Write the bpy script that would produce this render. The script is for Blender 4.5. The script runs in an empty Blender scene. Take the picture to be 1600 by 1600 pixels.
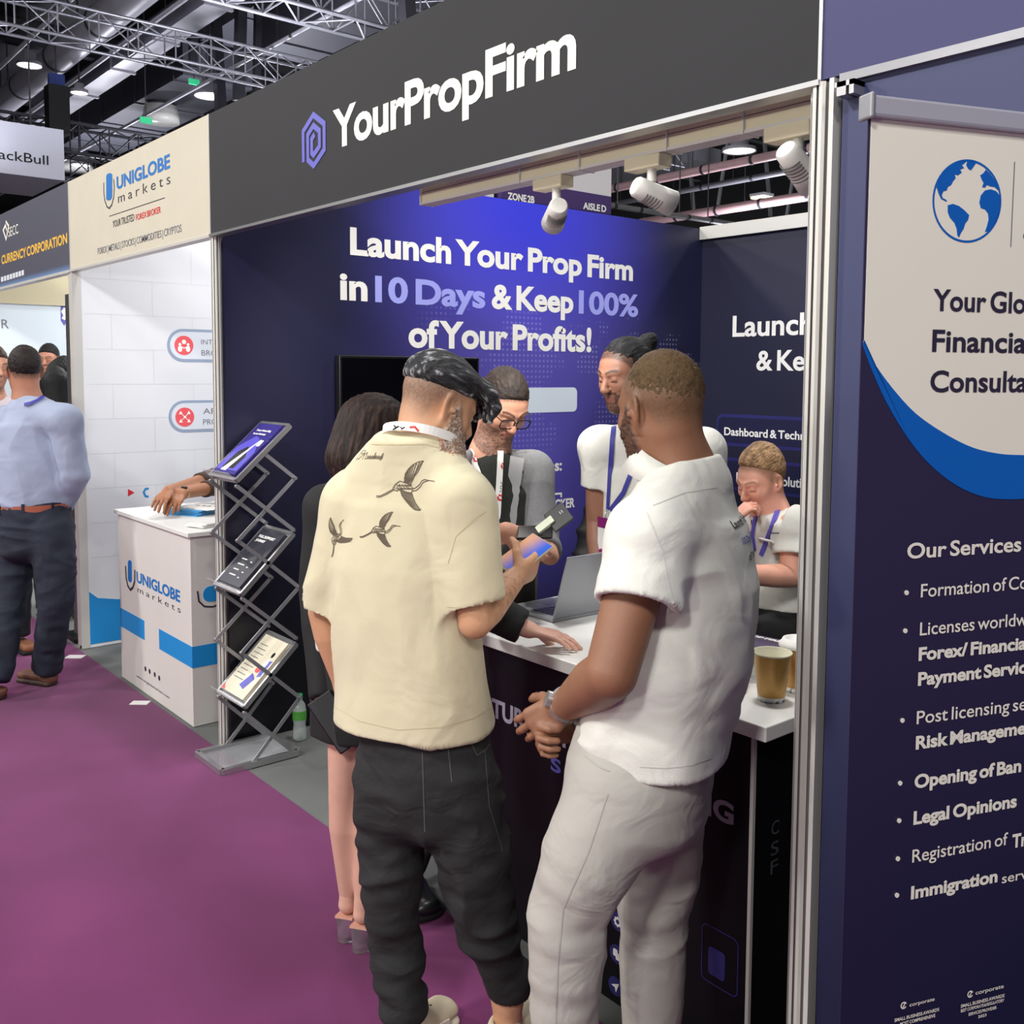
import bpy, bmesh, math, random
import numpy as np
from mathutils import Vector, Matrix, noise
from mathutils.bvhtree import BVHTree
random.seed(7)
SC = bpy.context.scene
COL = SC.collection

# ------------------------------------------------------------------ camera
FPX, PPX, PPY = 1543.09, 816.36, 696.36
CAM = np.array([4.16359, -1.78625, 1.68369])
CR = np.array([0.64636645, 0.76300256, 0.00612496])
CU = np.array([-0.06009486, 0.04290295, 0.99727025])
CF = np.array([-0.76065697, 0.6449701, -0.07358356])
cam_data = bpy.data.cameras.new('camera')
cam = bpy.data.objects.new('camera', cam_data)
COL.objects.link(cam)
cam_data.sensor_width = 36.0
cam_data.lens = FPX / 1600 * 36.0
cam_data.shift_x = (800 - PPX) / 1600
cam_data.shift_y = (PPY - 800) / 1600
cam_data.clip_start = 0.05
cam_data.clip_end = 200
cam.matrix_world = Matrix([[CR[0], CU[0], -CF[0], CAM[0]], [CR[1], CU[1], -CF[1], CAM[1]], [CR[2], CU[2], -CF[2], CAM[2]], [0, 0, 0, 1]])
SC.camera = cam

# ------------------------------------------------------------------ world, hall lights, exposure
world = bpy.data.worlds.new('hall_ambient')
SC.world = world
world.use_nodes = True
world.node_tree.nodes['Background'].inputs[0].default_value = (0.93, 0.95, 1.0, 1)
world.node_tree.nodes['Background'].inputs[1].default_value = 0.22
SC.view_settings.view_transform = 'Standard'
SC.view_settings.look = 'None'
SC.view_settings.gamma = 1.0
SC.view_settings.exposure = -0.03
SC.view_settings.use_curve_mapping = False
try:
    SC.cycles.max_bounces = 6
    SC.cycles.diffuse_bounces = 3
    SC.cycles.glossy_bounces = 3
    SC.cycles.transparent_max_bounces = 12
    SC.cycles.use_denoising = True
except Exception:
    pass

def hall_or_fill_lamp(loc, power, size=1.0, color=(1.0, 0.985, 0.955), aim=None):
    d = bpy.data.lights.new('hall_or_fill_light', 'AREA')
    d.shape = 'DISK'; d.size = size; d.energy = power; d.color = color
    o = bpy.data.objects.new('hall_or_fill_light', d)
    COL.objects.link(o); o.location = loc
    if aim is not None:
        o.rotation_euler = (Vector(aim) - Vector(loc)).to_track_quat('-Z', 'Y').to_euler()
    return o
HALL = [(5.2, -5.2, 5.6, 200), (1.0, -6.0, 5.8, 290), (-4.0, -5.6, 6.2, 260), (-9.0, -4.0, 6.8, 240), (2.0, .9, 6.6, 190), (-3.0, 2.2, 7.0, 170), (8.0, -3.0, 5.8, 150), (-1.5, 8.0, 7.2, 200), (5.0, 7.0, 7.2, 200), (-9.0, 7.0, 6.0, 200)]
for hx, hy, hz, hp in HALL:
    hall_or_fill_lamp((hx, hy, hz), hp, 0.8, aim=(hx * .75, -.3 if hy < 0 else hy, 1.2))
# unseen warm lamps added across the aisle to light the rail
for bx, by_, bz, bp_ in ((4.2, -5.4, 2.25, 38), (0.8, -5.6, 2.25, 48), (-3.4, -5.6, 2.4, 44)):
    hall_or_fill_lamp((bx, by_, bz), bp_, .35, color=(1.0, .95, .84), aim=(bx, 0, 2.0))
# uplights added out of sight above the booths to brighten the ceiling
for ux, uy, uz, up_ in ((-7.0, 4.0, 4.4, 200), (-13.0, 6.5, 4.4, 260), (-20.0, 6.0, 4.6, 260), (-2.0, 7.5, 4.4, 160), (-8.0, 15.0, 3.6, 260), (-10.0, 0.5, 4.2, 110)):
    hall_or_fill_lamp((ux, uy, uz), up_, 1.0, color=(.93, .94, 1.0), aim=(ux, uy, 9.0))
hall_or_fill_lamp((-1.0, .9, 2.5), 9, .3, aim=(-2.0, 1.0, 1.0))      # unseen lamp added to brighten the second booth's white wall

# ------------------------------------------------------------------ helpers
def V(a): return np.array(a, float)
def ray(px, py):
    return CF + CR * (px - PPX) / FPX - CU * (py - PPY) / FPX
def at(px, py, depth): return CAM + ray(px, py) * depth
def on_x(px, py, x): d = ray(px, py); return CAM + d * ((x - CAM[0]) / d[0])
def on_y(px, py, y): d = ray(px, py); return CAM + d * ((y - CAM[1]) / d[1])
def on_z(px, py, z): d = ray(px, py); return CAM + d * ((z - CAM[2]) / d[2])
def on_p(px, py, p, n): d = ray(px, py); return CAM + d * (np.dot(V(p) - CAM, n) / np.dot(d, n))
def unit(v): v = V(v); return v / (np.linalg.norm(v) + 1e-12)

def lin(c):
    c = c / 255.0
    return c / 12.92 if c <= 0.04045 else ((c + 0.055) / 1.055) ** 2.4
def rgb(r, g, b): return (lin(r), lin(g), lin(b), 1.0)

MATS = {}
def mat(name, col, rough=0.6, metal=0.0, bump=0.0, bscale=200.0, var=0.0, vscale=8.0, emit=0.0, spec=0.5, vcol=False, sheen=0.0, trans=0.0, alpha=1.0, wrinkle=0.0, wscale=9.0, wdist=(1, 1, 1), sss=0.0, coat=0.0):
    if name in MATS: return MATS[name]
    m = bpy.data.materials.new(name); m.use_nodes = True
    nt = m.node_tree; b = nt.nodes['Principled BSDF']
    b.inputs['Base Color'].default_value = col
    b.inputs['Roughness'].default_value = rough
    b.inputs['Metallic'].default_value = metal
    b.inputs['Specular IOR Level'].default_value = spec
    if sheen: b.inputs['Sheen Weight'].default_value = sheen
    if trans: b.inputs['Transmission Weight'].default_value = trans
    if alpha < 1: b.inputs['Alpha'].default_value = alpha
    if coat: b.inputs['Coat Weight'].default_value = coat
    if sss:
        b.inputs['Subsurface Weight'].default_value = sss
        b.inputs['Subsurface Radius'].default_value = (0.012, 0.005, 0.003)
        b.inputs['Subsurface Scale'].default_value = 1.0
    if emit:
        b.inputs['Emission Color'].default_value = col
        b.inputs['Emission Strength'].default_value = emit
    tc = nt.nodes.new('ShaderNodeTexCoord')
    src = None
    if vcol:
        a = nt.nodes.new('ShaderNodeAttribute'); a.attribute_name = 'Col'
        src = a.outputs['Color']
        nt.links.new(src, b.inputs['Base Color'])
    if var:
        n = nt.nodes.new('ShaderNodeTexNoise'); n.inputs['Scale'].default_value = vscale; n.inputs['Detail'].default_value = 5
        nt.links.new(tc.outputs['Object'], n.inputs['Vector'])
        r = nt.nodes.new('ShaderNodeMapRange'); r.inputs[1].default_value = 0.3; r.inputs[2].default_value = 0.7
        r.inputs[3].default_value = 1 - var; r.inputs[4].default_value = 1 + var
        nt.links.new(n.outputs['Fac'], r.inputs[0])
        mx = nt.nodes.new('ShaderNodeVectorMath'); mx.operation = 'SCALE'
        if src: nt.links.new(src, mx.inputs[0])
        else: mx.inputs[0].default_value = col[:3]
        nt.links.new(r.outputs[0], mx.inputs['Scale'])
        nt.links.new(mx.outputs[0], b.inputs['Base Color'])
    last = None
    if wrinkle:
        mp = nt.nodes.new('ShaderNodeMapping'); mp.inputs['Scale'].default_value = wdist
        nt.links.new(tc.outputs['Object'], mp.inputs[0])
        n = nt.nodes.new('ShaderNodeTexNoise'); n.inputs['Scale'].default_value = wscale; n.inputs['Detail'].default_value = 2.5
        n.inputs['Distortion'].default_value = 0.9
        nt.links.new(mp.outputs[0], n.inputs['Vector'])
        bp = nt.nodes.new('ShaderNodeBump'); bp.inputs['Strength'].default_value = wrinkle; bp.inputs['Distance'].default_value = 0.02
        nt.links.new(n.outputs['Fac'], bp.inputs['Height']); last = bp
    if bump:
        n = nt.nodes.new('ShaderNodeTexNoise'); n.inputs['Scale'].default_value = bscale; n.inputs['Detail'].default_value = 3
        nt.links.new(tc.outputs['Object'], n.inputs['Vector'])
        bp = nt.nodes.new('ShaderNodeBump'); bp.inputs['Strength'].default_value = bump; bp.inputs['Distance'].default_value = 0.004
        nt.links.new(n.outputs['Fac'], bp.inputs['Height'])
        if last: nt.links.new(last.outputs[0], bp.inputs['Normal'])
        last = bp
    if last: nt.links.new(last.outputs[0], b.inputs['Normal'])
    MATS[name] = m
    return m

class MB:
    """collects faces and links them as one mesh object"""
    def __init__(s): s.v = []; s.f = []; s.m = []; s.sm = []
    def add(s, vs, fs, mi=0, smooth=False):
        o = len(s.v); s.v.extend([tuple(map(float, q)) for q in vs])
        s.f.extend([tuple(i + o for i in f) for f in fs]); s.m.extend([mi] * len(fs)); s.sm.extend([smooth] * len(fs))
        return s
    def box(s, lo, hi, mi=0):
        x0, y0, z0 = lo; x1, y1, z1 = hi
        return s.add([(x0, y0, z0), (x1, y0, z0), (x1, y1, z0), (x0, y1, z0), (x0, y0, z1), (x1, y0, z1), (x1, y1, z1), (x0, y1, z1)],
                     [(3, 2, 1, 0), (4, 5, 6, 7), (0, 1, 5, 4), (1, 2, 6, 5), (2, 3, 7, 6), (3, 0, 4, 7)], mi)
    def obox(s, c, ax, ay, az, mi=0):
        c, ax, ay, az = V(c), V(ax), V(ay), V(az)
        vs = [c + i * ax + j * ay + k * az for k in (-1, 1) for (i, j) in ((-1, -1), (1, -1), (1, 1), (-1, 1))]
        fs = [(3, 2, 1, 0), (4, 5, 6, 7), (0, 1, 5, 4), (1, 2, 6, 5), (2, 3, 7, 6), (3, 0, 4, 7)]
        if np.dot(np.cross(ax, ay), az) < 0: fs = [f[::-1] for f in fs]
        return s.add(vs, fs, mi)
    def bar(s, a, b, w, h, up=(0, 0, 1), mi=0):
        a, b = V(a), V(b); d = b - a; L = np.linalg.norm(d); d /= L
        u = V(up); sd = np.cross(d, u)
        if np.linalg.norm(sd) < 1e-4: sd = np.cross(d, V((1, 0, 0)))
        sd = unit(sd); u = np.cross(sd, d)
        return s.obox((a + b) / 2, d * L / 2, sd * w / 2, u * h / 2, mi)
    def cyl(s, a, b, r, r2=None, n=16, mi=0, caps=True, smooth=True):
        a, b = V(a), V(b); r2 = r if r2 is None else r2
        d = unit(b - a); x = unit(np.cross(d, V((0, 0, 1)) if abs(d[2]) < .9 else V((1, 0, 0)))); y = np.cross(d, x)
        vs = []
        for c, rr in ((a, r), (b, r2)):
            for i in range(n):
                t = 2 * math.pi * i / n; vs.append(c + rr * (x * math.cos(t) + y * math.sin(t)))
        s.add(vs, [(i, (i + 1) % n, n + (i + 1) % n, n + i) for i in range(n)], mi, smooth)
        if caps:
            s.add(vs[:n], [tuple(range(n - 1, -1, -1))], mi); s.add(vs[n:], [tuple(range(n))], mi)
        return s
    def tube(s, pts, r, n=8, mi=0, flat=None, caps=True):
        pts = [V(p) for p in pts]; N = len(pts); rs = r if hasattr(r, '__len__') else [r] * N
        vs = []; prev = None
        for i, p in enumerate(pts):
            d = unit(pts[min(i + 1, N - 1)] - pts[max(i - 1, 0)])
            if prev is None:
                ref = V(flat) if flat is not None else (V((0, 0, 1)) if abs(d[2]) < .9 else V((1, 0, 0)))
                x = unit(ref - d * np.dot(ref, d))
            else: x = unit(prev - d * np.dot(prev, d))
            prev = x; y = np.cross(d, x)
            for k in range(n):
                t = 2 * math.pi * k / n; vs.append(p + rs[i] * (x * math.cos(t) + y * math.sin(t)))
        fs = [(i * n + k, i * n + (k + 1) % n, (i + 1) * n + (k + 1) % n, (i + 1) * n + k) for i in range(N - 1) for k in range(n)]
        s.add(vs, fs, mi, True)
        if caps:
            s.add(vs[:n], [tuple(range(n - 1, -1, -1))], mi); s.add(vs[-n:], [tuple(range(n))], mi)
        return s
    def strip(s, pts, wdir, w, th, mi=0):
        """flat ribbon of thickness th through pts; wdir gives the width direction (one vector or a list)"""
        N = len(pts); pts = [V(p) for p in pts]; vs = []
        for i, p in enumerate(pts):
            d = unit(pts[min(i + 1, N - 1)] - pts[max(i - 1, 0)])
            wd = V(wdir[i] if hasattr(wdir[0], '__len__') else wdir); wd = unit(wd - d * np.dot(wd, d)); n = np.cross(d, wd)
            for a, b in ((-1, -1), (1, -1), (1, 1), (-1, 1)): vs.append(p + wd * a * w / 2 + n * b * th / 2)
        fs = [(i * 4 + k, i * 4 + (k + 1) % 4, (i + 1) * 4 + (k + 1) % 4, (i + 1) * 4 + k) for i in range(N - 1) for k in range(4)]
        fs += [(3, 2, 1, 0), tuple(range(4 * N - 4, 4 * N))]
        return s.add(vs, fs, mi, False)
    def lathe(s, prof, c=(0, 0, 0), n=32, mi=0, axis=(0, 0, 1)):
        c = V(c); d = unit(axis); x = unit(np.cross(d, V((0, 0, 1)) if abs(d[2]) < .9 else V((1, 0, 0)))); y = np.cross(d, x)
        vs = []
        for r, z in prof:
            for k in range(n):
                t = 2 * math.pi * k / n; vs.append(c + d * z + r * (x * math.cos(t) + y * math.sin(t)))
        fs = [(i * n + k, i * n + (k + 1) % n, (i + 1) * n + (k + 1) % n, (i + 1) * n + k) for i in range(len(prof) - 1) for k in range(n)]
        return s.add(vs, fs, mi, True)
    def poly(s, pts2, fr, th=0.002, mi=0):
        """flat polygon with thickness in a frame (origin, right, up, normal)"""
        o, r, u, n = fr; k = len(pts2)
        A = [o + r * a + u * b for a, b in pts2]; B = [p + n * th for p in A]
        area = sum(pts2[i][0] * pts2[(i + 1) % k][1] - pts2[(i + 1) % k][0] * pts2[i][1] for i in range(k))
        ids = list(range(k)) if area > 0 else list(range(k - 1, -1, -1))
        s.add(B, [tuple(ids)], mi)
        s.add(A + B, [(ids[i], ids[(i + 1) % k], ids[(i + 1) % k] + k, ids[i] + k) for i in range(k)], mi)
        return s
    def stroke(s, pts2, w, fr, th=0.002, mi=0, closed=False):
        P = [V(p) for p in pts2]; k = len(P); Lf = []; Rt = []
        for i in range(k):
            a = P[(i - 1) % k] if (closed or i > 0) else P[i]; b = P[(i + 1) % k] if (closed or i < k - 1) else P[i]
            d0 = unit(P[i] - a) if np.linalg.norm(P[i] - a) > 1e-9 else unit(b - P[i]); d1 = unit(b - P[i]) if np.linalg.norm(b - P[i]) > 1e-9 else d0
            n0 = V((-d0[1], d0[0])); n1 = V((-d1[1], d1[0])); mm = unit(n0 + n1); sc = 1 / max(0.45, np.dot(mm, n0))
            Lf.append(P[i] + mm * w / 2 * sc); Rt.append(P[i] - mm * w / 2 * sc)
        o, r, u, n = fr
        for i in range(k if closed else k - 1):
            j = (i + 1) % k
            q = [Lf[i], Rt[i], Rt[j], Lf[j]]
            s.add([o + r * a[0] + u * a[1] + n * th for a in q], [(0, 1, 2, 3)], mi)
        return s
    def build(s, name, mats, parent=None, bevel=0.0, smooth=None, loc=None):
        me = bpy.data.meshes.new(name)
        vs = np.array(s.v, float)
        if loc is not None: vs = vs - V(loc)
        me.from_pydata([tuple(q) for q in vs], [], s.f)
        if not isinstance(mats, (list, tuple)): mats = [mats]
        for m in mats: me.materials.append(m)
        if len(mats) > 1: me.polygons.foreach_set('material_index', s.m)
        sm = s.sm if smooth is None else [smooth] * len(s.f)
        me.polygons.foreach_set('use_smooth', sm)
        me.update()
        o = bpy.data.objects.new(name, me); COL.objects.link(o)
        if loc is not None: o.location = loc
        if parent is not None:
            o.parent = parent
            pw = world_loc(parent)
            if loc is None: o.location = -pw
            else: o.location = V(loc) - pw
        if bevel:
            b = o.modifiers.new('bevel', 'BEVEL'); b.width = bevel; b.segments = 2; b.limit_method = 'ANGLE'
        return o

def world_loc(o):
    p = np.zeros(3)
    while o is not None: p = p + V(o.location); o = o.parent
    return p
def thing(name, label, cat, loc=(0, 0, 0), group=None):
    o = bpy.data.objects.new(name, None); COL.objects.link(o); o.location = loc; o.empty_display_size = 0.1
    return tag(o, label, cat, group)
def tag(o, label, cat, group=None):
    o['label'] = label; o['category'] = cat
    if group: o['group'] = group
    return o
def struct(o, label=None):
    o['kind'] = 'structure'
    if label: o['label'] = label
    return o

# ---- lettering: glyph outlines of the built-in font, scaled onto a plane
_GC = {}
def glyphs(body, weight, space, sword=.6):
    key = (body, weight, space)
    if key not in _GC:
        c = bpy.data.curves.new('t', 'FONT'); c.body = body; c.offset = weight; c.space_character = space; c.space_word = sword; c.resolution_u = 4
        o = bpy.data.objects.new('t', c); COL.objects.link(o)
        dg = bpy.context.evaluated_depsgraph_get()
        me = bpy.data.meshes.new_from_object(o.evaluated_get(dg))
        vs = np.array([v.co[:2] for v in me.vertices]); fs = [tuple(p.vertices) for p in me.polygons]
        bpy.data.objects.remove(o); bpy.data.curves.remove(c); bpy.data.meshes.remove(me)
        _GC[key] = (vs, fs)
    return _GC[key]
def text(mb, body, fr, w, h, weight=0.0, space=1.0, mi=0, lift=0.0015, shear=0.0, o2=(0, 0)):
    """body spans width w from the frame origin; capitals are h tall"""
    vs, fs = glyphs(body, weight, space)
    o, r, u, n = fr
    x0, x1 = vs[:, 0].min(), vs[:, 0].max(); cap = 0.73 + weight
    X = (vs[:, 0] - x0) / (x1 - x0) * w + o2[0]; Y = vs[:, 1] / cap * h + o2[1]
    X = X + shear * Y
    pts = [o + r * a + u * b + n * lift for a, b in zip(X, Y)]
    # faces must look along the normal
    a = 0
    f = fs[0]; p = [V(pts[i]) for i in f[:3]]
    if np.dot(np.cross(p[1] - p[0], p[2] - p[0]), n) < 0: fs = [q[::-1] for q in fs]
    mb.add(pts, fs, mi)
EX, EY, EZ = V((1, 0, 0)), V((0, 1, 0)), V((0, 0, 1))
def ptext(mb, body, kind, plane, p0, p1, cap, **kw):
    """text whose baseline runs from the point seen at p0 to the one at p1 on a wall; cap = row of the capitals' top"""
    if kind == 'y': g = lambda q: on_y(q[0], q[1], plane); r, n = EX, -EY
    elif kind == 'x': g = lambda q: on_x(q[0], q[1], plane); r, n = EY, EX
    else: P0, r, n = plane; g = lambda q: on_p(q[0], q[1], P0, n)
    A, B, C = g(p0), g(p1), g((p0[0], cap))
    w = np.dot(B - A, r)
    text(mb, body, (A, r, EZ, n), w, C[2] - A[2], **kw)
def pframe(kind, plane, q):
    if kind == 'y': return (on_y(q[0], q[1], plane), EX, EZ, -EY)
    if kind == 'x': return (on_x(q[0], q[1], plane), EY, EZ, EX)
    P0, r, n = plane
    return (on_p(q[0], q[1], P0, n), r, EZ, n)
def ppts(kind, plane, fr, qs):
    out = []
    for q in qs:
        p = pframe(kind, plane, q)[0] - fr[0]; out.append((np.dot(p, fr[1]), p[2]))
    return out
def ell(cx, cy, rx, ry, n=32, a0=0, a1=360):
    return [(cx + rx * math.cos(math.radians(a0 + (a1 - a0) * i / n)), cy + ry * math.sin(math.radians(a0 + (a1 - a0) * i / n))) for i in range(n + (1 if a1 - a0 < 360 else 0))]
def spline(pts, n=6):
    P = [V(p) for p in pts]; out = []
    for i in range(len(P) - 1):
        a, b, c, d = P[max(i - 1, 0)], P[i], P[i + 1], P[min(i + 2, len(P) - 1)]
        for k in range(n):
            t = k / n; out.append(tuple(.5 * (2 * b + (c - a) * t + (2 * a - 5 * b + 4 * c - d) * t * t + (3 * b - a - 3 * c + d) * t ** 3)))
    return out + [tuple(P[-1])]
def rrect(x0, y0, x1, y1, r, n=6):
    out = []
    for cx, cy, a in ((x1 - r, y1 - r, 0), (x0 + r, y1 - r, 90), (x0 + r, y0 + r, 180), (x1 - r, y0 + r, 270)):
        for i in range(n + 1):
            t = math.radians(a + 90 * i / n); out.append((cx + r * math.cos(t), cy + r * math.sin(t)))
    return out
# ------------------------------------------------------------------ materials of the set
M_alu = mat('brushed_aluminium', rgb(190, 190, 192), 0.35, 0.85, var=0.06, vscale=3)
M_post = mat('white_aluminium_post', rgb(214, 212, 206), 0.4, 0.25)
M_groove = mat('post_groove', rgb(120, 118, 118), 0.6)
M_steel = mat('grey_steel', rgb(150, 150, 155), 0.45, 0.5, var=0.1, vscale=5)
M_white = mat('white_laminate', rgb(232, 231, 228), 0.35)
M_whiteprint = mat('white_print', rgb(248, 247, 243), 0.5)
M_creamprint = mat('cream_print', rgb(240, 238, 226), 0.5)
M_lilac = mat('lilac_print', rgb(165, 170, 250), 0.5)
M_black = mat('black_plastic', rgb(18, 18, 20), 0.35)
M_matteblack = mat('matte_black', rgb(14, 14, 16), 0.8)
M_charcoal = mat('charcoal_fascia', rgb(38, 38, 42), 0.75, var=0.05, vscale=2)
M_indigo = mat('indigo_emblem', rgb(98, 98, 190), 0.5)
M_navyfascia = mat('deep_blue_fascia', rgb(58, 58, 104), 0.6)
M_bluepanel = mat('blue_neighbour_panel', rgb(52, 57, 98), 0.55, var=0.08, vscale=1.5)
M_creamfascia = mat('cream_fascia', rgb(200, 194, 176), 0.7, var=0.025, vscale=6)
M_blueprint = mat('blue_print', rgb(30, 112, 190), 0.5)
M_skyblue = mat('sky_blue_print', rgb(28, 140, 212), 0.5)
M_darkprint = mat('dark_print', rgb(52, 50, 60), 0.5)
M_greyprint = mat('grey_print', rgb(120, 122, 132), 0.5)
M_redprint = mat('red_print', rgb(214, 44, 50), 0.5)
M_coral = mat('coral_print', rgb(238, 92, 98), 0.5)
M_gold = mat('gold_print', rgb(240, 190, 84), 0.45)
M_orange = mat('orange_print', rgb(240, 100, 60), 0.5)
M_pilledge = mat('pill_edge', rgb(150, 166, 190), 0.5)
M_pillfill = mat('pill_fill', rgb(222, 228, 236), 0.5)
M_cream_lamp = mat('cream_lamp_enamel', rgb(246, 240, 206), 0.45)
M_white_lamp = mat('white_lamp_enamel', rgb(236, 234, 228), 0.4)
M_ceiling = mat('dark_ceiling', rgb(30, 30, 36), 0.9, var=0.3, vscale=0.6)
M_duct = mat('galvanised_duct', rgb(172, 170, 182), 0.4, 0.35, var=0.12, vscale=1.5)
M_ductdark = mat('dark_duct', rgb(74, 74, 84), 0.55, 0.2, var=0.12, vscale=1.2)
M_truss = mat('truss_metal', rgb(150, 150, 160), 0.35, 0.6)
M_trussdark = mat('dark_truss_metal', rgb(64, 64, 72), 0.45, 0.4)
M_pinkpipe = mat('pink_pipe', rgb(196, 160, 165), 0.5, var=0.1, vscale=2)
M_glow = mat('lamp_glow', rgb(255, 248, 235), 0.5, emit=6.0)

class NT:
    def __init__(s, m): s.nt = m.node_tree; s.tc = s.nt.nodes.new('ShaderNodeTexCoord'); s.b = s.nt.nodes['Principled BSDF']
    def val(s, x, sock):
        if hasattr(x, 'default_value') or hasattr(x, 'is_linked'): s.nt.links.new(x, sock)
        else: sock.default_value = x
    def m(s, op, a, b=0.0, c=None, clamp=False):
        n = s.nt.nodes.new('ShaderNodeMath'); n.operation = op; n.use_clamp = clamp
        s.val(a, n.inputs[0]); s.val(b, n.inputs[1])
        if c is not None: s.val(c, n.inputs[2])
        return n.outputs[0]
    def sep(s, out='Object'):
        n = s.nt.nodes.new('ShaderNodeSeparateXYZ'); s.nt.links.new(s.tc.outputs[out], n.inputs[0]); return n.outputs
    def sm(s, x, a, b):
        n = s.nt.nodes.new('ShaderNodeMapRange'); n.interpolation_type = 'SMOOTHSTEP'
        s.val(x, n.inputs[0]); n.inputs[1].default_value = a; n.inputs[2].default_value = b; return n.outputs[0]
    def mix(s, f, a, b):
        n = s.nt.nodes.new('ShaderNodeMix'); n.data_type = 'RGBA'
        s.val(f, n.inputs[0])
        for q, k in ((a, 6), (b, 7)):
            if hasattr(q, 'is_linked'): s.nt.links.new(q, n.inputs[k])
            else: n.inputs[k].default_value = q
        return n.outputs[2]
    def noise(s, scale, detail=3, out='Object'):
        n = s.nt.nodes.new('ShaderNodeTexNoise'); n.inputs['Scale'].default_value = scale; n.inputs['Detail'].default_value = detail
        s.nt.links.new(s.tc.outputs[out], n.inputs['Vector']); return n.outputs['Fac']
    def color(s, c): s.nt.links.new(c, s.b.inputs['Base Color'])

def print_wall():
    """printed booth graphic: navy with a blue-violet burst and a dotted world map"""
    m = mat('printed_graphic_wall', rgb(30, 30, 70), 0.42); t = NT(m)
    X, Y, Z = t.sep()
    d = t.m('ABSOLUTE', t.m('SUBTRACT', Y, 1.78))
    g = t.m('SUBTRACT', 1.0, t.sm(d, 0.0, 1.25))
    g = t.m('MULTIPLY', g, t.sm(Z, 0.0, 1.3))
    top = t.m('MULTIPLY', g, t.sm(Z, 1.7, 2.6))
    c = t.mix(g, t.mix(t.sm(Z, .3, 2.0), rgb(6, 6, 18), rgb(30, 30, 64)), rgb(92, 84, 182))  # darkens downwards: part printed gradient, part shade put into the colour
    c = t.mix(top, c, rgb(58, 62, 225))
    # dots
    fy = t.m('SUBTRACT', t.m('FRACT', t.m('MULTIPLY', Y, 34.0)), 0.5); fz = t.m('SUBTRACT', t.m('FRACT', t.m('MULTIPLY', Z, 34.0)), 0.5)
    rr = t.m('SQRT', t.m('ADD', t.m('MULTIPLY', fy, fy), t.m('MULTIPLY', fz, fz)))
    dot = t.m('SUBTRACT', 1.0, t.sm(rr, 0.18, 0.28))
    land = t.sm(t.noise(2.6, 3), 0.52, 0.56)
    zone = t.m('MULTIPLY', t.sm(Y, 1.0, 1.3), t.m('MULTIPLY', t.m('SUBTRACT', 1.0, t.sm(Z, 1.95, 2.1)), t.sm(Z, 1.2, 1.35)))
    k = t.m('MULTIPLY', t.m('MULTIPLY', dot, land), t.m('MULTIPLY', zone, 0.3))
    t.color(t.mix(k, c, rgb(180, 180, 250)))
    return m
M_print = print_wall()
def panel_gradient():
    t = NT(M_bluepanel); X, Y, Z = t.sep(); t.color(t.mix(t.sm(Z, .1, 1.9), rgb(18, 22, 56), rgb(54, 59, 100)))  # panel colour runs darker towards the bottom
panel_gradient()
M_backprint = mat('navy_back_graphic', rgb(30, 31, 56), 0.5, var=0.05, vscale=1.0)
M_card = mat('indigo_card', rgb(44, 44, 108), 0.45)
M_cardin = mat('dark_card', rgb(30, 31, 66), 0.45)

def carpet(name, c0, c1):
    m = mat(name, c0, 0.95, bump=0.35, bscale=420, spec=0.1, sheen=0.15); t = NT(m)
    n1 = t.noise(1.3, 4); n2 = t.noise(260, 2)
    f = t.m('ADD', t.m('MULTIPLY', t.sm(n1, 0.3, 0.7), 0.6), t.m('MULTIPLY', n2, 0.4))
    t.color(t.mix(f, c0, c1)); return m
M_purple = carpet('purple_carpet', rgb(94, 36, 80), rgb(116, 48, 98))
M_grey = carpet('grey_carpet', rgb(88, 90, 90), rgb(112, 114, 112))

# ------------------------------------------------------------------ floor, ceiling, far hall
f = MB().box((-40, -30, -0.1), (30, 40, -0.004)).build('floor', M_grey); struct(f, 'grey booth carpet floor of the exhibition hall')
a = MB().box((-40, -4.6, -0.004), (30, -0.036, 0.0)).build('floor_aisle', M_purple); struct(a, 'purple carpet of the aisle in front of the booths')
c = MB().box((-45, -30, 9.0), (30, 45, 9.2)).build('ceiling', M_ceiling); struct(c)
w = MB().box((-45, -30, 0), (-44.6, 45, 9)).build('wall_far', M_ceiling); struct(w)

# ------------------------------------------------------------------ booth shell
HB, HT, HW, BD = 2.269, 2.782, 2.611, 3.252
wl = MB().box((-0.045, 0.03, 0), (0.0, BD, HW)).build('wall_left', M_print); struct(wl, 'booth side wall with a blue printed graphic and white slogan')
wb = MB().box((-0.045, BD, 0), (3.045, BD + .045, HW)).build('wall_back', M_backprint); struct(wb, 'navy back wall of the booth')
MB().box((0.0, BD - .03, HW - .07), (3.0, BD + .05, HW + .01)).build('trim_1', M_post)['kind'] = 'structure'
wr = MB().box((3.0, 0.03, 0), (3.045, BD, HW)).build('wall_right', M_backprint); struct(wr)
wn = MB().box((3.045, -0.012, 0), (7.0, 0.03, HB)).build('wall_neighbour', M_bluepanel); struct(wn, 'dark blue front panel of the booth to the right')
MB().box((3.045, -0.026, HB - .012), (7.0, 0.03, HB + .005)).build('trim_2', M_steel)['kind'] = 'structure'
br = MB(); br.box((3.055, -.05, HB - .045), (3.075, -.01, HB - .018)); br.box((3.082, -.05, HB - .045), (3.092, -.01, HB - .018)); br.box((3.05, -.05, HB - .028), (3.092, -.012, HB - .018))
br.build('trim_3', M_alu)['kind'] = 'structure'

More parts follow.
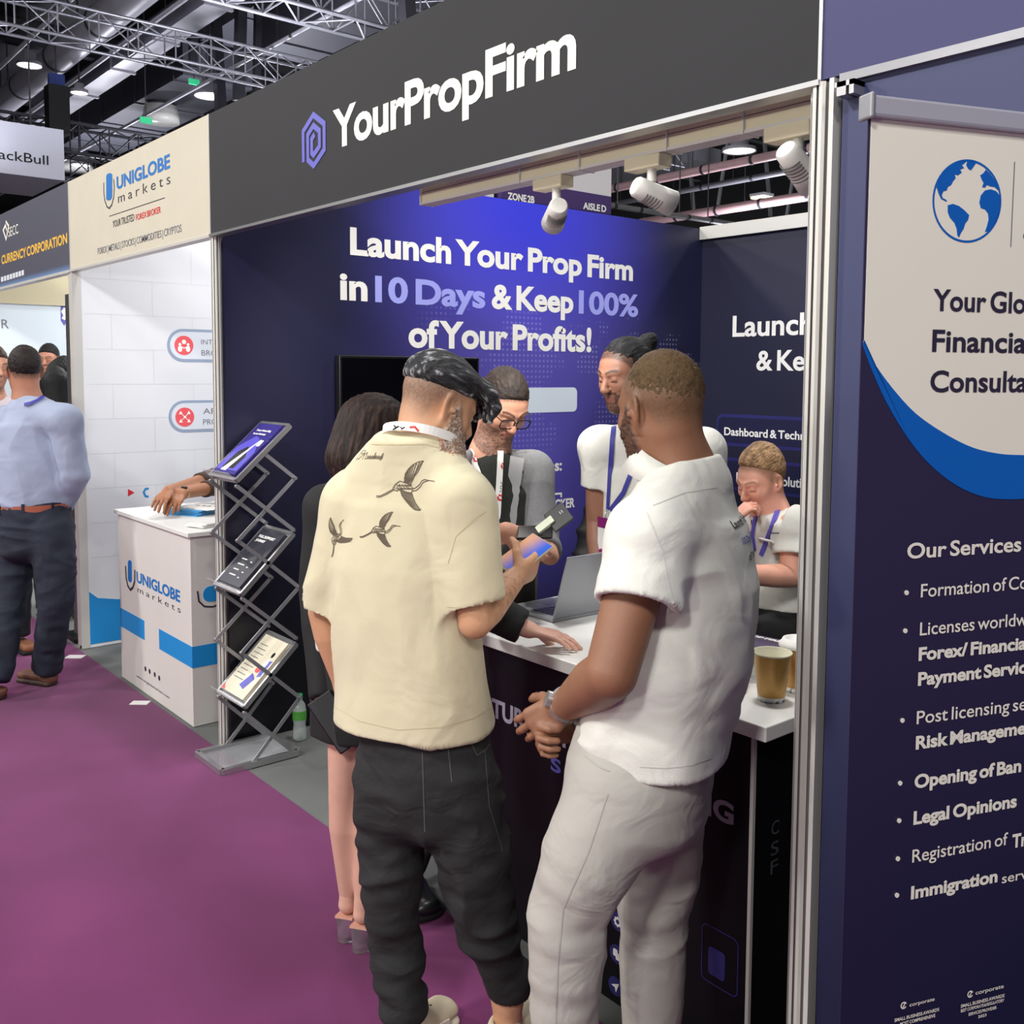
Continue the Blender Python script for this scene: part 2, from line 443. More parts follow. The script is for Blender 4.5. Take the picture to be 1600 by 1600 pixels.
def post(name, x, h=HB, r=0.024):
    m = MB(); g = []
    for k in range(8):       # octagonal extrusion with a groove on each face
        a0 = math.radians(22.5 + 45 * k); a1 = math.radians(67.5 + 45 * k)
        p0 = V((math.cos(a0), math.sin(a0))) * r; p1 = V((math.cos(a1), math.sin(a1))) * r
        nn = unit(p0 + p1)
        g += [p0, p0 + (p1 - p0) * .36, p0 + (p1 - p0) * .36 - nn * .006, p0 + (p1 - p0) * .64 - nn * .006, p0 + (p1 - p0) * .64]
    n = len(g)
    vs = [(x + q[0], q[1], 0) for q in g] + [(x + q[0], q[1], h) for q in g]
    for i in range(n):
        j = (i + 1) % n
        m.add([vs[i], vs[j], vs[n + j], vs[n + i]], [(0, 1, 2, 3)], 1 if i % 5 in (1, 2, 3) else 0)
    m.add(vs[n:], [tuple(range(n))], 0)
    return struct(m.build(name, [M_post, M_groove]))
post('trim_4', -0.012, r=0.021)
post('trim_5', 2.996, r=0.027)
jb = MB(); jb.box((3.026, -.03, 0), (3.036, .0, HB)); struct(jb.build('trim_6', M_post))

# slogan on the side wall
m = MB()
for s_, a_, b_, c_ in (('Launch Your Prop Firm', (546.9, 396.1), (988.6, 436.2), 351.9), ('in', (531, 466.5), (574, 469), 421.5), ('& Keep', (768, 480.5), (895.6, 487.6), 440.5), ('of Your Profits!', (638, 541), (923.7, 549.5), 496)):
    ptext(m, s_, 'x', 0.0, a_, b_, c_, weight=0.035)
for s_, a_, b_, c_, k_ in (('Platforms:', (797, 741), (877.5, 737), 722, .03), ('with:', (806, 946), (836.5, 940), 931, .03), ('LOCKER', (850.4, 797), (897.7, 794), 781.5, .035), ('TRADE', (808, 799.5), (849.5, 797), 784.5, .0)):
    ptext(m, s_, 'x', 0.0, a_, b_, c_, weight=k_)
fr = pframe('x', 0.0, (863, 790))
for seg in ([(850.5, 789), (850.5, 773), (876.5, 771), (876.5, 777)], [(850.5, 800), (850.5, 808), (857, 807.6)], [(869, 807), (876, 806.4), (876, 800)]):
    m.stroke(ppts('x', 0.0, fr, seg), 0.011, fr)
m.build('lettering', M_whiteprint, wl)
m = MB()
ptext(m, '10 Days', 'x', 0.0, (586, 470), (758, 480.5), 428, weight=.035); ptext(m, '100%', 'x', 0.0, (904, 488.5), (996.8, 494), 451, weight=.03)
m.build('lettering', M_lilac, wl)['label'] = 'lilac lettering'
m = MB(); ptext(m, 'R', 'x', 0.0, (863.5, 864), (874, 863.5), 850, weight=.04); ptext(m, 'I', 'x', 0.0, (799, 869), (802.5, 869), 857, weight=.04); ptext(m, '.', 'x', 0.0, (858, 864.3), (861, 864.3), 850, weight=.04)
m.build('lettering', M_orange, wl)['label'] = 'orange lettering'
A, B = on_x(752, 596, 0.0), on_x(901, 643, 0.0)
m = MB(); fr = (V((0, 0, 0)), EY, EZ, EX)
m.poly(rrect(A[1], B[2], B[1], A[2] - .035, .03), fr, .002)
m.build('button_print', mat('pale_button_print', rgb(226, 238, 252), .4), wl)

# lettering on the back wall
m = MB()
for s_, a_, b_, c_ in (('Launch', (1144.6, 525.4), (1270, 519.5), 491.5), ('& Ke', (1181.8, 578), (1257.5, 575), 545.5), ('Dashboard & Techn', (1131.7, 679.4), (1258, 686.5), 666.5), ('olutions', (1221.6, 758.8), (1278, 763), 743), ('P', (1150.5, 751.5), (1157.5, 752), 737)):
    ptext(m, s_, 'y', BD, a_, b_, c_, weight=.022)
m.build('lettering', M_whiteprint, wb)
fr = (V((0, BD, 0)), EX, EZ, -EY)
for i, (a_, b_) in enumerate((((1120, 646), (1254, 705)), ((1122, 713), (1252, 778)))):
    A, B = on_y(*a_, BD), on_y(*b_, BD)
    x0, z1, z0 = A[0], A[2], B[2]
    m = MB(); m.poly(rrect(x0, z0, 2.6, z1, .05), fr, .0006)
    k = m.build('card_print', M_card, wb)
    MB().poly(rrect(x0 + .012, z0 + .02, 2.588, z1 - .02, .04), fr, .0012).build('card_centre', M_cardin, k)

# fascias
def fascia(name, x0, x1, m_, label, y=-0.02):
    t = thing(name, label, 'fascia sign', ((x0 + x1) / 2, y, HB))
    MB().box((x0, y, HB + .004), (x1, y + .03, HT)).build('board', m_, t)
    return t
FY = -0.02
f1 = fascia('fascia_board', -0.012, 3.0, M_charcoal, 'long charcoal fascia board with white booth name above the middle booth')
m = MB(); ptext(m, 'YourPropFirm', 'y', FY, (521, 232), (900.5, 104.7), 169, weight=.028, space=.96); m.build('lettering', M_creamprint, f1)
cx, cz = (on_y(490.6, 175, FY) + on_y(490.6, 263.4, FY))[[0, 2]] / 2
hh = (on_y(490.6, 175, FY)[2] - on_y(490.6, 263.4, FY)[2]) / 2; hw = (on_y(508.4, 212, FY)[0] - on_y(471.9, 212, FY)[0]) / 2
sp = [(-.9, -.66), (-.9, .45), (0, .9), (.9, .45), (.9, -.45), (0, -.9), (-.5, -.63), (-.5, .26), (0, .52), (.5, .26), (.5, -.28), (0, -.52), (-.16, -.42), (-.16, .06), (.1, .2)]
MB().stroke([(a * hw, b * hh) for a, b in sp], hw * .24, (V((cx, FY, cz)), EX, EZ, -EY)).build('emblem', M_indigo, f1)
MB().box((-0.012, -.030, HB - .007), (3.0, .02, HB + .004)).build('bottom_rail', M_alu, f1)
MB().box((2.994, -.024, HB), (3.002, -.018, HT)).build('edge_strip', M_alu, f1)

f2 = fascia('fascia_board', -2.045, -0.012, M_creamfascia, 'cream fascia board with a blue and grey broker logo, second booth')
MB().box((-2.045, -.026, HB - .008), (-0.012, .02, HB + .004)).build('bottom_rail', M_post, f2)
MB().box((-0.022, -.0225, HB), (-0.0115, -.0185, HT)).build('edge_strip', M_post, f2)
MB().box((-2.05, -.0225, HB), (-2.037, -.0185, HT)).build('edge_strip', M_post, f2)
m = MB(); ptext(m, 'UNIGLOBE', 'y', FY, (182.8, 295.8), (266, 267), 275, weight=.03)
fr = pframe('y', FY, (170, 291)); m.poly(ppts('y', FY, fr, [(166.5, 311), (166.5, 275), (168, 272), (171, 270.5), (174, 271), (175.5, 273), (175.5, 307), (174, 311), (171, 313), (168, 313)]), fr)
m.build('lettering', M_blueprint, f2)
m = MB(); ptext(m, 'markets', 'y', FY, (185, 317.5), (266.5, 289), 301.5, space=1.5, weight=-.006)
m.stroke(ppts('y', FY, fr, [(162.5, 285), (162.5, 300), (164, 313), (167.5, 323), (171, 325.5), (175, 320), (178, 308), (179, 292), (178, 280)]), .008, fr)
m.stroke(ppts('y', FY, fr, [(171, 338), (258, 309)]), .003, fr)
ptext(m, 'YOUR TRUSTED', 'y', FY, (176.6, 355.8), (210, 345), 344.5, weight=0); 
m.build('lettering', M_darkprint, f2)['label'] = 'dark grey lettering'
m = MB(); ptext(m, 'FOREX BROKER', 'y', FY, (212.8, 344.6), (251.6, 333.5), 334.6, weight=.01); m.build('lettering', M_redprint, f2)['label'] = 'red lettering'
m = MB(); ptext(m, 'FOREX | METALS | STOCKS | COMMODITIES | CRYPTOS', 'y', FY, (153, 397.8), (284, 367), 387.3, weight=.002); m.build('lettering', M_greyprint, f2)['label'] = 'grey lettering'

def grad_fascia():
    m = mat('blue_gradient_fascia', rgb(72, 76, 92), .6); t = NT(m); X, Y, Z = t.sep()
    t.color(t.mix(t.sm(Z, .55 + HB - .5, HB), rgb(74, 76, 90), rgb(100, 128, 170))); return m
f3 = fascia('fascia_board', -5.1, -2.05, grad_fascia(), 'grey-blue fascia board with gold lettering, furthest booth')
MB().box((-5.1, -.028, HB - .012), (-2.05, .02, HB + .004)).build('bottom_rail', M_post, f3)
m = MB(); ptext(m, 'CURRENCY CORPORATION', 'y', FY, (3, 413), (105.6, 383), 398.6, weight=.03); m.build('lettering', M_gold, f3)
m = MB(); ptext(m, 'SECC', 'y', FY, (13.5, 370.5), (29, 363), 355, weight=.0)
fr = pframe('y', FY, (9.5, 358)); m.stroke(ppts('y', FY, fr, [(9.5, 346), (14, 353), (10, 374), (5.5, 360), (9, 352), (11, 360)]), .02, fr); m.build('lettering', M_creamprint, f3)
m = MB(); fr = pframe('y', FY, (2, 437))
for i in range(8): m.stroke(ppts('y', FY, fr, [(2 + 4.6 * i, 437 - 1.45 * i), (5.6 + 4.6 * i, 435.9 - 1.45 * i)]), .035, fr)
m.build('address_line', M_pillfill, f3)
f4 = fascia('fascia_board', 3.0, 7.0, M_navyfascia, 'plain deep blue fascia board at the top right corner')

# ------------------------------------------------------------------ track rail with three spotlights
RX0, RX1 = 1.439, 2.96
t = thing('track_rail', 'long cream track rail fixed under the charcoal fascia', 'lighting track', (RX0, .1, 2.24))
m = MB(); m.box((RX0, .085, 2.238), (RX1, .13, 2.284)); m.build('rail_body', M_cream_lamp, t)
m = MB(); m.box((RX0 - .006, .08, 2.230), (RX0, .136, 2.289)); m.build('end_cap', M_white_lamp, t)
m = MB(); m.box((RX0, .0842, 2.2695), (RX1, .085, 2.2712)); m.build('groove', M_groove, t)
m = MB(); m.box((RX0, .081, 2.231), (RX1, .134, 2.239)); m.build('lower_lip', M_white_lamp, t)
for px in (807, 900, 1036, 1155):
    x = on_y(px, 260, .07)[0]
    MB().box((x - .0025, .078, 2.229), (x + .0025, .138, 2.288)).build('cable_tie', M_white_lamp, t)
m = MB(); m.box((RX0 + .16, .06, 2.286), (RX0 + .52, .10, 2.296)); m.build('blue_tape', mat('blue_tape', rgb(40, 120, 220), .5), t)
m = MB()
for k in range(2): m.tube([(1.72 + .02 * k + .16 * i, 0.09 + .012 * math.sin(i * 2.1 + k), 2.291 + .006 * math.sin(i * 1.7 + 2 * k)) for i in range(8)], .0035, 6)
m.build('cable', M_darkprint, t)

def spotlight(px, py, aim, label, power, rad=0.031, L=0.115):
    p = on_y(px, py, 0.10); top = 2.238
    t = thing('spotlight', label, 'spotlight', (p[0], .1, top), 'track spotlights under the fascia')
    MB().box((p[0] - .075, .075, top - .04), (p[0] + .045, .125, top - .007)).build('adapter', M_cream_lamp, t, bevel=.004)
    MB().cyl((p[0], .1, top - .035), (p[0], .1, p[2] + .03), .012).build('stem', M_white_lamp, t)
    d = unit(V(aim) - p); a = p - d * L * .45; b = p + d * L * .55
    m = MB(); m.lathe([(rad * .72, 0), (rad * .86, .006), (rad * .9, .03), (rad * .98, L * .6), (rad * 1.08, L), (rad * .98, L), (rad * .9, L - .02), (0.0, L - .025)], a, 28, 0, d); m.lathe([(0, 0), (rad * .72, 0)], a, 28, 0, -d)
    m.build('housing', M_white_lamp, t)
    s_ = MB(); x = unit(np.cross(d, EZ)); z = np.cross(x, d)
    for k in range(6):
        q = a + d * (.03 + .009 * k)
        s_.strip([q + (x * math.cos(w) + z * math.sin(w)) * rad * .985 for w in np.linspace(-2.6, -.5, 8)], d, .003, .002)
    s_.build('cooling_slots', M_groove, t)
    MB().lathe([(rad * .86, 0), (0.001, .002)], b - d * .022, 24, 0, d).build('lens', M_glow, t)
    l = bpy.data.lights.new('spot_light', 'SPOT'); l.energy = power; l.spot_size = math.radians(78); l.spot_blend = .6; l.shadow_soft_size = .035; l.color = (1, .97, .92)
    lo = bpy.data.objects.new('spot_light', l); COL.objects.link(lo); lo.location = b + d * .012; lo.rotation_euler = Vector(d).to_track_quat('-Z', 'Y').to_euler()
    return t
spotlight(869, 334, (0.0, 1.45, 1.35), 'white spotlight pointing down in front of the printed zone sign', 85)
spotlight(1018, 303, (3.0, 1.9, 1.5), 'white slotted spotlight, middle of the three on the cream rail', 40)
spotlight(1246, 258, (2.95, 1.4, 1.25), 'white slotted spotlight beside the right hand booth post', 30)

# ------------------------------------------------------------------ second booth: white panel wall, counter
M_uniwall = mat('white_brick_print', rgb(226, 229, 233), .55, bump=.05, bscale=12)
wu = MB().box((-2.09, 0.03, 0), (-2.03, 2.6, HB + .3)).build('wall_second_booth', M_uniwall); struct(wu, 'white printed side wall of the second booth')
struct(MB().box((-2.09, 2.6, 0), (-.05, 2.66, HB + .3)).build('wall_second_booth_back', M_uniwall))
m = MB(); m.box((-2.098, -.02, 0), (-2.028, .03, HB)); struct(m.build('trim_7', M_post))
struct(MB().box((-2.06, -.02, .0), (-2.03, .0, .02)).build('trim_8', M_post))
WX = -2.03
for (y0, y1, x0, icon, l1, l2) in ((514, 565.6, 261, (287, 539.7), ('INTRODUCING', (314, 538), 530), ('BROKER', (314.5, 555.5), 546.5)), (625.6, 675.6, 263.4, (288.4, 651.6), ('AFFILIATE', (317, 646.8), 637.5), ('PROGRAM', (317, 663.4), 654.5))):
    A = on_x(x0, (y0 + y1) / 2, WX); zt = on_x(290, y0, WX)[2]; zb = on_x(290, y1, WX)[2]
    p = MB(); fr = (V((WX, 0, 0)), EY, EZ, EX); R_ = (zt - zb) / 2
    p.poly(rrect(A[1], zb, A[1] + 1.05, zt, R_ * .98, 10), fr, .002); p = p.build('pill_panel', M_pilledge, wu)
    MB().poly(rrect(A[1] + .018, zb + .018, A[1] + 1.03, zt - .018, (R_ - .018) * .98, 10), fr, .0035).build('pill_face', M_pillfill, p)
    I = on_x(*icon, WX); q = MB(); q.poly(ell(I[1], I[2], .061, .061), fr, .005); q.build('icon_disc', M_coral, p)
    q = MB()
    if l1[0][0] == 'I':
        q.poly(ell(I[1], I[2] + .022, .014, .014, 16), fr, .0065)
        for dx in (-.026, .026): q.poly(ell(I[1] + dx, I[2] + .006, .009, .009, 14), fr, .0065); q.poly(ell(I[1] + dx, I[2] - .022, .014, .02, 14), fr, .0065)
        q.stroke([(I[1] - .02, I[2] - .008), (I[1], I[2] - .018), (I[1] + .02, I[2] - .008)], .006, fr, .007)
    else:
        for dx, dz in ((-.026, .026), (.026, .026), (-.026, -.026), (.026, -.026)):
            q.poly([(I[1] + dx - .012, I[2] + dz - .008), (I[1] + dx + .012, I[2] + dz - .008), (I[1] + dx, I[2] + dz + .014)], fr, .0065)
            q.stroke([(I[1] + dx * .7, I[2] + dz * .7), (I[1] + dx * .25, I[2] + dz * .25)], .004, fr, .0065)
        q.poly(ell(I[1], I[2], .008, .008, 14), fr, .0065)
    q.build('icon_mark', M_whiteprint, p)
    q = MB()
    for s_, a_, cp in (l1, l2):
        A2 = on_x(*a_, WX); h_ = on_x(a_[0], cp, WX)[2] - A2[2]
        text(q, s_, (A2 + EX * .003, EY, EZ, EX), h_ * 0.92 * len(s_), h_, weight=.0)
    q.build('lettering', M_greyprint, p)
fr = pframe('x', WX, (205, 769)); MB().poly(ppts('x', WX, fr, [(200, 764), (210, 769.5), (200, 775.5)]), fr).build('arrow_print', M_redprint, wu)
m = MB(); fr = pframe('x', WX, (233, 769)); m.stroke(ppts('x', WX, fr, [(232, 763), (227, 764), (224.5, 769), (227, 775), (232, 776)]), .012, fr); m.build('ring_print', M_skyblue, wu)
m = MB(); fr = (V((WX, 0, 0)), EY, EZ, EX)
pts = [(.0, .34), (.08, .30), (.2, .275), (.4, .27), (.9, .29), (2.5, .36)]
m.poly([(2.5, .02), (.03, .02)] + [(.03, .345)] + pts[1:], fr, .002); m.build('wave_print', M_skyblue, wu)
m = MB()
for k in range(9):
    z = .55 + .21 * k; m.stroke([(.05, z), (2.5, z)], .003, fr, .0008)
    for j in range(5): y = .2 + .5 * j + (.25 if k % 2 else 0); m.stroke([(y, z), (y, z + .21)], .003, fr, .0008)
m.build('brick_lines', mat('faint_brick_line', rgb(214, 217, 222), .6), wu)

CT, CX0, CX1, CYF, CDP = .93, -1.34, -.315, -.021, .55
t = thing('promo_counter', 'white promotion counter with blue stripe in front of the white panel wall', 'counter', ((CX0 + CX1) / 2, CDP / 2, 0))
M_counterface = mat('white_counter_face', rgb(218, 214, 210), .5, var=.03, vscale=3)
MB().box((CX0 + .01, CYF + .008, 0), (CX1 - .01, CDP, CT - .022)).build('body', M_counterface, t)
MB().box((CX0 - .005, CYF - .01, CT - .022), (CX1 + .006, CDP + .02, CT)).build('counter_top', M_white, t, bevel=.003)
PF = CYF + .008
m = MB(); ptext(m, 'UNIGLOBE', 'y', PF, (213.75, 908.9), (281.75, 938), 891.5, weight=.03)
fr = pframe('y', PF, (203, 890)); m.poly(ppts('y', PF, fr, [(200.3, 905), (200.3, 878), (201.5, 875.5), (203.5, 875.3), (205.5, 877), (206, 880), (206.2, 907), (205, 909.5), (203, 909.5), (201.3, 908)]), fr)
m.build('lettering', M_blueprint, t)
m = MB(); ptext(m, 'markets', 'y', PF, (215.5, 925), (282.5, 957.5), 915.5, space=1.5, weight=-.006)
m.stroke(ppts('y', PF, fr, [(196.5, 884), (197.5, 903), (200, 915), (204, 921.5), (208, 918), (210.8, 908), (211, 890)]), .014, fr)
ptext(m, 'www.uniglobemarkets.com', 'y', PF, (213.75, 1057), (265, 1089), 1053, weight=-.005); m.build('lettering', M_darkprint, t)['label'] = 'dark grey lettering'
sx0, sx1 = on_y(226, 990, PF)[0], on_y(249, 1000, PF)[0]; fr = (V((0, PF, 0)), EX, EZ, -EY); zs0, zs1 = on_y(297, 1042, PF)[2], on_y(297, 1009, PF)[2]
m = MB(); m.poly([(CX0 + .01, zs0), (sx0, zs0), (sx0, zs1), (CX0 + .01, zs1)], fr, .0015); m.poly([(sx1, zs0), (CX1 - .01, zs0), (CX1 - .01, zs1), (sx1, zs1)], fr, .0015)
f5 = (V((CX1 - .01, 0, 0)), EY, EZ, EX); m.poly([(PF, zs0), (CDP, zs0), (CDP, zs1), (PF, zs1)], f5, .0015); m.build('stripe', M_skyblue, t)
m = MB()
for q in ((227.5, 1045), (234, 1049), (242, 1054), (249, 1059.5)):
    c_ = on_y(*q, PF); m.poly(ell(c_[0], c_[2], .013, .013, 14), fr, .0015)
m.build('icon_dots', M_darkprint, t)
m = MB(); c_ = on_x(331.5, 930, CX1 - .01); m.poly(rrect(c_[1] - .045, c_[2] - .03, c_[1] + .045, c_[2] + .045, .035), f5); m.build('emblem', M_skyblue, t)
m = MB(); m.stroke([(c_[1] - .072, c_[2] + .03), (c_[1] - .066, c_[2] - .02), (c_[1] - .04, c_[2] - .048), (c_[1], c_[2] - .056), (c_[1] + .04, c_[2] - .048), (c_[1] + .066, c_[2] - .02), (c_[1] + .072, c_[2] + .03)], .008, f5); m.build('emblem_ring', M_darkprint, t)

# ------------------------------------------------------------------ furthest booth
M_lightblue = mat('pale_blue_print', rgb(222, 234, 244), .5, var=.04, vscale=1)
wf = MB().box((-5.1, 0.05, 0), (-5.04, 3.2, 2.24)).build('wall_third_booth', M_lightblue); struct(wf, 'pale blue lit wall of the furthest booth')
struct(MB().box((-5.1, 3.2, 0), (-2.09, 3.26, 2.6)).build('wall_third_booth_back', M_lightblue))
struct(MB().box((-5.1, .03, 2.24), (-5.02, 3.2, 2.6)).build('trim_9', mat('cream_soffit', rgb(206, 196, 164), .6)))
m = MB(); ptext(m, 'R', 'x', -5.04, (2.5, 513), (14, 513), 498, weight=0); ptext(m, 'E', 'x', -5.04, (-12, 513.5), (-1.5, 513), 498, weight=0)
m.build('lettering', M_greyprint, wf)
fr = pframe('x', -5.04, (100, 490)); s5 = ppts('x', -5.04, fr, [(94.5, 478), (100, 474), (106, 476.5), (106, 498), (100.5, 509), (95, 501)])
MB().poly(s5, fr).build('shield_print', M_indigo, wf)
m = MB(); m.stroke(ppts('x', -5.04, fr, [(102, 482), (98.5, 487), (102, 493), (98.5, 499)]), .03, fr, .004); m.build('shield_mark', M_whiteprint, wf)
hall_or_fill_lamp((-3.6, 1.6, 2.9), 40, .5)  # added lamp without a fitting, brightens the pale blue wall
t = thing('display_totem', 'tall dark grey display totem at the end of the white panel wall', 'display totem', (-2.3, .06, 0))
MB().box((-2.36, .03, .02), (-2.25, .10, 2.15)).build('totem_body', mat('dark_grey_totem', rgb(58, 58, 60), .5), t, bevel=.006)
MB().box((-2.42, -.02, 0), (-2.18, .2, .03)).build('base', M_black, t, bevel=.005)
# ------------------------------------------------------------------ hanging signs
def hanging_sign():
    X = -10.0
    t = thing('hanging_sign', 'white hanging box sign with black lettering above the furthest booth', 'hanging sign', (X, .4, 4.2))
    MB().box((X - 1.6, -2.6, 4.2), (X, 2.2, 4.86)).build('sign_box', mat('white_sign_fabric', rgb(206, 208, 226), .7), t)
    m = MB(); ptext(m, 'BlackBull', 'x', X, (-24, 245), (75.5, 247.5), 229, weight=.005); m.build('lettering', M_matteblack, t)
    for y in (-2.0, 0.4, 2.0): MB().cyl((X - .8, y, 4.86), (X - .8, y, 6.6), .012, n=6).build('hanging_wire', M_trussdark, t)
hanging_sign()
def zone_sign():
    X = -2.3; n = 'x'
    y0, y1 = on_x(700, 300, X)[1], on_x(955, 300, X)[1]; zt = on_x(870, 293, X)[2]; zb = zt - .16
    t = thing('zone_sign', 'white hanging board with a purple zone and aisle strip above the booth wall', 'hanging sign', (X, (y0 + y1) / 2, zb))
    ys = on_x(783, 300, X)[1]
    MB().box((X - .05, ys, zt), (X, y1, zt + .62)).build('white_board', mat('white_board', rgb(214, 210, 214), .6), t)
    MB().box((X - .05, ys, zb), (X + .002, y1, zt)).build('strip', mat('purple_strip', rgb(66, 44, 104), .5), t)
    m = MB(); ptext(m, 'ZONE 2B', 'x', X + .002, (793, 311), (835, 315), 299.5, weight=.035); ptext(m, 'AISLE D', 'x', X + .002, (911, 326), (947, 329.5), 315, weight=.03); m.build('lettering', M_whiteprint, t)
    for y in (ys + .2, y1 - .2): MB().cyl((X - .025, y, zt + .62), (X - .025, y, 6.2), .006, n=6).build('hanging_wire', M_trussdark, t)
    b = MB().box((X - .1, y0 - .3, zb - .02), (X - .06, ys - .03, zt + .1)).build('white_banner', M_white)
    tag(b, 'plain white hanging panel left of the zone sign', 'panel')
zone_sign()

# ------------------------------------------------------------------ ceiling works
def truss(name, a, b, w, h, label, m_=None, seg=.5, r=.028, group=None):
    a, b = V(a), V(b); d = b - a; L = np.linalg.norm(d); d /= L; s_ = unit(np.cross(d, EZ))
    t = thing(name, label, 'truss', a, group); m_ = m_ or M_truss
    cs = [s_ * w / 2 + EZ * h / 2, -s_ * w / 2 + EZ * h / 2, -s_ * w / 2 - EZ * h / 2, s_ * w / 2 - EZ * h / 2]
    for c_ in cs: MB().cyl(a + c_, b + c_, r, n=8).build('chord', m_, t)
    n = int(L / seg); m = MB()
    for i in range(n):
        p, q = a + d * L * i / n, a + d * L * (i + 1) / n
        for k in range(4):
            u, v = cs[k], cs[(k + 1) % 4]
            if i % 2: u, v = v, u
            m.cyl(p + u, q + v, r * .5, n=5, caps=False)
        for k in range(4): m.cyl(p + cs[k], p + cs[(k + 1) % 4], r * .5, n=5, caps=False)
    m.build('lattice', m_, t)
    return t
g = 'lighting trusses under the hall ceiling'
truss('ceiling_truss', (-7.5, -5.5, 6.5), (-7.5, 14, 6.5), .6, .6, 'big silver lattice truss crossing the top left corner', group=g)
truss('ceiling_truss', (-9.6, -4, 6.1), (-9.6, 14, 6.1), .4, .4, 'silver lattice truss running just behind the big one', group=g, r=.022)
truss('ceiling_truss', (-14.0, -2, 5.6), (-14.0, 14, 5.6), .5, .5, 'low lattice truss behind the white hanging box sign', M_trussdark, group=g)
truss('ceiling_truss', (-18.0, 0, 5.9), (-18.0, 18, 5.9), .5, .5, 'dark distant lattice truss seen below the round ducts', M_trussdark, group=g)
def pipe(name, p, z, x0, x1, r, m_, label, cat, n=16, collar=None, grp=None, y=None):
    """a pipe parallel to the booth fronts, through the point seen at p with height z"""
    P = on_z(p[0], p[1], z); y = P[1] if y is None else y
    t = thing(name, label, cat, (x0, y, z), grp)
    MB().cyl((x0, y, z), (x1, y, z), r, n=n).build('pipe_run', m_, t)
    if collar:
        x = x0 + collar / 2
        while x < x1: MB().cyl((x - .04, y, z), (x + .04, y, z), r * 1.05, n=n).build('collar', M_trussdark, t); x += collar
        x = x0 + collar
        while x < x1: MB().cyl((x, y, z + r), (x, y, 8.5), .012, n=6).build('hanger', M_trussdark, t); x += collar * 2
    return t
pipe('round_duct', (75, 103), 7.3, -26, -4, .25, M_duct, 'large round galvanised duct in the top left ceiling', 'duct', 24, 2.4)
pipe('conduit', (120, 92), 7.05, -26, -4, .04, M_duct, 'thin silver pipe hugging the large round duct', 'pipe', collar=5, y=3.98)
pipe('conduit', (132, 92), 7.25, -26, -4, .035, M_trussdark, 'thin dark pipe between round duct and flat duct', 'pipe', collar=5, y=4.14)
pipe('conduit', (45, 62), 6.9, -26, -6, .035, M_duct, 'slim bright pole slanting across the top left corner', 'pipe', collar=6)
pipe('conduit', (270, 157), 6.45, -30, -6, .03, M_duct, 'long thin pale pipe rising towards the cream fascia', 'pipe', collar=6)
def rect_duct(x0, x1, y0, y1, z0, z1, m_, label, step=2.1, along='x', htop=9.0):
    t = thing('rectangular_duct', label, 'duct', ((x0 + x1) / 2, (y0 + y1) / 2, z0))
    MB().box((x0, y0, z0), (x1, y1, z1)).build('duct_run', m_, t); q = (x0 if along == 'x' else y0) + step / 2
    while q < (x1 if along == 'x' else y1):
        m = MB(); m.box(*(((q - .04, y0 - .03, z0 - .03), (q + .04, y1 + .03, z1 + .03)) if along == 'x' else ((x0 - .03, q - .04, z0 - .03), (x1 + .03, q + .04, z1 + .03)))).build('flange', m_, t); q += step
    for q in (.25, .75):
        c_ = (x0 + (x1 - x0) * q, (y0 + y1) / 2) if along == 'x' else ((x0 + x1) / 2, y0 + (y1 - y0) * q)
        MB().cyl((c_[0], c_[1], z1), (c_[0], c_[1], htop), .015, n=6).build('hanger', M_trussdark, t)
rect_duct(-24, -5.5, 4.32, 4.72, 7.1, 7.4, M_duct, 'pale flat rectangular duct next to the round one')
rect_duct(-22, -14.2, 5.5, 6.9, 7.15, 7.75, M_ductdark, 'wide dark rectangular duct in the middle of the ceiling', htop=7.81)
rect_duct(-22, -3, 5.85, 7.2, 7.85, 8.3, M_ductdark, 'dark rectangular duct high behind the silver truss')
rect_duct(-12, -2, 5.9, 6.9, 7.1, 7.72, M_ductdark, 'dark rectangular duct above the charcoal fascia', 1.6, htop=7.81)
rect_duct(-34, -24.2, 5.5, 6.2, 7.3, 7.9, M_ductdark, 'dark distant rectangular duct above the white hanging sign')
rect_duct(-21, -19.5, 7.4, 12, 6.6, 7.4, M_ductdark, 'dark cross duct over the drum diffuser', 2.0, 'y')
for i, (x, z) in enumerate(((-24, 8.75), (-19, 8.75), (-14, 8.75), (-10.5, 8.75), (-6, 8.75), (-2, 8.75), (2, 8.75))):
    struct(MB().box((x - .12, -8, z - .25), (x + .12, 26, z + .25)).build('ceiling_beam', M_trussdark))
for i, (px, py, z, dx, w) in enumerate(((300, 60, 6.9, .25, .12), (372, 108, 6.1, .3, .15), (345, 140, 5.9, -.3, .15), (400, 100, 6.1, .2, .1), (640, 12, 6.0, -.35, .16))):
    Y_ = 5.2; P = on_y(px, py, Y_)
    while Y_ < 5.75 and any(abs(P[0] - x) < .7 for x in (-19, -14, -10.5, -9.6, -7.5, -6, -2)): Y_ += .05; P = on_y(px, py, Y_)
    k = 9.0 - P[2]; o = MB().bar(P - EZ * .5, P + V((dx, 0, k)), w, w).build('steel_strut', M_trussdark, loc=P); tag(o, 'dark steel strut hanging from the hall ceiling', 'strut', 'dark struts under the hall ceiling')
P = on_z(88, 128, 6.4); t = thing('hanging_loudspeaker', 'black hanging loudspeaker above the white hanging sign', 'loudspeaker', P - EZ * .8)
MB().box(P + V((-.14, -.16, -.85)), P + V((.14, .16, -.08))).build('cabinet', M_black, t); MB().box(P + V((-.05, -.12, -.08)), P + V((.05, .12, .12))).build('clamp', mat('blue_clamp', rgb(40, 60, 130), .5), t); MB().cyl(P + EZ * .12, P + EZ * 2.1, .014, n=6).build('hanger', M_trussdark, t)
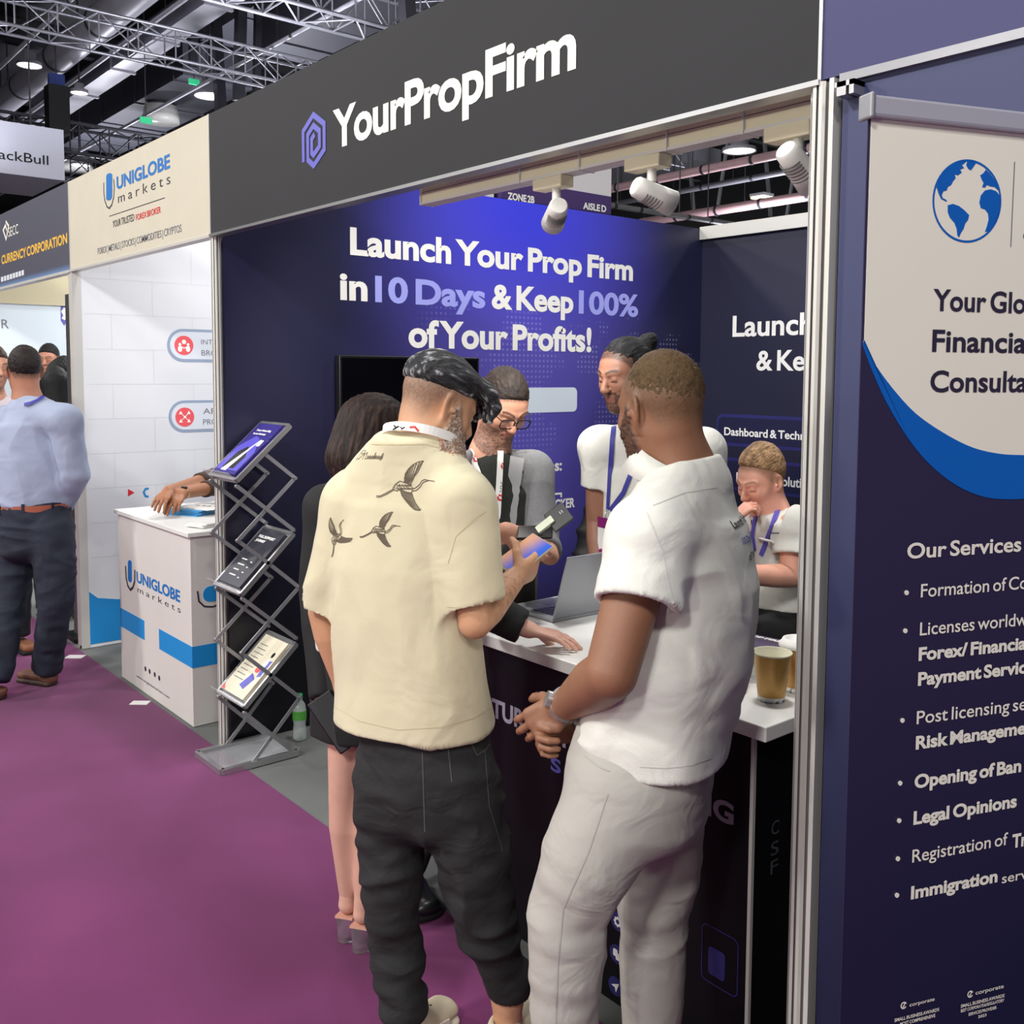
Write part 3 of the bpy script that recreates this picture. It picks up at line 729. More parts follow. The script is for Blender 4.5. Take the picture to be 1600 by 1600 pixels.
for px, py, z, r, lb, dk in ((124, 145, 6.68, .15, 'small round highbay lamp left of the flat duct', 0), (328, 150, 6.6, .27, 'round highbay lamp just above the cream fascia', 0), (126, 258, 6.3, .2, 'small highbay lamp right of the white hanging sign', 0), (46, 102, 6.9, .2, 'bright oblong highbay lamp over the round duct', 0), (1155, 236, 5.6, .3, 'round white ceiling lamp seen through the booth opening', 1)):
    P = on_z(px, py, z); t = thing('highbay_lamp', lb, 'ceiling lamp', P)
    MB().lathe([(0.001, .0), (r * .92, .0)], P, 24, 0, (0, 0, -1)).build('diffuser', M_glow if not dk else mat('dim_glow', rgb(255, 250, 240), .5, emit=1.2), t)
    MB().lathe([(r, -.01), (r, .05), (r * .55, .08), (r * .5, r * 1.1), (0.001, r * 1.1)], P, 24).build('housing', M_duct, t)
    MB().cyl(P + EZ * r, V((P[0], P[1], 9.0)), .015, n=6).build('hanger', M_trussdark, t)
for px, py, z, r, lb in ((252, 192, 6.75, .36, 'white drum air diffuser hanging over the cream fascia'), (118, 268, 6.9, .45, 'white drum air diffuser half hidden by the white hanging sign')):
    P = on_z(px, py, z); t = thing('air_diffuser', lb, 'air diffuser', P); zt_ = 7.14 if px == 252 else 8.5
    MB().lathe([(0.001, 0), (r, 0), (r, .14), (r * .96, .15), (r * .96, .24), (r * .9, .25), (r * .9, .33), (0.001, .33)], P, 28).build('drum', M_white, t)
    MB().cyl(P + EZ * .33, V((P[0], P[1], zt_)), r * .7, n=20).build('duct_neck', M_ductdark, t)
for px, py, z in ((303, 128, 6.6), (228, 188, 5.6)):
    P = on_z(px, py, z); t = thing('exit_sign', 'green lit exit sign hanging from the ceiling, ' + ('upper' if py < 150 else 'lower') + ' one of two', 'exit sign', P)
    MB().box(P - V((.02, .09, .045)), P + V((.02, .09, .045))).build('sign_body', mat('exit_green', rgb(60, 200, 140), .5, emit=.6), t)
    MB().cyl(P + EZ * .045, V((P[0], P[1], 8.9)), .008, n=6).build('hanger', M_trussdark, t)
# ceiling seen through the booth opening
def px_pipe(p, q, z, r, m_, lb, ext=.6):
    A, B = on_z(p[0], p[1], z), on_z(q[0], q[1], z); d = B - A; A2, B2 = A - d * ext, B + d * ext
    t = thing('water_pipe', lb, 'pipe', A, 'pipes behind the spotlights'); MB().cyl(A2, B2, r, n=12).build('pipe_run', m_, t)
    for k in range(5): c_ = A + d * (k / 4); MB().cyl(c_ - unit(d) * .03, c_ + unit(d) * .03, r * 1.12, n=12).build('clamp', M_trussdark, t)
    for k in range(4): c_ = A + d * (k / 3 * .94 + .03); MB().cyl(c_, V((c_[0], c_[1], 8.9)), .012, n=5).build('hanger', M_trussdark, t)
px_pipe((965, 293), (1262, 232), 5.6, .085, M_pinkpipe, 'upper pink pipe just behind the slotted spotlights')
px_pipe((962, 318), (1262, 262), 5.6, .06, M_truss, 'silver pipe between the two pink pipes')
px_pipe((1000, 348), (1264, 306), 5.2, .1, M_pinkpipe, 'lower pink pipe just over the booth back wall')
px_pipe((960, 322), (1110, 345), 4.5, .05, M_steel, 'grey pipe slanting down to the booth corner')
for i, px in enumerate((1085, 1120, 1205, 1230)):
    P = on_z(px, 300, 6.2); o = MB().bar(V((P[0] + .5 * (1 if i % 2 else -1), P[1] + .1, 9.0)), P - EZ * .6, .09, .05).build('steel_brace', M_steel); tag(o, 'grey steel roof brace behind the ceiling pipes', 'brace', 'roof braces behind the spotlights')
P = on_z(1190, 309, 5.4); t = thing('flood_lamp', 'warm lit flood lamp above the lower pink pipe', 'ceiling lamp', P)
MB().box(P - V((.16, .16, .02)), P + V((.16, .16, .02))).build('lamp_face', mat('warm_glow', rgb(255, 226, 150), .5, emit=4), t)
MB().box(P + V((-.18, -.18, .02)), P + V((.18, .18, .08))).build('housing', M_steel, t)
for (px, py, z, lb) in ((1010, 262, 7.4, 'pale ceiling panel duct above the upper pink pipe'),):
    P = on_z(px, py, z); t = thing('rectangular_duct', lb, 'duct', P); MB().box(P - V((2.2, .5, .2)), P + V((2.2, .5, .2))).build('duct_run', M_duct, t); MB().cyl(P + EZ * .2, V((P[0], P[1], 9.0)), .02, n=6).build('hanger', M_trussdark, t)
# ------------------------------------------------------------------ sculpting: smooth signed-distance shapes meshed with surface nets
_rs = np.random.RandomState(11); _TAB = _rs.rand(4096).astype(np.float32)
def vnoise(p):
    """smooth 3-D value noise in 0..1 for an (N,3) array"""
    i = np.floor(p).astype(np.int64); f = p - i; f = f * f * (3 - 2 * f); out = 0
    for dx in (0, 1):
        for dy in (0, 1):
            for dz in (0, 1):
                h = ((i[:, 0] + dx) * 73856093 ^ (i[:, 1] + dy) * 19349663 ^ (i[:, 2] + dz) * 83492791) & 4095
                w = (f[:, 0] if dx else 1 - f[:, 0]) * (f[:, 1] if dy else 1 - f[:, 1]) * (f[:, 2] if dz else 1 - f[:, 2])
                out = out + w * _TAB[h]
    return out

class Sculpt:
    def __init__(s, lo, hi, vox):
        s.lo = V(lo); s.vox = vox; s.n = np.ceil((V(hi) - s.lo) / vox).astype(int) + 1
        s.ax = [(s.lo[i] + vox * np.arange(s.n[i])).astype(np.float32) for i in range(3)]
        s.D = np.full(tuple(s.n), 0.5, np.float32)
    def win(s, lo, hi):
        a = np.clip(np.floor((V(lo) - s.lo) / s.vox).astype(int), 0, s.n); b = np.clip(np.ceil((V(hi) - s.lo) / s.vox).astype(int) + 1, 0, s.n)
        if np.any(b <= a): return None, None
        sl = tuple(slice(a[i], b[i]) for i in range(3))
        return sl, (s.ax[0][sl[0]][:, None, None], s.ax[1][sl[1]][None, :, None], s.ax[2][sl[2]][None, None, :])
    def comb(s, sl, d, k, mode):
        D = s.D[sl]
        if mode == 'u':
            if k > 0:
                h = np.maximum(k - np.abs(D - d), 0) / k; s.D[sl] = np.minimum(D, d) - h * h * k * .25
            else: s.D[sl] = np.minimum(D, d)
        else:   # subtract
            d = -d
            if k > 0:
                h = np.maximum(k - np.abs(D - d), 0) / k; s.D[sl] = np.maximum(D, d) + h * h * k * .25
            else: s.D[sl] = np.maximum(D, d)
    def cap(s, a, b, ra, rb=None, k=.02, mode='u'):
        a, b = V(a), V(b); rb = ra if rb is None else rb; m = max(ra, rb) + k + 2 * s.vox
        sl, X = s.win(np.minimum(a, b) - m, np.maximum(a, b) + m)
        if sl is None: return s
        ba = (b - a); L2 = max(float(ba @ ba), 1e-9); q = [X[i] - np.float32(a[i]) for i in range(3)]
        t = np.clip((q[0] * np.float32(ba[0]) + q[1] * np.float32(ba[1]) + q[2] * np.float32(ba[2])) / np.float32(L2), 0, 1)
        d = np.sqrt(sum((q[i] - t * np.float32(ba[i])) ** 2 for i in range(3))) - (np.float32(ra) + t * np.float32(rb - ra))
        s.comb(sl, d, k, mode); return s
    def chain(s, pts, rs, k=.02):
        t = s.twin()
        for i in range(len(pts) - 1): t.cap(pts[i], pts[i + 1], rs[i], rs[i + 1], 0)
        return s.merge(t, k)
    def loft(s, rows, lat, k=.0, pw=2.2, end=.6):
        """rows of (centre, half width, half depth) joined into one smooth trunk"""
        t = s.twin()
        for (a, la, fa), (b, lb, fb) in zip(rows[:-1], rows[1:]): t.ecap(a, b, la, lb, fa, fb, lat, 0, pw=pw, end=end)
        return s.merge(t, k)
    def ecap(s, a, b, la, lb, fa, fb, lat, k=.02, mode='u', pw=2.0, end=1.0):
        """capsule of elliptic section: half widths la->lb along lat, half depths fa->fb across"""
        a, b = V(a), V(b); ba = b - a; L = np.linalg.norm(ba); ax = ba / max(L, 1e-9)
        lat = unit(V(lat) - ax * np.dot(lat, ax)); fr = np.cross(ax, lat); m = max(la, lb, fa, fb) + k + 2 * s.vox
        sl, X = s.win(np.minimum(a, b) - m, np.maximum(a, b) + m)
        if sl is None: return s
        q = [X[i] - np.float32(a[i]) for i in range(3)]
        dot = lambda v: q[0] * np.float32(v[0]) + q[1] * np.float32(v[1]) + q[2] * np.float32(v[2])
        h = dot(ax); t = np.clip(h / np.float32(max(L, 1e-9)), 0, 1); rl = la + t * np.float32(lb - la); rf = fa + t * np.float32(fb - fa)
        mn = np.minimum(rl, rf); w = (h - t * np.float32(L)) / (mn * np.float32(end))
        u = np.abs(dot(lat) / rl); v = np.abs(dot(fr) / rf)
        e = (u ** pw + v ** pw) ** (1 / pw) if pw != 2 else np.sqrt(u * u + v * v)
        d = (np.sqrt(e * e + w * w) - 1) * mn
        s.comb(sl, d, k, mode); return s
    def ell(s, c, axes, r, k=.02, mode='u'):
        c = V(c); m = max(r) + k + 2 * s.vox; sl, X = s.win(c - m, c + m)
        if sl is None: return s
        q = [X[i] - np.float32(c[i]) for i in range(3)]; e = 0
        for a, rr in zip(axes, r): e = e + ((q[0] * np.float32(a[0]) + q[1] * np.float32(a[1]) + q[2] * np.float32(a[2])) / np.float32(rr)) ** 2
        s.comb(sl, (np.sqrt(e) - 1) * np.float32(min(r)), k, mode); return s
    def keep(s, p, n, lo=None, hi=None, k=0.0):
        """keeps the side n points away from: cuts what lies beyond the plane (inside a window)"""
        lo = s.lo if lo is None else lo; hi = s.lo + s.vox * s.n if hi is None else hi
        sl, X = s.win(lo, hi)
        if sl is None: return s
        n = unit(n); d = sum((X[i] - np.float32(p[i])) * np.float32(n[i]) for i in range(3)); D = s.D[sl]
        if k > 0: h = np.maximum(k - np.abs(D - d), 0) / k; s.D[sl] = np.maximum(D, d) + h * h * k * .25
        else: s.D[sl] = np.maximum(D, d)
        return s
    def twin(s):
        t = Sculpt.__new__(Sculpt); t.lo, t.vox, t.n, t.ax = s.lo, s.vox, s.n, s.ax; t.D = np.full_like(s.D, .5); return t
    def merge(s, t, k=.02): s.comb((slice(None),) * 3, t.D, k, 'u'); return s
    def mesh(s):
        D = s.D; D[[0, -1]] = .5; D[:, [0, -1]] = .5; D[:, :, [0, -1]] = .5
        I = D < 0; n = D.shape
        def c8(A): return [A[i:n[0] - 1 + i, j:n[1] - 1 + j, k:n[2] - 1 + k] for i in (0, 1) for j in (0, 1) for k in (0, 1)]
        cs = c8(I); al = cs[0].copy(); an = cs[0].copy()
        for c in cs[1:]: al &= c; an |= c
        act = an & ~al; ijk = np.argwhere(act); idx = np.full(act.shape, -1, np.int32); idx[act] = np.arange(len(ijk))
        co = np.array([(i, j, k) for i in (0, 1) for j in (0, 1) for k in (0, 1)])
        val = np.stack([D[ijk[:, 0] + c[0], ijk[:, 1] + c[1], ijk[:, 2] + c[2]] for c in co], 1)
        acc = np.zeros((len(ijk), 3)); cnt = np.zeros(len(ijk))
        for a in range(8):
            for b in range(a + 1, 8):
                if np.abs(co[a] - co[b]).sum() != 1: continue
                va, vb = val[:, a], val[:, b]; m = (va < 0) != (vb < 0)
                t = va[m] / (va[m] - vb[m]); acc[m] += co[a] + t[:, None] * (co[b] - co[a]); cnt[m] += 1
        P = s.lo + s.vox * (ijk + acc / cnt[:, None]); F = []
        for ax in range(3):
            sl0 = [slice(None)] * 3; sl1 = [slice(None)] * 3; sl0[ax] = slice(0, -1); sl1[ax] = slice(1, None)
            A, B = I[tuple(sl0)], I[tuple(sl1)]; e = np.argwhere(A != B); o1, o2 = [(1, 2), (2, 0), (0, 1)][ax]
            ok = (e[:, o1] > 0) & (e[:, o2] > 0); e = e[ok]; fl = A[tuple(e.T)]
            def g(d1, d2): q = e.copy(); q[:, o1] -= d1; q[:, o2] -= d2; return idx[tuple(q.T)]
            q = np.stack([g(1, 1), g(0, 1), g(0, 0), g(1, 0)], 1); q[~fl] = q[~fl][:, ::-1]; F.append(q)
        return P, np.concatenate(F)
    def normals(s, P):
        g = (P - s.lo) / s.vox; out = np.zeros_like(P); i = np.clip(np.round(g).astype(int), 1, s.n - 2)
        for a in range(3):
            u = i.copy(); w = i.copy(); u[:, a] += 1; w[:, a] -= 1; out[:, a] = s.D[tuple(u.T)] - s.D[tuple(w.T)]
        return out / (np.linalg.norm(out, axis=1, keepdims=True) + 1e-9)

def relax(P, F, it=1, f=.5):
    e = np.concatenate([F[:, [0, 1]], F[:, [1, 2]], F[:, [2, 3]], F[:, [3, 0]]]); n = len(P)
    deg = np.bincount(e[:, 0], minlength=n) + np.bincount(e[:, 1], minlength=n)
    for _ in range(it):
        S = np.zeros_like(P)
        for a in range(3): S[:, a] = np.bincount(e[:, 0], P[e[:, 1], a], n) + np.bincount(e[:, 1], P[e[:, 0], a], n)
        P = P + f * (S / deg[:, None] - P)
    return P

def link_mesh(name, P, F, m, parent=None, cols=None, origin=None):
    me = bpy.data.meshes.new(name)
    base = V(origin) if origin is not None else np.zeros(3)
    off = base if parent is None else world_loc(parent)
    Q = (P - off).astype(np.float32)
    me.vertices.add(len(Q)); me.vertices.foreach_set('co', Q.ravel())
    me.loops.add(F.size); me.loops.foreach_set('vertex_index', F.astype(np.int32).ravel())
    me.polygons.add(len(F)); me.polygons.foreach_set('loop_start', np.arange(0, F.size, 4, dtype=np.int32))
    me.update(calc_edges=True); me.validate()
    me.polygons.foreach_set('use_smooth', np.ones(len(me.polygons), bool))
    me.materials.append(m)
    if cols is not None:
        a = me.color_attributes.new('Col', 'FLOAT_COLOR', 'POINT')
        c = np.ones((len(me.vertices), 4), np.float32); c[:, :3] = cols[:len(me.vertices)]; a.data.foreach_set('color', c.ravel())
    o = bpy.data.objects.new(name, me); COL.objects.link(o)
    if parent is not None: o.parent = parent
    else: o.location = off
    return o

def bounds(*pts, pad=.15):
    A = np.array([V(p) for p in pts]); return A.min(0) - pad, A.max(0) + pad

class Frame:
    """left / forward / up axes of a head, chest or hand at a centre"""
    def __init__(s, c, fwd, up=(0, 0, 1), sc=1.0):
        s.c = V(c); s.f = unit(fwd); u = V(up); s.l = unit(np.cross(u, s.f)); s.u = np.cross(s.f, s.l); s.s = sc
    def __call__(s, l, f, u): return s.c + s.s * (s.l * l + s.f * f + s.u * u)
    def ax(s): return (s.l, s.f, s.u)
    def loc(s, P): q = (P - s.c) / s.s; return np.stack([q @ s.l, q @ s.f, q @ s.u], 1)

def head(g, H, ear=1.0, jaw=1.0, nose=1.0, face=True):
    S = H.s
    E = lambda l, f, u, r, k=.02, mode='u': g.ell(H(l, f, u), H.ax(), tuple(np.array(r) * S), k * S, mode)
    E(0, -.014, .032, (.077, .096, .090)); E(0, .030, .0, (.067, .062, .088), .03); E(0, .028, -.066, (.056 * jaw, .052, .048), .03)
    E(0, .070, -.098, (.025 * jaw, .018, .017), .03)
    if face:
        for sg in (-1, 1):
            E(sg * .043, .058, -.022, (.024, .024, .022), .02)
            E(sg * .031, .100, .006, (.016, .016, .012), .014, 's'); E(sg * .031, .0795, .005, (.0145, .0125, .0115), .004)
            g.cap(H(sg * .012, .090, .026), H(sg * .045, .074, .027), .009 * S, .008 * S, .012 * S)
            E(sg * .011, .102, -.030, (.008, .010, .007), .006)
        g.cap(H(0, .088, .016), H(0, .112 * nose, -.026), .008 * S, .0115 * S, .010 * S)
        g.cap(H(-.018, .084, -.056), H(.018, .084, -.056), .0075 * S, None, .006 * S); g.cap(H(0, .090, -.0555), H(0, .088, -.066), .006 * S, .007 * S, .006 * S)
        g.cap(H(-.015, .083, -.067), H(.015, .083, -.067), .008 * S, None, .005 * S)
    for sg in (-1, 1):
        n_ = unit(H.l * sg * .88 + H.f * .47); u_ = unit(H.u * .95 - H.f * .28); t_ = np.cross(n_, u_)
        c_ = H(sg * .081, -.008, -.001); R = np.array((.0075, .019 * ear, .033 * ear)) * S
        g.ell(c_, (n_, t_, u_), R, .008 * S); g.ell(c_ + n_ * .010 * S + u_ * .003 * S, (n_, t_, u_), (.008 * S, .0115 * S, .0215 * S), .003 * S, 's')
        g.ell(c_ + n_ * .003 * S + H.f * .012 * S - u_ * .006 * S, (n_, t_, u_), (.005 * S, .005 * S, .007 * S), .003 * S)

def skincol(P, base, amp=.06):
    n = vnoise(P * 45) * .6 + vnoise(P * 160) * .4
    return np.array(base)[None, :3] * (1 + amp * 2 * (n[:, None] - .5))
def blend(c, m, col): return c * (1 - m[:, None]) + np.array(col)[None, :3] * m[:, None]
def sstep(x, a, b): t = np.clip((x - a) / (b - a), 0, 1); return t * t * (3 - 2 * t)
def beard_mask(q):
    l, f, u = q.T; near = (np.abs(l) < .12) & (np.abs(f) < .15) & (u > -.15) & (u < .16); al = np.abs(l); fr = sstep(f, .035, .06)
    lo = np.interp(u, [-.13, -.06, -.035, .0, .02], [.0, .0, .008, .004, .008]); hi = np.interp(u, [-.13, -.075, -.04, -.02, .0, .02], [.2, .2, .068, .055, .038, .030])
    m = sstep(f - lo, 0, .012) * sstep(hi - f, 0, .012) * sstep(-u, -.03, .0)
    mou = sstep(-u, .032, .04) * sstep(u, -.054, -.047) * (al < .032) * fr; chin = sstep(-u, .068, .078) * fr
    m = np.maximum(np.maximum(m * (u > -.14), mou), chin * (al < .06)) * near * (f > -.02)
    return m * (1 - ((u > -.072) & (u < -.047) & (al < .022) & (f > .075)) * .9)
def facecol(C, q, P, brow, lip=None, beard=None, beard_amt=0., scalp=None, scalp_amt=0., beard2=None, hairline=.062, fade=(.0, .03), ball=True):
    """tints brows, lips, lashes, beard and shorn scalp where they grow (q: head coordinates)"""
    l, f, u = q.T; near = (np.abs(l) < .12) & (np.abs(f) < .15) & (u > -.15) & (u < .16); al = np.abs(l)
    fr = sstep(f, .035, .06)
    if scalp is not None:
        front = sstep(-(f - .075), -.008, .012) ; line = np.where(f > .02, hairline, np.where(f > -.03, .02, -.045)) 
        lo = np.interp(f, [-.12, -.05, -.015, .02, .05, .09], [-.06, -.055, .0, .0, .05, hairline])
        m = sstep(u - lo, fade[0], fade[1]); m *= near
        sp = .75 + .5 * (vnoise(P * 420) - .5); C = blend(C, np.clip(m * scalp_amt * sp, 0, 1), scalp)
    if beard is not None:
        m = beard_mask(q)
        sp = .7 + .8 * (vnoise(P * 380) - .4); bc = np.array(beard)[None, :3] if beard2 is None else blend(np.repeat(np.array(beard)[None, :3], len(P), 0), sstep(vnoise(P * 330 + 3), .42, .62), beard2)
        w_ = np.clip(m * beard_amt * sp, 0, 1)[:, None]; C = C * (1 - w_) + bc * w_
    if lip is not None: C = blend(C, near * ((u < -.050) & (u > -.073) & (al < .021) & (f > .082)) * .65, lip)
    yb = .029 + .006 * np.sin(np.clip(al - .012, 0, .04) / .04 * 2.6)
    C = blend(C, near * sstep(.0058 - np.abs(u - yb), 0, .003) * (al > .011) * (al < .052) * (f > .055) * .85, brow)
    C = blend(C, near * sstep(.0022 - np.abs(u + .002 + .012 * ((al - .031) / .015) ** 2 * .3), 0, .0012) * (al > .017) * (al < .045) * (f > .06) * .8, (.02, .015, .012))
    return C

def hand(g, w, d, n, thumb_side, curl=.5, sc=1.0, spread=.12, thumb=.5, tcurl=.3, curls=None):
    """w wrist, d direction of the fingers, n direction the palm faces, thumb_side +-1 across d x n"""
    d = unit(d); n = unit(V(n) - d * np.dot(n, d)); s_ = np.cross(d, n) * thumb_side; kn = []
    S = sc
    g.ecap(V(w) - d * .012 * S, V(w) + d * .085 * S, .027 * S, .040 * S, .019 * S, .013 * S, s_, .012)
    for i, (o, L, r) in enumerate(((.031, .070, .0088), (.0105, .079, .0092), (-.0105, .073, .0088), (-.030, .058, .0078))):
        cu = curl if curls is None else curls[i]
        p = V(w) + S * (d * (.088 - .006 * abs(i - 1)) + s_ * o); dd = unit(d + s_ * spread * (1.2 - i) * .5); a = 0; rr = r * S
        g.cap(p - dd * .03 * S, p, rr * 1.1, rr * 1.1, .008)
        for j, fr in enumerate((.46, .31, .25)):
            a += cu * (.75, 1.05, .7)[j]
            e = p + S * L * fr * (dd * math.cos(a) + n * math.sin(a)); g.cap(p, e, rr, rr * .93, .004); p = e; rr *= .93
    p = V(w) + S * (d * .022 + s_ * .024 + n * .004); t1 = unit(d * .55 + s_ * (1 - thumb) + n * thumb); q = p + t1 * .042 * S
    g.cap(p, q, .0145 * S, .0115 * S, .010); t2 = unit(t1 * .8 + d * .5 + n * tcurl); q2 = q + t2 * .034 * S; g.cap(q, q2, .0112 * S, .0102 * S, .005)
    t3 = unit(t2 + n * tcurl - s_ * tcurl * .6); g.cap(q2, q2 + t3 * .026 * S, .0100 * S, .0085 * S, .005)

def folds(P, N, amp, scale=(9, 9, 5), seed=0., soft=.5, mask=None):
    """cloth folds: ridged noise pushed along the normals"""
    q = P * np.array(scale) + seed; w = vnoise(P * 4 + seed + 7) * 2.2
    a = vnoise(q + w[:, None]) ; b = vnoise(q * 2.3 + 31)
    h = (1 - np.abs(2 * a - 1) * 1.6) * .7 + (b - .5) * soft
    if mask is not None: h = h * mask
    return P + N * (h * amp)[:, None]
# ------------------------------------------------------------------ people
PF_, PR_ = unit(CF * V((1, 1, 0))), unit(CR * V((1, 1, 0)))
def facing(r, f): return unit(PR_ * r + PF_ * f)          # r: towards the right of the view, f: away from the camera
M_skin = mat('skin', rgb(205, 150, 125), .52, vcol=True, bump=.12, bscale=240, sss=.04)
M_hair = mat('hair', rgb(30, 26, 24), .55, vcol=True, spec=.25)
def _hair_nodes():
    nt = M_hair.node_tree; b = nt.nodes['Principled BSDF']
    col = b.inputs['Base Color'].links[0].from_socket
    a = nt.nodes.new('ShaderNodeAttribute'); a.attribute_name = 'HC'
    n = nt.nodes.new('ShaderNodeTexNoise'); n.inputs['Scale'].default_value = 1.0; n.inputs['Detail'].default_value = 3; n.inputs['Distortion'].default_value = .4
    nt.links.new(a.outputs['Vector'], n.inputs['Vector'])
    r = nt.nodes.new('ShaderNodeMapRange'); r.inputs[1].default_value = .3; r.inputs[2].default_value = .7; r.inputs[3].default_value = .4; r.inputs[4].default_value = 1.5
    nt.links.new(n.outputs['Fac'], r.inputs[0])
    m = nt.nodes.new('ShaderNodeVectorMath'); m.operation = 'SCALE'; nt.links.new(col, m.inputs[0]); nt.links.new(r.outputs[0], m.inputs['Scale']); nt.links.new(m.outputs[0], b.inputs['Base Color'])
    bp = nt.nodes.new('ShaderNodeBump'); bp.inputs['Strength'].default_value = .7; bp.inputs['Distance'].default_value = .004
    nt.links.new(n.outputs['Fac'], bp.inputs['Height']); nt.links.new(bp.outputs[0], b.inputs['Normal'])
_hair_nodes()
SKIN_A, SKIN_B, SKIN_W, SKIN_D, SKIN_E, SKIN_F, SKIN_G, SKIN_J = [lin_ for lin_ in (rgb(206, 156, 122), rgb(142, 98, 74), rgb(212, 164, 146), rgb(206, 150, 124), rgb(150, 104, 84), rgb(240, 176, 152), rgb(176, 122, 98), rgb(158, 104, 72))]
def person(name_label, g, cols, origin, H=None, beard=0.):
    P, F = g.mesh(); P = relax(P, F, 1, .3)
    if beard: q = H.loc(P); P = P + g.normals(P) * (beard_mask(q) * beard * (.5 + vnoise(P * 260)))[:, None]
    o = link_mesh('person', P, F, M_skin, None, cols(P), origin)
    return tag(o, name_label, 'person')
def garment(name, g, m, parent, amp=.006, scale=(9, 9, 5), seed=0., mask=None, it=2, cols=None, soft=.5, label=None, extra=None):
    P, F = g.mesh(); P = relax(P, F, it, .5); N = g.normals(P)
    if amp: P = folds(P, N, amp, scale, seed, soft, None if mask is None else mask(P))
    if extra is not None: P = extra(P, N)
    o = link_mesh(name, P, F, m, parent, None if cols is None else cols(P))
    if label: o['label'] = label
    return o
def strands(P, N, H, amp, fr=(160, 22, 120), seed=0):
    q = H.loc(P); s_ = vnoise(q * np.array(fr) + seed) ; return P + N * ((s_ - .5) * 2 * amp)[:, None]
def hair_mesh(name, g, H, parent, base, streak=None, amp=.004, fr=(160, 22, 120), seed=0, sfac=.5, it=1):
    P, F = g.mesh(); P = relax(P, F, it, .4); N = g.normals(P); q = H.loc(P); s_ = vnoise(q * np.array(fr) + seed)
    s2 = vnoise(q * np.array(fr) * 2.1 + seed + 40)
    P2 = P + N * ((s_ * .7 + s2 * .3 - .5) * 2 * amp)[:, None]
    c = np.array(base)[None, :3] * (.5 + s_[:, None])
    if streak is not None: c = blend(c, np.clip(sstep(s2 * .5 + s_ * .5, .52, .75) * sfac, 0, 1), streak)
    o = link_mesh(name, P2, F, M_hair, parent, c)
    a = o.data.attributes.new('HC', 'FLOAT_VECTOR', 'POINT'); a.data.foreach_set('vector', (q * np.array(fr) * 3.2 + seed).astype(np.float32).ravel())
    return o
def project(surf_objs, pts, off=.0012):
    """points seen at pixels -> the first spot on the given surfaces, lifted off a little"""
    out = []
    for px, py in pts:
        d = Vector(unit(ray(px, py))); best = None
        for bv in surf_objs:
            h = bv.ray_cast(Vector(CAM), d)
            if h[0] is not None and (best is None or h[3] < best[3]): best = h
        out.append(None if best is None else (np.array(best[0]) + np.array(best[1]) * off, np.array(best[1])))
    return out
def bvh_of(o):
    off = world_loc(o); me = o.data
    vs = [Vector(np.array(v.co) + off) for v in me.vertices]
    return BVHTree.FromPolygons(vs, [tuple(p.vertices) for p in me.polygons])
def dense(pts, step=2.0):
    out = [pts[0]]
    for a, b in zip(pts[:-1], pts[1:]):
        n = max(1, int(math.hypot(b[0] - a[0], b[1] - a[1]) / step))
        out += [(a[0] + (b[0] - a[0]) * i / n, a[1] + (b[1] - a[1]) * i / n) for i in range(1, n + 1)]
    return out
def printed_lines(mb, bv, lines, w=.0022, step=2.0):
    for ln in lines:
        hits = project(bv if isinstance(bv, list) else [bv], dense(ln, step)); run = []
        for h in hits + [None]:
            if h is None:
                if len(run) > 1:
                    L, R_ = [], []
                    for i, (p, n) in enumerate(run):
                        d = unit(run[min(i + 1, len(run) - 1)][0] - run[max(i - 1, 0)][0]); s_ = unit(np.cross(n, d)); L.append(p + s_ * w / 2); R_.append(p - s_ * w / 2)
                    k = len(L); mb.add(L + R_, [(i, k + i, k + i + 1, i + 1) for i in range(k - 1)], 0)
                run = []
            else: run.append(h)
    return mb
def printed_text(mb, bv, body, p0, p1, hpx, weight=0.0, shear=0.0, space=1.0, curve=0.0):
    """text laid along p0->p1 as seen and pressed onto the surface"""
    vs, fs = glyphs(body, weight, space); x0, x1 = vs[:, 0].min(), vs[:, 0].max(); p0, p1 = V(p0), V(p1)
    d = p1 - p0; up = V((d[1], -d[0])) / np.linalg.norm(d)
    px = []
    for x, y in vs:
        t = (x - x0) / (x1 - x0) + shear * y / (x1 - x0); q = p0 + d * t + up * (y / .73 * hpx + curve * 4 * t * (1 - t)); px.append(tuple(q))
    hit = project(bv if isinstance(bv, list) else [bv], px, .0015); ok = []
    pts = [h[0] if h is not None else np.zeros(3) for h in hit]
    for f in fs:
        if all(hit[i] is not None for i in f):
            if max(np.linalg.norm(pts[f[0]] - pts[i]) for i in f) > .12: continue
            nn = np.cross(pts[f[1]] - pts[f[0]], pts[f[2]] - pts[f[0]])
            ok.append(f if np.dot(nn, hit[f[0]][1]) > 0 else f[::-1])
    mb.add(pts, ok, 0)

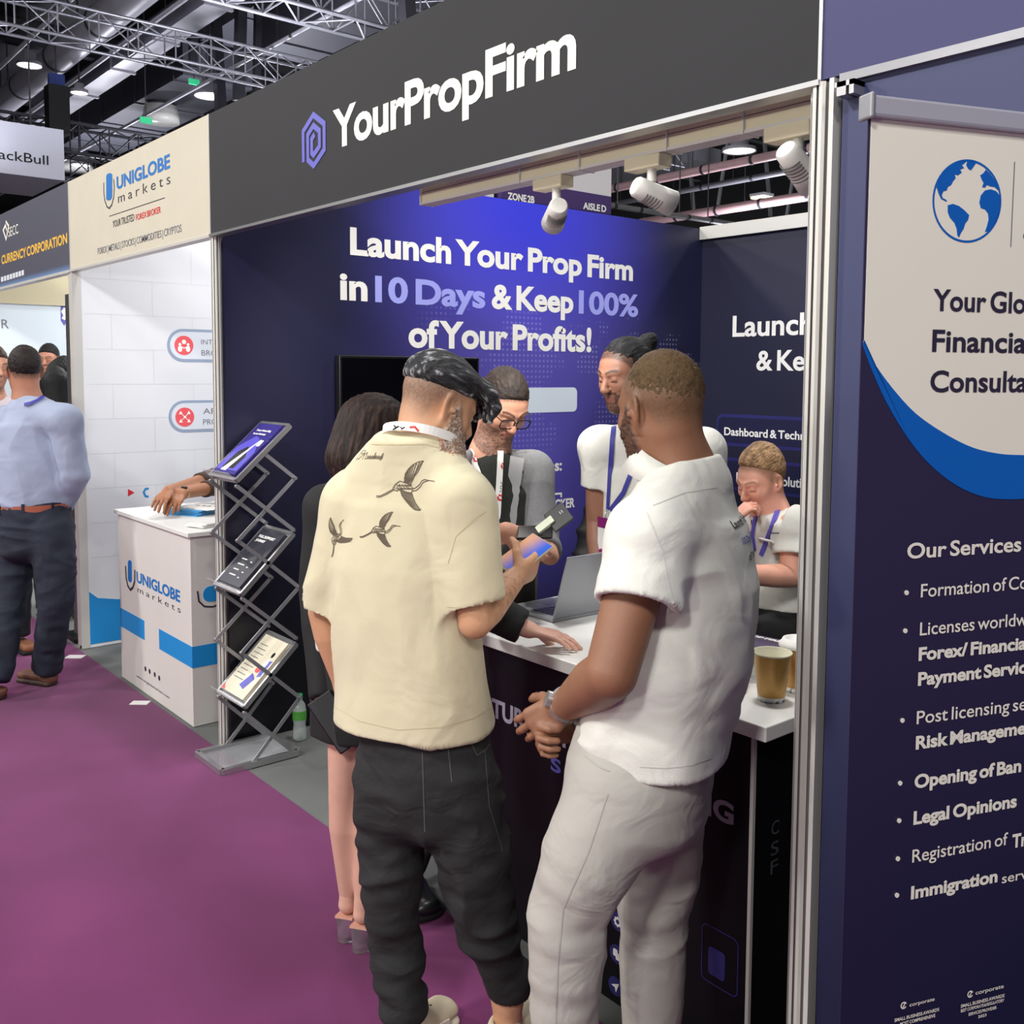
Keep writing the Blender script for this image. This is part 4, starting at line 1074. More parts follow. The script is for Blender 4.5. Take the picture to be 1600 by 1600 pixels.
def shoe(parent, heel, d, m_up, m_sole, name='shoe', L=.29, Wd=.05, top=.10, low=False):
    """a trainer or leather shoe standing on the floor, heel at heel, pointing along d"""
    heel = V(heel) * V((1, 1, 0)); d = unit(V(d) * V((1, 1, 0))); s_ = np.cross(EZ, d)
    lo, hi = bounds(heel, heel + d * L, pad=.09); hi[2] = .22; lo[2] = -.01
    g = Sculpt(lo, hi, .005)
    q = lambda a, b, c: heel + d * a + s_ * b + EZ * c
    g.ecap(q(.045, 0, .055), q(.13, 0, .055), .037, .040, .045, .04, s_, .02); g.ecap(q(.13, 0, .05), q(L - .05, 0, .038), .041, .045, .035, .026, s_, .02)
    if top: g.ecap(q(.055, 0, .05), q(.06, 0, top), .036, .037, .042, .046, s_, .02); g.ecap(q(.065, 0, top - .02), q(.07, 0, top + .06), .027, .029, .034, .036, s_, .008, 's')
    g.keep(q(0, 0, .018), (0, 0, -1))
    if top: g.keep(q(.0, 0, top + .012), (0.0, 0, 1))
    up = garment(name, g, m_up, parent, amp=0, it=1)
    g = Sculpt(lo, hi, .005)
    g.ecap(q(.045, 0, .012), q(.13, 0, .012), .042, .042, .024, .024, s_, .01); g.ecap(q(.13, 0, .012), q(L - .05, 0, .012), .042, .051, .024, .022, s_, .01); g.keep(q(0, 0, .002), (0, 0, -1)); g.keep(q(0, 0, .028), (0, 0, 1))
    P, F = g.mesh(); link_mesh('sole', relax(P, F, 1, .4), F, m_sole, up)
    return up

# ---- man in the cream T-shirt, back to the camera, looking at a phone
def man_cream():
    d0 = 2.42; A = lambda x, y, dd=0.: at(x, y, d0 + dd)
    fw_ = facing(.42, .907); L = np.cross(EZ, fw_); hf = unit(facing(.86, .5) * .88 + V((0, 0, -.47)))
    hu = unit(EZ * .88 + facing(.86, .5) * .47 + PR_ * .06)
    H = Frame(A(684, 633, .04), hf, hu, .97)
    shR, shL = A(722, 786, -.07), A(552, 788, .08); elR, elL = A(742, 972, -.10), A(506, 955, .12); wrR, wrL = A(803, 905, .10), A(540, 1072, .17)
    hipR, hipL = A(715, 1190, -.02), A(612, 1190, .04); knR, knL = A(745, 1390, -.02), A(612, 1395, .04); anR, anL = A(793, 1560, .02), A(632, 1588, .0)
    neck = A(665, 705, .02); chest = A(642, 800, .03); pel = A(655, 1130, .02)
    lo, hi = bounds(H.c + EZ * .05, shR, shL, wrR, elL, anR, anL, pad=.17); lo[2] = -.02
    g = Sculpt(lo, hi, .004)
    head(g, H); g.ecap(H(0, -.022, -.05), neck, .056, .066, .06, .068, L, .03); g.ecap(neck, chest, .07, .15, .07, .09, L, .05)
    g.ecap(chest, pel, .14, .12, .09, .08, L, .04); g.cap(neck, shR, .06, .055, .04); g.cap(neck, shL, .06, .055, .04)
    for a, b, c, hd in ((shR, elR, wrR, 1), (shL, elL, wrL, -1)):
        g.chain([a, b, b + (c - b) * .3, c], [.055, .040, .043, .029], .03)
    hand(g, wrR, unit(facing(.5, .62) + EZ * .25), unit(facing(-.62, .5) + EZ * .35), 1, curl=.75, sc=.98, thumb=.6, tcurl=.5)
    hand(g, wrL, unit(fw_ * .9 - EZ * .35 - L * .35), -L, 1, curl=.45)
    for a, b, c in ((hipR, knR, anR), (hipL, knL, anL)):
        g.cap(pel, a, .085, .075, .05); g.cap(a, b, .07, .042, .03); g.cap(b, b + (c - b) * .35, .042, .042, .02); g.cap(b + (c - b) * .35, c, .042, .036, .02)
        g.cap(c, c * V((1, 1, 0)) + V((0, 0, .045)), .036, .036, .02); g.ecap(c * V((1, 1, 0)) + V((0, 0, .045)), c * V((1, 1, 0)) + V((0, 0, .035)) + facing(.5, .86) * .14, .034, .036, .035, .02, np.cross(EZ, facing(.5, .86)), .02)
    def cols(P):
        q = H.loc(P); C = skincol(P, SKIN_A)
        C = facecol(C, q, P, rgb(60, 50, 46), rgb(170, 100, 90), rgb(186, 178, 170), .9, rgb(70, 64, 60), .85, beard2=rgb(78, 66, 60), fade=(-.02, .06))
        arm = sstep(np.linalg.norm(P - (elR + wrR) / 2, axis=1), .17, .05) * sstep(vnoise(P * np.array((220, 220, 70))), .55, .75); return blend(C, arm * .35, rgb(80, 56, 44))
    o = person('bearded man in a cream T-shirt seen from behind, looking down at his phone', g, cols, pel * V((1, 1, 0)), H, .008)
    # hair: long on top, combed forward
    g = Sculpt(*bounds(H.c, pad=.24), .003)
    g.ell(H(0, -.014, .05), H.ax(), (.083, .107, .084), .02); g.keep(H(0, -.09, .026), -unit(H.u * .98 + H.f * -.13), k=.018)
    for i, l_ in enumerate((-.06, -.04, -.02, .0, .022, .045)):
        w_ = .004 * (i % 3)
        g.cap(H(l_, .0, .116 - abs(l_) * .4), H(l_ * 1.05 - .006, .085, .098 - abs(l_) * .3), .018, .02, .012); g.cap(H(l_ * 1.05 - .006, .085, .096 - abs(l_) * .3), H(l_ * 1.1 - .014, .112 + w_, .055), .02, .015, .012)
        g.cap(H(l_ * 1.1 - .014, .112 + w_, .055), H(l_ * 1.1 - .022, .112 + w_, .018 + .008 * (i % 2)), .015, .007, .008)
    hair_mesh('hair', g, H, o, rgb(44, 44, 48), rgb(168, 168, 172), .004, (110, 14, 80), 3, .9)
    # T-shirt
    M_tee = mat('cream_cotton', rgb(212, 203, 172), .85, bump=.25, bscale=500, wrinkle=.6, wscale=6, sheen=.2)
    lo, hi = bounds(shR, shL, A(520, 1170), A(780, 1170), elR, elL, pad=.2); lo[2] = A(640, 1150)[2] - .14
    g = Sculpt(lo, hi, .005)
    rows = [(A(643, 728, .03), .125, .085), (A(640, 800, .03), .172, .122), (A(635, 890, .03), .188, .138), (A(635, 960, .03), .186, .14), (A(643, 1050, .03), .190, .142), (A(650, 1185, .03), .198, .15)]
    g.loft(rows, L, 0, 2.3)
    g.ecap(A(641, 684, .0), A(645, 735, .02), .088, .13, .082, .09, L, .03, end=.3)
    for s_, q_ in ((shR, A(672, 728, .0)), (shL, A(606, 728, .04))): g.cap(q_, s_, .062, .066, .05)
    dirR, dirL = unit(elR - shR), unit(elL - shL); hr, hl = A(743, 945, -.095), A(504, 948, .115)
    h = g.twin()
    for s_, e_, r0, r1 in ((shR, A(744, 985, -.09), .073, .074), (shL, A(506, 990, .115), .07, .068)):
        h.chain([s_, s_ + (e_ - s_) * .5, e_], [r0, r1 * 1.02, r1], 0)
    h.keep(hr, unit(dirR + PR_ * .18), hr - .22, hr + .22); h.keep(hl, dirL, hl - .18, hl + .18)
    h.cap(hr + dirR * .05, hr - dirR * .03, .060, .056, .0, 's'); h.cap(hl + dirL * .05, hl - dirL * .03, .056, .052, .0, 's')
    g.merge(h, .035)
    zb = A(640, 1150)[2]
    g.keep((0, 0, zb + .022), (0, 0, -1)); g.ecap(A(650, 1210, .03), A(650, 1150, .03), .186, .184, .136, .132, L, .0, 's', end=.2)
    g.keep(A(660, 676, .0), unit(EZ * .9 + fw_ * .42 * -1 * -1), A(560, 690) - .2, A(760, 650) + .2)
    def mk(P): return np.clip(.25 + sstep(1.25 - P[:, 2], 0, .3) * .6 + sstep(np.abs((P - chest) @ L), .1, .2) * .5, 0, 1)
    tee = garment('t_shirt', g, M_tee, o, .016, (7, 7, 4.0), 2., mk, label='oversized cream T-shirt with three printed cranes')
    bv = bvh_of(tee)
    M_ink = mat('sepia_ink', rgb(96, 84, 70), .8)
    S = lambda pts: [(500 + x * .15, 660 + y * .15) for x, y in pts]
    def bird(k, dx, dy, sc):
        """a crane flying up to the right: body, two wings with long quills, neck, bill and trailing legs"""
        t = lambda pts: [(dx + x * sc, dy + y * sc) for x, y in pts]
        ln = []
        ln += [t([(0, 0), (-30, -10), (-60, 10), (-80, 40), (-60, 60), (-20, 50), (20, 75), (50, 70), (60, 40), (30, 10), (0, 0)])]
        for i in range(7): ln.append(t([(-70 + 16 * i, 34 - 6 * (i % 3)), (-52 + 16 * i, 48), (-34 + 16 * i, 40)]))
        for i in range(5): ln.append(t([(-60 + 20 * i, 12 + 3 * i), (-44 + 20 * i, 24), (-28 + 20 * i, 14)]))
        ln += [t([(45, 45), (75, 40), (105, 15), (120, -10), (140, -20), (165, -14), (210, -6)]), t([(50, 62), (85, 55), (115, 25), (128, 2), (150, -8), (165, -10)])]
        ln += [t([(-75, 45), (-120, 70), (-170, 95)]), t([(-72, 52), (-118, 80), (-165, 102)]), t([(-170, 95), (-195, 92), (-190, 104), (-165, 102)])]
        for i in range(9):   # upper wing
            f_ = i / 8; a = (0 + 30 * f_, 2 + 6 * f_); b = (20 + 110 * f_ * f_, -75 - 75 * f_); ln.append(t([a, ((a[0] + b[0]) / 2 - 8 + 20 * f_, (a[1] + b[1]) / 2), b, (b[0] + 4, b[1] + 10)]))
        ln.append(t([(0, 2), (6, -60), (30, -95), (55, -120), (90, -140), (130, -150)])); ln.append(t([(40, 15), (60, -20), (75, -60), (100, -110), (130, -150)]))
        for i in range(10):  # lower wing
            f_ = i / 9; a = (-30 + 75 * f_, 50 + 22 * f_); b = (10 + 100 * f_, 130 + 65 * math.sin(f_ * 1.9)); ln.append(t([a, ((a[0] + b[0]) / 2 - 6, (a[1] + b[1]) / 2 + 4), b, (b[0] + 5, b[1] - 9)]))
        ln.append(t([(-30, 50), (-10, 100), (10, 130), (40, 165), (70, 190), (110, 195)])); ln.append(t([(50, 70), (62, 110), (80, 150), (110, 195)]))
        return ln
    mb = MB()
    printed_lines(mb, bv, [S(l) for l in bird(0, 880, 625, 1.5)], .0019)
    printed_lines(mb, bv, [S(l) for l in bird(1, 620, 1090, 1.05)], .0017)
    ca, sa = math.cos(-.95), math.sin(-.95)
    printed_lines(mb, bv, [S([(150 + (x * ca - y * sa) * .85, 1185 + (x * sa + y * ca) * 1.0) for x, y in l]) for l in bird(2, 0, 0, 1.0)], .0016)
    scr = [[(375, 398), (400, 360), (440, 305), (470, 290), (480, 300), (440, 350), (400, 385), (388, 375)], [(430, 330), (470, 320), (455, 360), (440, 388)], [(455, 345), (500, 310), (480, 360), (470, 385), (490, 375)]]
    x = 490
    for i in range(7): scr.append([(x, 378), (x + 12, 350), (x + 18, 345), (x + 8, 380), (x + 20, 378), (x + 26, 352)]); x += 23
    scr += [[(555, 380), (585, 310), (575, 370)], [(640, 350), (665, 318), (640, 385), (620, 395)]]
    printed_lines(mb, bv, [S(l) for l in scr], .0014, 1.0)
    mb.build('crane_print', M_ink, tee)
    # seams and ribbed collar lines
    mb = MB(); printed_lines(mb, bv, [[(577, 694), (620, 695), (665, 694), (698, 702)], [(758, 800), (740, 812), (712, 838), (700, 880)], [(698, 948), (730, 950), (765, 940), (786, 918)], [(523, 1104), (560, 1126), (620, 1140), (690, 1136), (740, 1122), (766, 1106)]], .0022)
    mb.build('seam', mat('cream_seam', rgb(206, 194, 160), .9), tee)
    # trousers
    M_jean = mat('washed_black_denim', rgb(31, 31, 33), .85, bump=.3, bscale=380, var=.25, vscale=7, wrinkle=.5, wscale=9, wdist=(1, 1, 1.6))
    lo, hi = bounds(A(560, 1130), A(790, 1130), anR, anL, pad=.17); lo[2] = .03; hi[2] = A(640, 1085)[2]
    g = Sculpt(lo, hi, .006)
    g.loft([(A(657, 1075, .02), .15, .112), (A(665, 1190, .02), .168, .128), (A(663, 1265, .02), .16, .12)], L, 0)
    for pts, rs in (([A(612, 1220, .04), A(612, 1290, .03), A(612, 1390, .02), A(617, 1480, .03), anL + EZ * .03], [.088, .078, .068, .062, .047]), ([A(716, 1225, -.02), A(732, 1290, -.02), A(744, 1385, -.03), A(768, 1470, .0), anR + EZ * .045], [.098, .09, .076, .066, .05])):
        g.chain(pts, rs, .035)
        c = pts[-1]; g.cap(c + EZ * .015, c - EZ * .02, .048, .043, .01); g.keep(c - EZ * .028, (0.0, 0, -1), c - .1, c + .1)
    def mk2(P): return .45 + .9 * sstep(.85 - P[:, 2], 0, .35)
    tr = garment('trousers', g, M_jean, o, .013, (6, 6, 15), 5., mk2, soft=.9)
    bv2 = bvh_of(tr); mb = MB(); printed_lines(mb, bv2, [[(735, 1160), (745, 1180), (758, 1172), (775, 1148)], [(757, 1172), (764, 1260), (785, 1330)], [(700, 1170), (706, 1222)], [(660, 1175), (664, 1300)]], .003)
    mb.build('seam', mat('denim_seam', rgb(74, 74, 74), .9), tr)
    # trainers
    M_s1 = mat('cream_suede', rgb(206, 192, 168), .8, bump=.2, bscale=300); M_s2 = mat('off_white_sole', rgb(226, 216, 196), .6)
    for c, px in ((anL, 0), (anR, 1)):
        d = facing(.50 if px == 0 else .42, .86)
        sh = shoe(o, c * V((1, 1, 0)) - d * .075, d, M_s1, M_s2, top=.085)
        h0 = c * V((1, 1, 0)) - d * .075; s_ = np.cross(EZ, d); q = lambda a, b, cc: h0 + d * a + s_ * b + EZ * cc
        mb = MB()
        for k in range(5): mb.strip([q(.12 + .02 * k, -.03, .078 - .006 * k), q(.122 + .02 * k, 0, .096 - .007 * k), q(.12 + .02 * k, .03, .078 - .006 * k)], d, .008, .004)
        mb.build('laces', M_black, sh)
        mb = MB()
        for sg in (-1, 1): mb.strip([q(.02, sg * .034, .04), q(.08, sg * .044, .055), q(.14, sg * .0445, .05), q(.2, sg * .046, .036)], EZ, .018, .004)
        mb.build('side_panel', mat('white_leather', rgb(236, 230, 218), .5), sh)
    # lanyard round the neck
    mb = MB(); pts = []; wd = []
    for k in range(45):
        a = math.radians(-150 + 300 * k / 44); c = A(655, 677, .0); p = c - fw_ * math.cos(a) * .084 + L * math.sin(a) * -.094 + fw_ * .012 * (1 - math.cos(a)) + EZ * (.022 - .07 * (1 - math.cos(a)) * .5)
        pts.append(p); wd.append(unit(EZ * .9 + fw_ * .35 * math.cos(a) + L * math.sin(a) * -.0))
    mb.strip(pts, wd, .022, .002); ly = mb.build('lanyard', M_whiteprint, o)
    bv3 = bvh_of(ly); mb = MB(); printed_text(mb, bv3, 'XM', (613, 671), (632, 674.5), 7, .05); printed_text(mb, bv3, 'XM', (668, 686), (682, 692), 7, .06); mb.build('lettering', M_matteblack, ly)
    mb = MB(); printed_lines(mb, bv3, [[(640, 668), (648, 667), (654, 674)], [(640, 673), (646, 677), (653, 678)]], .005); mb.build('emblem', M_redprint, ly)
    return o, wrR
p_cream, WR_CREAM = man_cream()
# ---- shared builders for the other people
def figure(label, skin, H, L, neck, chest, pel, arms, legs=None, hands=(None, None), vox=.0045, arm_r=(.052, .042, .029), leg_r=(.078, .05, .05, .036), bead=0., col=None, feet=True, thick=1.0):
    """one continuous body: head, neck, trunk, arms with hands and, where given, legs"""
    pts = [H.c + EZ * .1, H.c - EZ * .1, pel] + [p for a in arms for p in a] + ([p for l in legs for p in l] if legs else [])
    lo, hi = bounds(*pts, pad=.14); lo[2] = max(lo[2], -.01); g = Sculpt(lo, hi, vox)
    head(g, H); g.ecap(H(0, -.022, -.05), neck, .055 * thick, .062 * thick, .058 * thick, .064 * thick, L, .03)
    g.ecap(neck, chest, .07, .14, .06, .085, L, .05); g.ecap(chest, pel, .14, .13, .085, .09, L, .04)
    for (a, b, c), hd in zip(arms, hands):
        g.cap(neck - EZ * .05, a, .040, .038, .03); g.chain([a, b, b + (c - b) * .3, c], [arm_r[0], arm_r[1], arm_r[1] * 1.04, arm_r[2]], .03)
        if hd: hand(g, c, **hd)
    if legs:
        for a, b, c in legs:
            g.cap(pel, a, .09, .08, .05); g.chain([a, b, b + (c - b) * .35, c], leg_r, .03)
    C = dict(brow=rgb(50, 38, 32)); C.update(col or {})
    def cols(P): return facecol(skincol(P, skin), H.loc(P), P, **C)
    return person(label, g, cols, pel * V((1, 1, 0)), H, bead)
def top(o, name, m, rows, L, neckpts, arms, zhem, hem_in=.012, amp=.008, scale=(8, 8, 5), seed=1., mask=None, vox=.0055, label=None, sh_r=.062, neck_cut=None, extra=None, lower=None, open_sleeve=True, post=None):
    """upper garment: trunk rows, sleeves ending in clean hems, level bottom hem"""
    pts = [r[0] for r in rows] + [p for a in arms for p in a[0]]
    lo, hi = bounds(*pts, pad=.22); lo[2] = max(.0, min([zhem] + [p[2] - .08 for a in arms for p in a[0]]) - .06); g = Sculpt(lo, hi, vox)
    g.loft(rows, L, 0, 2.3); g.keep((0, 0, zhem), (0, 0, -1))
    if neckpts: g.ecap(neckpts[0], neckpts[1], neckpts[2], neckpts[3], neckpts[2], neckpts[3] * .9, L, .03, end=.3)
    h = g.twin()
    for P_, R_ in arms:
        g.cap(rows[0][0], P_[0], sh_r, R_[0] * .93, .05)
        if neckpts: g.cap(neckpts[1] - EZ * .02, P_[0], sh_r * .95, R_[0] * .9, .05)
        t = g.twin(); d = unit(P_[-1] - P_[-2]); t.chain(list(P_) + [P_[-1] + d * .04], list(R_) + [R_[-1]], 0); t.keep(P_[-1], d, P_[-1] - .16, P_[-1] + .16)
        if open_sleeve: t.cap(P_[-1] + d * .05, P_[-1] - d * .022, R_[-1] - .011, R_[-1] - .014, 0, 's')
        h.merge(t, 0)
    g.merge(h, .03)
    if extra: extra(g)
    if neck_cut: g.keep(neck_cut[0], neck_cut[1], V(neck_cut[0]) - .14, V(neck_cut[0]) + .14)
    if post: post(g)
    return garment(name, g, m, o, amp, scale, seed, mask, label=label)
def legs_garment(o, name, m, rows, L, legs, amp=.009, scale=(7, 7, 13), seed=4., vox=.006, mask=None, zcut=.02, label=None, kleg=.035):
    pts = [r[0] for r in rows] + [p for l in legs for p in l[0]]
    lo, hi = bounds(*pts, pad=.2); lo[2] = max(.0, min(p[2] for p in pts) - .06); hi[2] = rows[0][0][2] + .02; g = Sculpt(lo, hi, vox)
    g.loft(rows, L, 0)
    for p, r in legs: g.chain(p, r, kleg)
    for p, r in legs: c = p[-1]; d = unit(p[-1] - p[-2]); g.keep(c, d, c - .13, c + .13)
    g.keep((0, 0, zcut), (0, 0, -1)); g.keep(rows[0][0], (0, 0, 1))
    return garment(name, g, m, o, amp, scale, seed, mask, label=label, soft=.8)
def short_hair(o, H, base, streak=None, sf=.3, h=.008, lo_f=.045, lo_b=-.02, top_h=.0, vox=.0035, amp=.0025, fr=(110, 40, 100), fringe=0., seed=5):
    """close-cropped cap of hair following the skull"""
    g = Sculpt(*bounds(H.c, pad=.2), vox); S = H.s
    g.ell(H(0, -.015, .038 + top_h * .5), H.ax(), np.array((.0774 + h * .25, .0965 + h, .0915 + h + top_h)) * S, .01)
    # hairline: forehead slope, then down behind the ears to the nape
    a = g.twin(); a.D[...] = g.D; a.keep(H(0, .085, lo_f + .012), -unit(H.u * .80 - H.f * .60), k=.012); a.keep(H(0, .0, lo_b + .04), -H.u, k=.012)
    b = g.twin(); b.D[...] = g.D; b.keep(H(0, -.02, 0), H.f, k=.01); b.keep(H(0, -.09, lo_b - .035), -unit(H.u * .9 - H.f * .1))
    a.merge(b, .006)
    return hair_mesh('hair', a, H, o, base, streak, amp, fr, seed, sf)
def wrap_text(mb, bv, body, c, right, up, n, w, h, weight=0.0, shear=0.0):
    """print text on a surface by pressing it on along -n; c = middle of the baseline"""
    vs, fs = glyphs(body, weight, 1.0); x0, x1 = vs[:, 0].min(), vs[:, 0].max(); P = []; hit = []
    for x, y in vs:
        q = V(c) + right * (((x - x0) / (x1 - x0) - .5) * w + shear * y * h) + up * (y / .73 * h) + n * .25
        r = bv.ray_cast(Vector(q), Vector(-n)); hit.append(r[0] is not None); P.append(np.array(r[0]) + np.array(r[1]) * .0016 if r[0] is not None else q)
    ok = []
    for f in fs:
        if all(hit[i] for i in f):
            nn = np.cross(P[f[1]] - P[f[0]], P[f[2]] - P[f[0]]); ok.append(f if np.dot(nn, n) > 0 else f[::-1])
    mb.add(P, ok, 0)
def collar(o, m, c, n, fwd, r, h=.04, flare=1.12, gap=.0, name='collar', th=.004):
    """fold-down shirt collar round the neck, open at the front"""
    n = unit(n); f = unit(V(fwd) - n * np.dot(fwd, n)); s_ = np.cross(n, f); vs = []; N = 28; mb = MB()
    for i in range(N + 1):
        a = math.radians(180 - 180 + (gap / 2) + (360 - gap) * i / N); d = f * math.cos(a) + s_ * math.sin(a)
        dr = 1 + .10 * math.cos(a)
        for rr, hh in ((r * dr, h * .5), (r * dr + th, h * .55), (r * dr * flare, -h * .55 - h * .25 * max(0, math.cos(a))), (r * dr * flare - th, -h * .55 - h * .25 * max(0, math.cos(a)))): vs.append(V(c) + d * rr + n * hh)
    fs = [(i * 4 + k, i * 4 + (k + 1) % 4, (i + 1) * 4 + (k + 1) % 4, (i + 1) * 4 + k) for i in range(N) for k in range(4)]
    mb.add(vs, fs, 0, True); return mb.build(name, m, o)
def lanyard(o, m, pts, w=.018, bv=None, name='lanyard', lift=.004, wd=None):
    """a flat neck strap laid over the chest; pts are seen pixels pressed on the clothes"""
    hits = [h for h in project(bv, dense(pts, 4)) if h is not None]
    P = [p + n * lift for p, n in hits]; wds = []
    for i in range(len(P)):
        d = unit(P[min(i + 1, len(P) - 1)] - P[max(i - 1, 0)]); wds.append(np.cross(hits[i][1], d))
    mb = MB(); mb.strip(P, wds, w, .0016); return mb.build(name, m, o), P, [h[1] for h in hits]

M_polo = mat('white_pique', rgb(222, 221, 214), .8, bump=.25, bscale=450, wrinkle=.6, wscale=7, sheen=.15)
M_strap = mat('blue_lanyard', rgb(58, 58, 150), .6)

# ---- man in the white polo shirt, hands clasped, back text
def man_polo():
    d0 = 2.14; A = lambda x, y, dd=0.: at(x, y, d0 + dd)
    fw_ = facing(-.9, .43); L = np.cross(EZ, fw_); F_ = facing(-.57, .82)
    H = Frame(A(1033, 641), unit(F_ * .98 - EZ * .16), unit(EZ * .98 + F_ * .16), 1.0)
    shL, elL, wrL = A(1014, 838, -.15), A(955, 1052, -.22), A(884, 1102, .02)
    shR, elR, wrR = A(1098, 840, .16), A(1040, 1040, .28), A(886, 1136, .115)
    neck, chest, pel = A(1066, 745), A(1068, 860), A(1020, 1180)
    lhip, lkn, lan = A(985, 1250, -.09), A(890, 1415, -.1), A(884, 1770, -.08); rhip, rkn, ran = A(1040, 1240, .09), A(1021, 1420, .1), A(1018, 1680, .1)
    hd = [dict(d=facing(-.70, -.70), n=facing(.78, -.62), thumb_side=1, curl=.95, sc=1.0, spread=.05, thumb=.3), dict(d=unit(facing(-.42, .12) - EZ * .8), n=unit(facing(.45, .85)), thumb_side=-1, curl=.5, sc=1.03, thumb=.6)]
    o = figure('stocky man in a white polo shirt with hands clasped, nearest the counter', SKIN_B, H, L, neck, chest, pel, [(shR, elR, wrR), (shL, elL, wrL)], [(rhip, rkn, ran), (lhip, lkn, lan)], hd, .004, (.062, .052, .034), bead=.007, col=dict(brow=rgb(40, 30, 26), beard=rgb(34, 26, 24), beard_amt=.95, scalp=rgb(92, 70, 48), scalp_amt=.95, fade=(-.005, .05)), thick=1.15)
    g = Sculpt(*bounds(H.c, pad=.2), .003); g.ell(H(0, -.015, .039), H.ax(), (.0766, .0964, .0915), .01); g.keep(H(0, .07, .058), -unit(H.u * .75 - H.f * .3), k=.012); g.keep(H(0, -.09, .0), -H.u, k=.01)
    hair_mesh('hair', g, H, o, rgb(98, 76, 50), rgb(62, 48, 34), .0022, (200, 180, 200), 9, .6)
    rows = [(A(1072, 752, .0), .10, .085), (A(1068, 835), .178, .132), (A(1072, 920), .186, .152), (A(1060, 1000), .186, .153), (A(1042, 1065), .182, .152), (A(1030, 1115), .18, .15), (A(1018, 1225), .188, .162)]
    hL = A(996, 944, -.2); dL = unit(elL - shL)
    zh = A(1050, 1208, -.12)[2]
    def cut(g):
        g.cap(A(966, 1235, -.2), A(988, 1172, -.2), .035, .003, 0, 's')
        g.keep(A(930, 1200, -.1), unit(V((0, 0, -1)) + fw_ * .55), A(930, 1200) - V((.3, .3, .2)), A(930, 1200) + V((.3, .3, .03)))
    def mk(P): return .3 + .9 * sstep(np.abs(P[:, 2] - A(1040, 1080)[2]), .28, .02) + .5 * sstep(np.linalg.norm(P - A(1080, 920, -.16), axis=1), .2, .05)
    sh = top(o, 'polo_shirt', M_polo, rows, L, (A(1062, 715), A(1068, 765), .078, .094), [([shL, hL], [.077, .086]), ([shR, shR + (elR - shR) * .62], [.074, .078])], zh, amp=.016, scale=(6, 6, 10), seed=8., mask=mk, vox=.005, sh_r=.066,
             neck_cut=(A(1062, 722), unit(EZ * .88 + fw_ * .2)), post=cut, label='white polo shirt with slogan printed on the back')
    collar(o, M_polo, A(1052, 738), unit(EZ * .9 + fw_ * -.42), fw_, .083, .046, 1.16, 26)
    bv = bvh_of(sh); rt = -L; nb = unit(-fw_ + L * .0); m1 = MB(); m2 = MB()
    for mb, s_, y, w in ((m1, 'Launch Your Prop Firm in', 812, .27), (m2, '10 Days & Keep 100%', 838, .22), (m1, 'of Your Profits!', 864, .17)):
        wrap_text(mb, bv, s_, A(1165, y, .02) + rt * -.005, rt, EZ, nb, w, .0155, .02)
    m1.build('lettering', M_darkprint, sh); m2.build('lettering', M_indigo, sh)['label'] = 'blue lettering'
    mb = MB(); printed_lines(mb, bv, [[(934, 930), (965, 938), (1005, 942), (1056, 942)], [(1010, 800), (1035, 860), (1050, 930), (1058, 950)], [(1000, 1198), (1040, 1200), (1080, 1196), (1110, 1185)], [(1020, 790), (1070, 770), (1120, 762)]], .002); mb.build('seam', mat('white_seam', rgb(206, 205, 202), .9), sh)
    M_tr = mat('light_grey_wool', rgb(176, 172, 166), .85, bump=.2, bscale=500, wrinkle=.55, wscale=8, wdist=(1, 1, 1.3))
    tr = legs_garment(o, 'trousers', M_tr, [(A(1015, 1125), .165, .14), (A(1000, 1200), .176, .155), (A(1000, 1262), .172, .142)], L,
                 [([A(968, 1245, -.08), A(920, 1340, -.1), A(888, 1420, -.1), A(884, 1510, -.1), A(882, 1620, -.09), lan + EZ * .0], [.108, .099, .08, .072, .067, .063]), ([A(1030, 1240, .08), A(1034, 1330, .1), A(1021, 1420, .1), A(1020, 1500, .1), A(1018, 1600, .1), ran], [.105, .09, .076, .073, .066, .062])], .010, (5, 5, 14), 12.,
                 mask=lambda P: .35 + .8 * sstep(np.abs(P[:, 2] - .52), .2, .02))
    bv = bvh_of(tr); mb = MB(); printed_lines(mb, bv, [[(912, 1180), (935, 1198), (952, 1205)], [(950, 1240), (920, 1330), (880, 1420), (872, 1500), (868, 1600)]], .0028); mb.build('seam', mat('grey_seam', rgb(168, 164, 160), .9), tr)
    M_bs = mat('white_trainer', rgb(226, 224, 220), .5)
    for c in (lan, ran): shoe(o, c * V((1, 1, 0)) - fw_ * .09, fw_, M_bs, M_whiteprint, top=.07)
    # watch and bracelet
    for (a, b, m_, r, wd_, lb) in ((elL, wrL, M_alu, .038, .022, 'steel wrist watch'), (elR, wrR, M_steel, .036, .008, 'thin bracelet')):
        d = unit(b - a); c = b - d * .004; x = unit(np.cross(d, EZ)); y = np.cross(d, x); mb = MB()
        pts = [c + (x * math.cos(t) + y * math.sin(t)) * r for t in np.linspace(0, 2 * math.pi, 29)]
        mb.strip(pts, d, wd_, .005); w = mb.build('wrist_watch' if wd_ > .01 else 'bracelet', m_, o); w['label'] = lb
        if wd_ > .01:
            mb = MB(); nrm = unit(-PF_ * .6 + EZ * .6 - PR_ * .6); nrm = unit(nrm - d * np.dot(nrm, d)); mb.cyl(c + nrm * (r - .001), c + nrm * (r + .009), .018, n=20); mb.build('watch_face', M_alu, w)
    return o
man_polo()

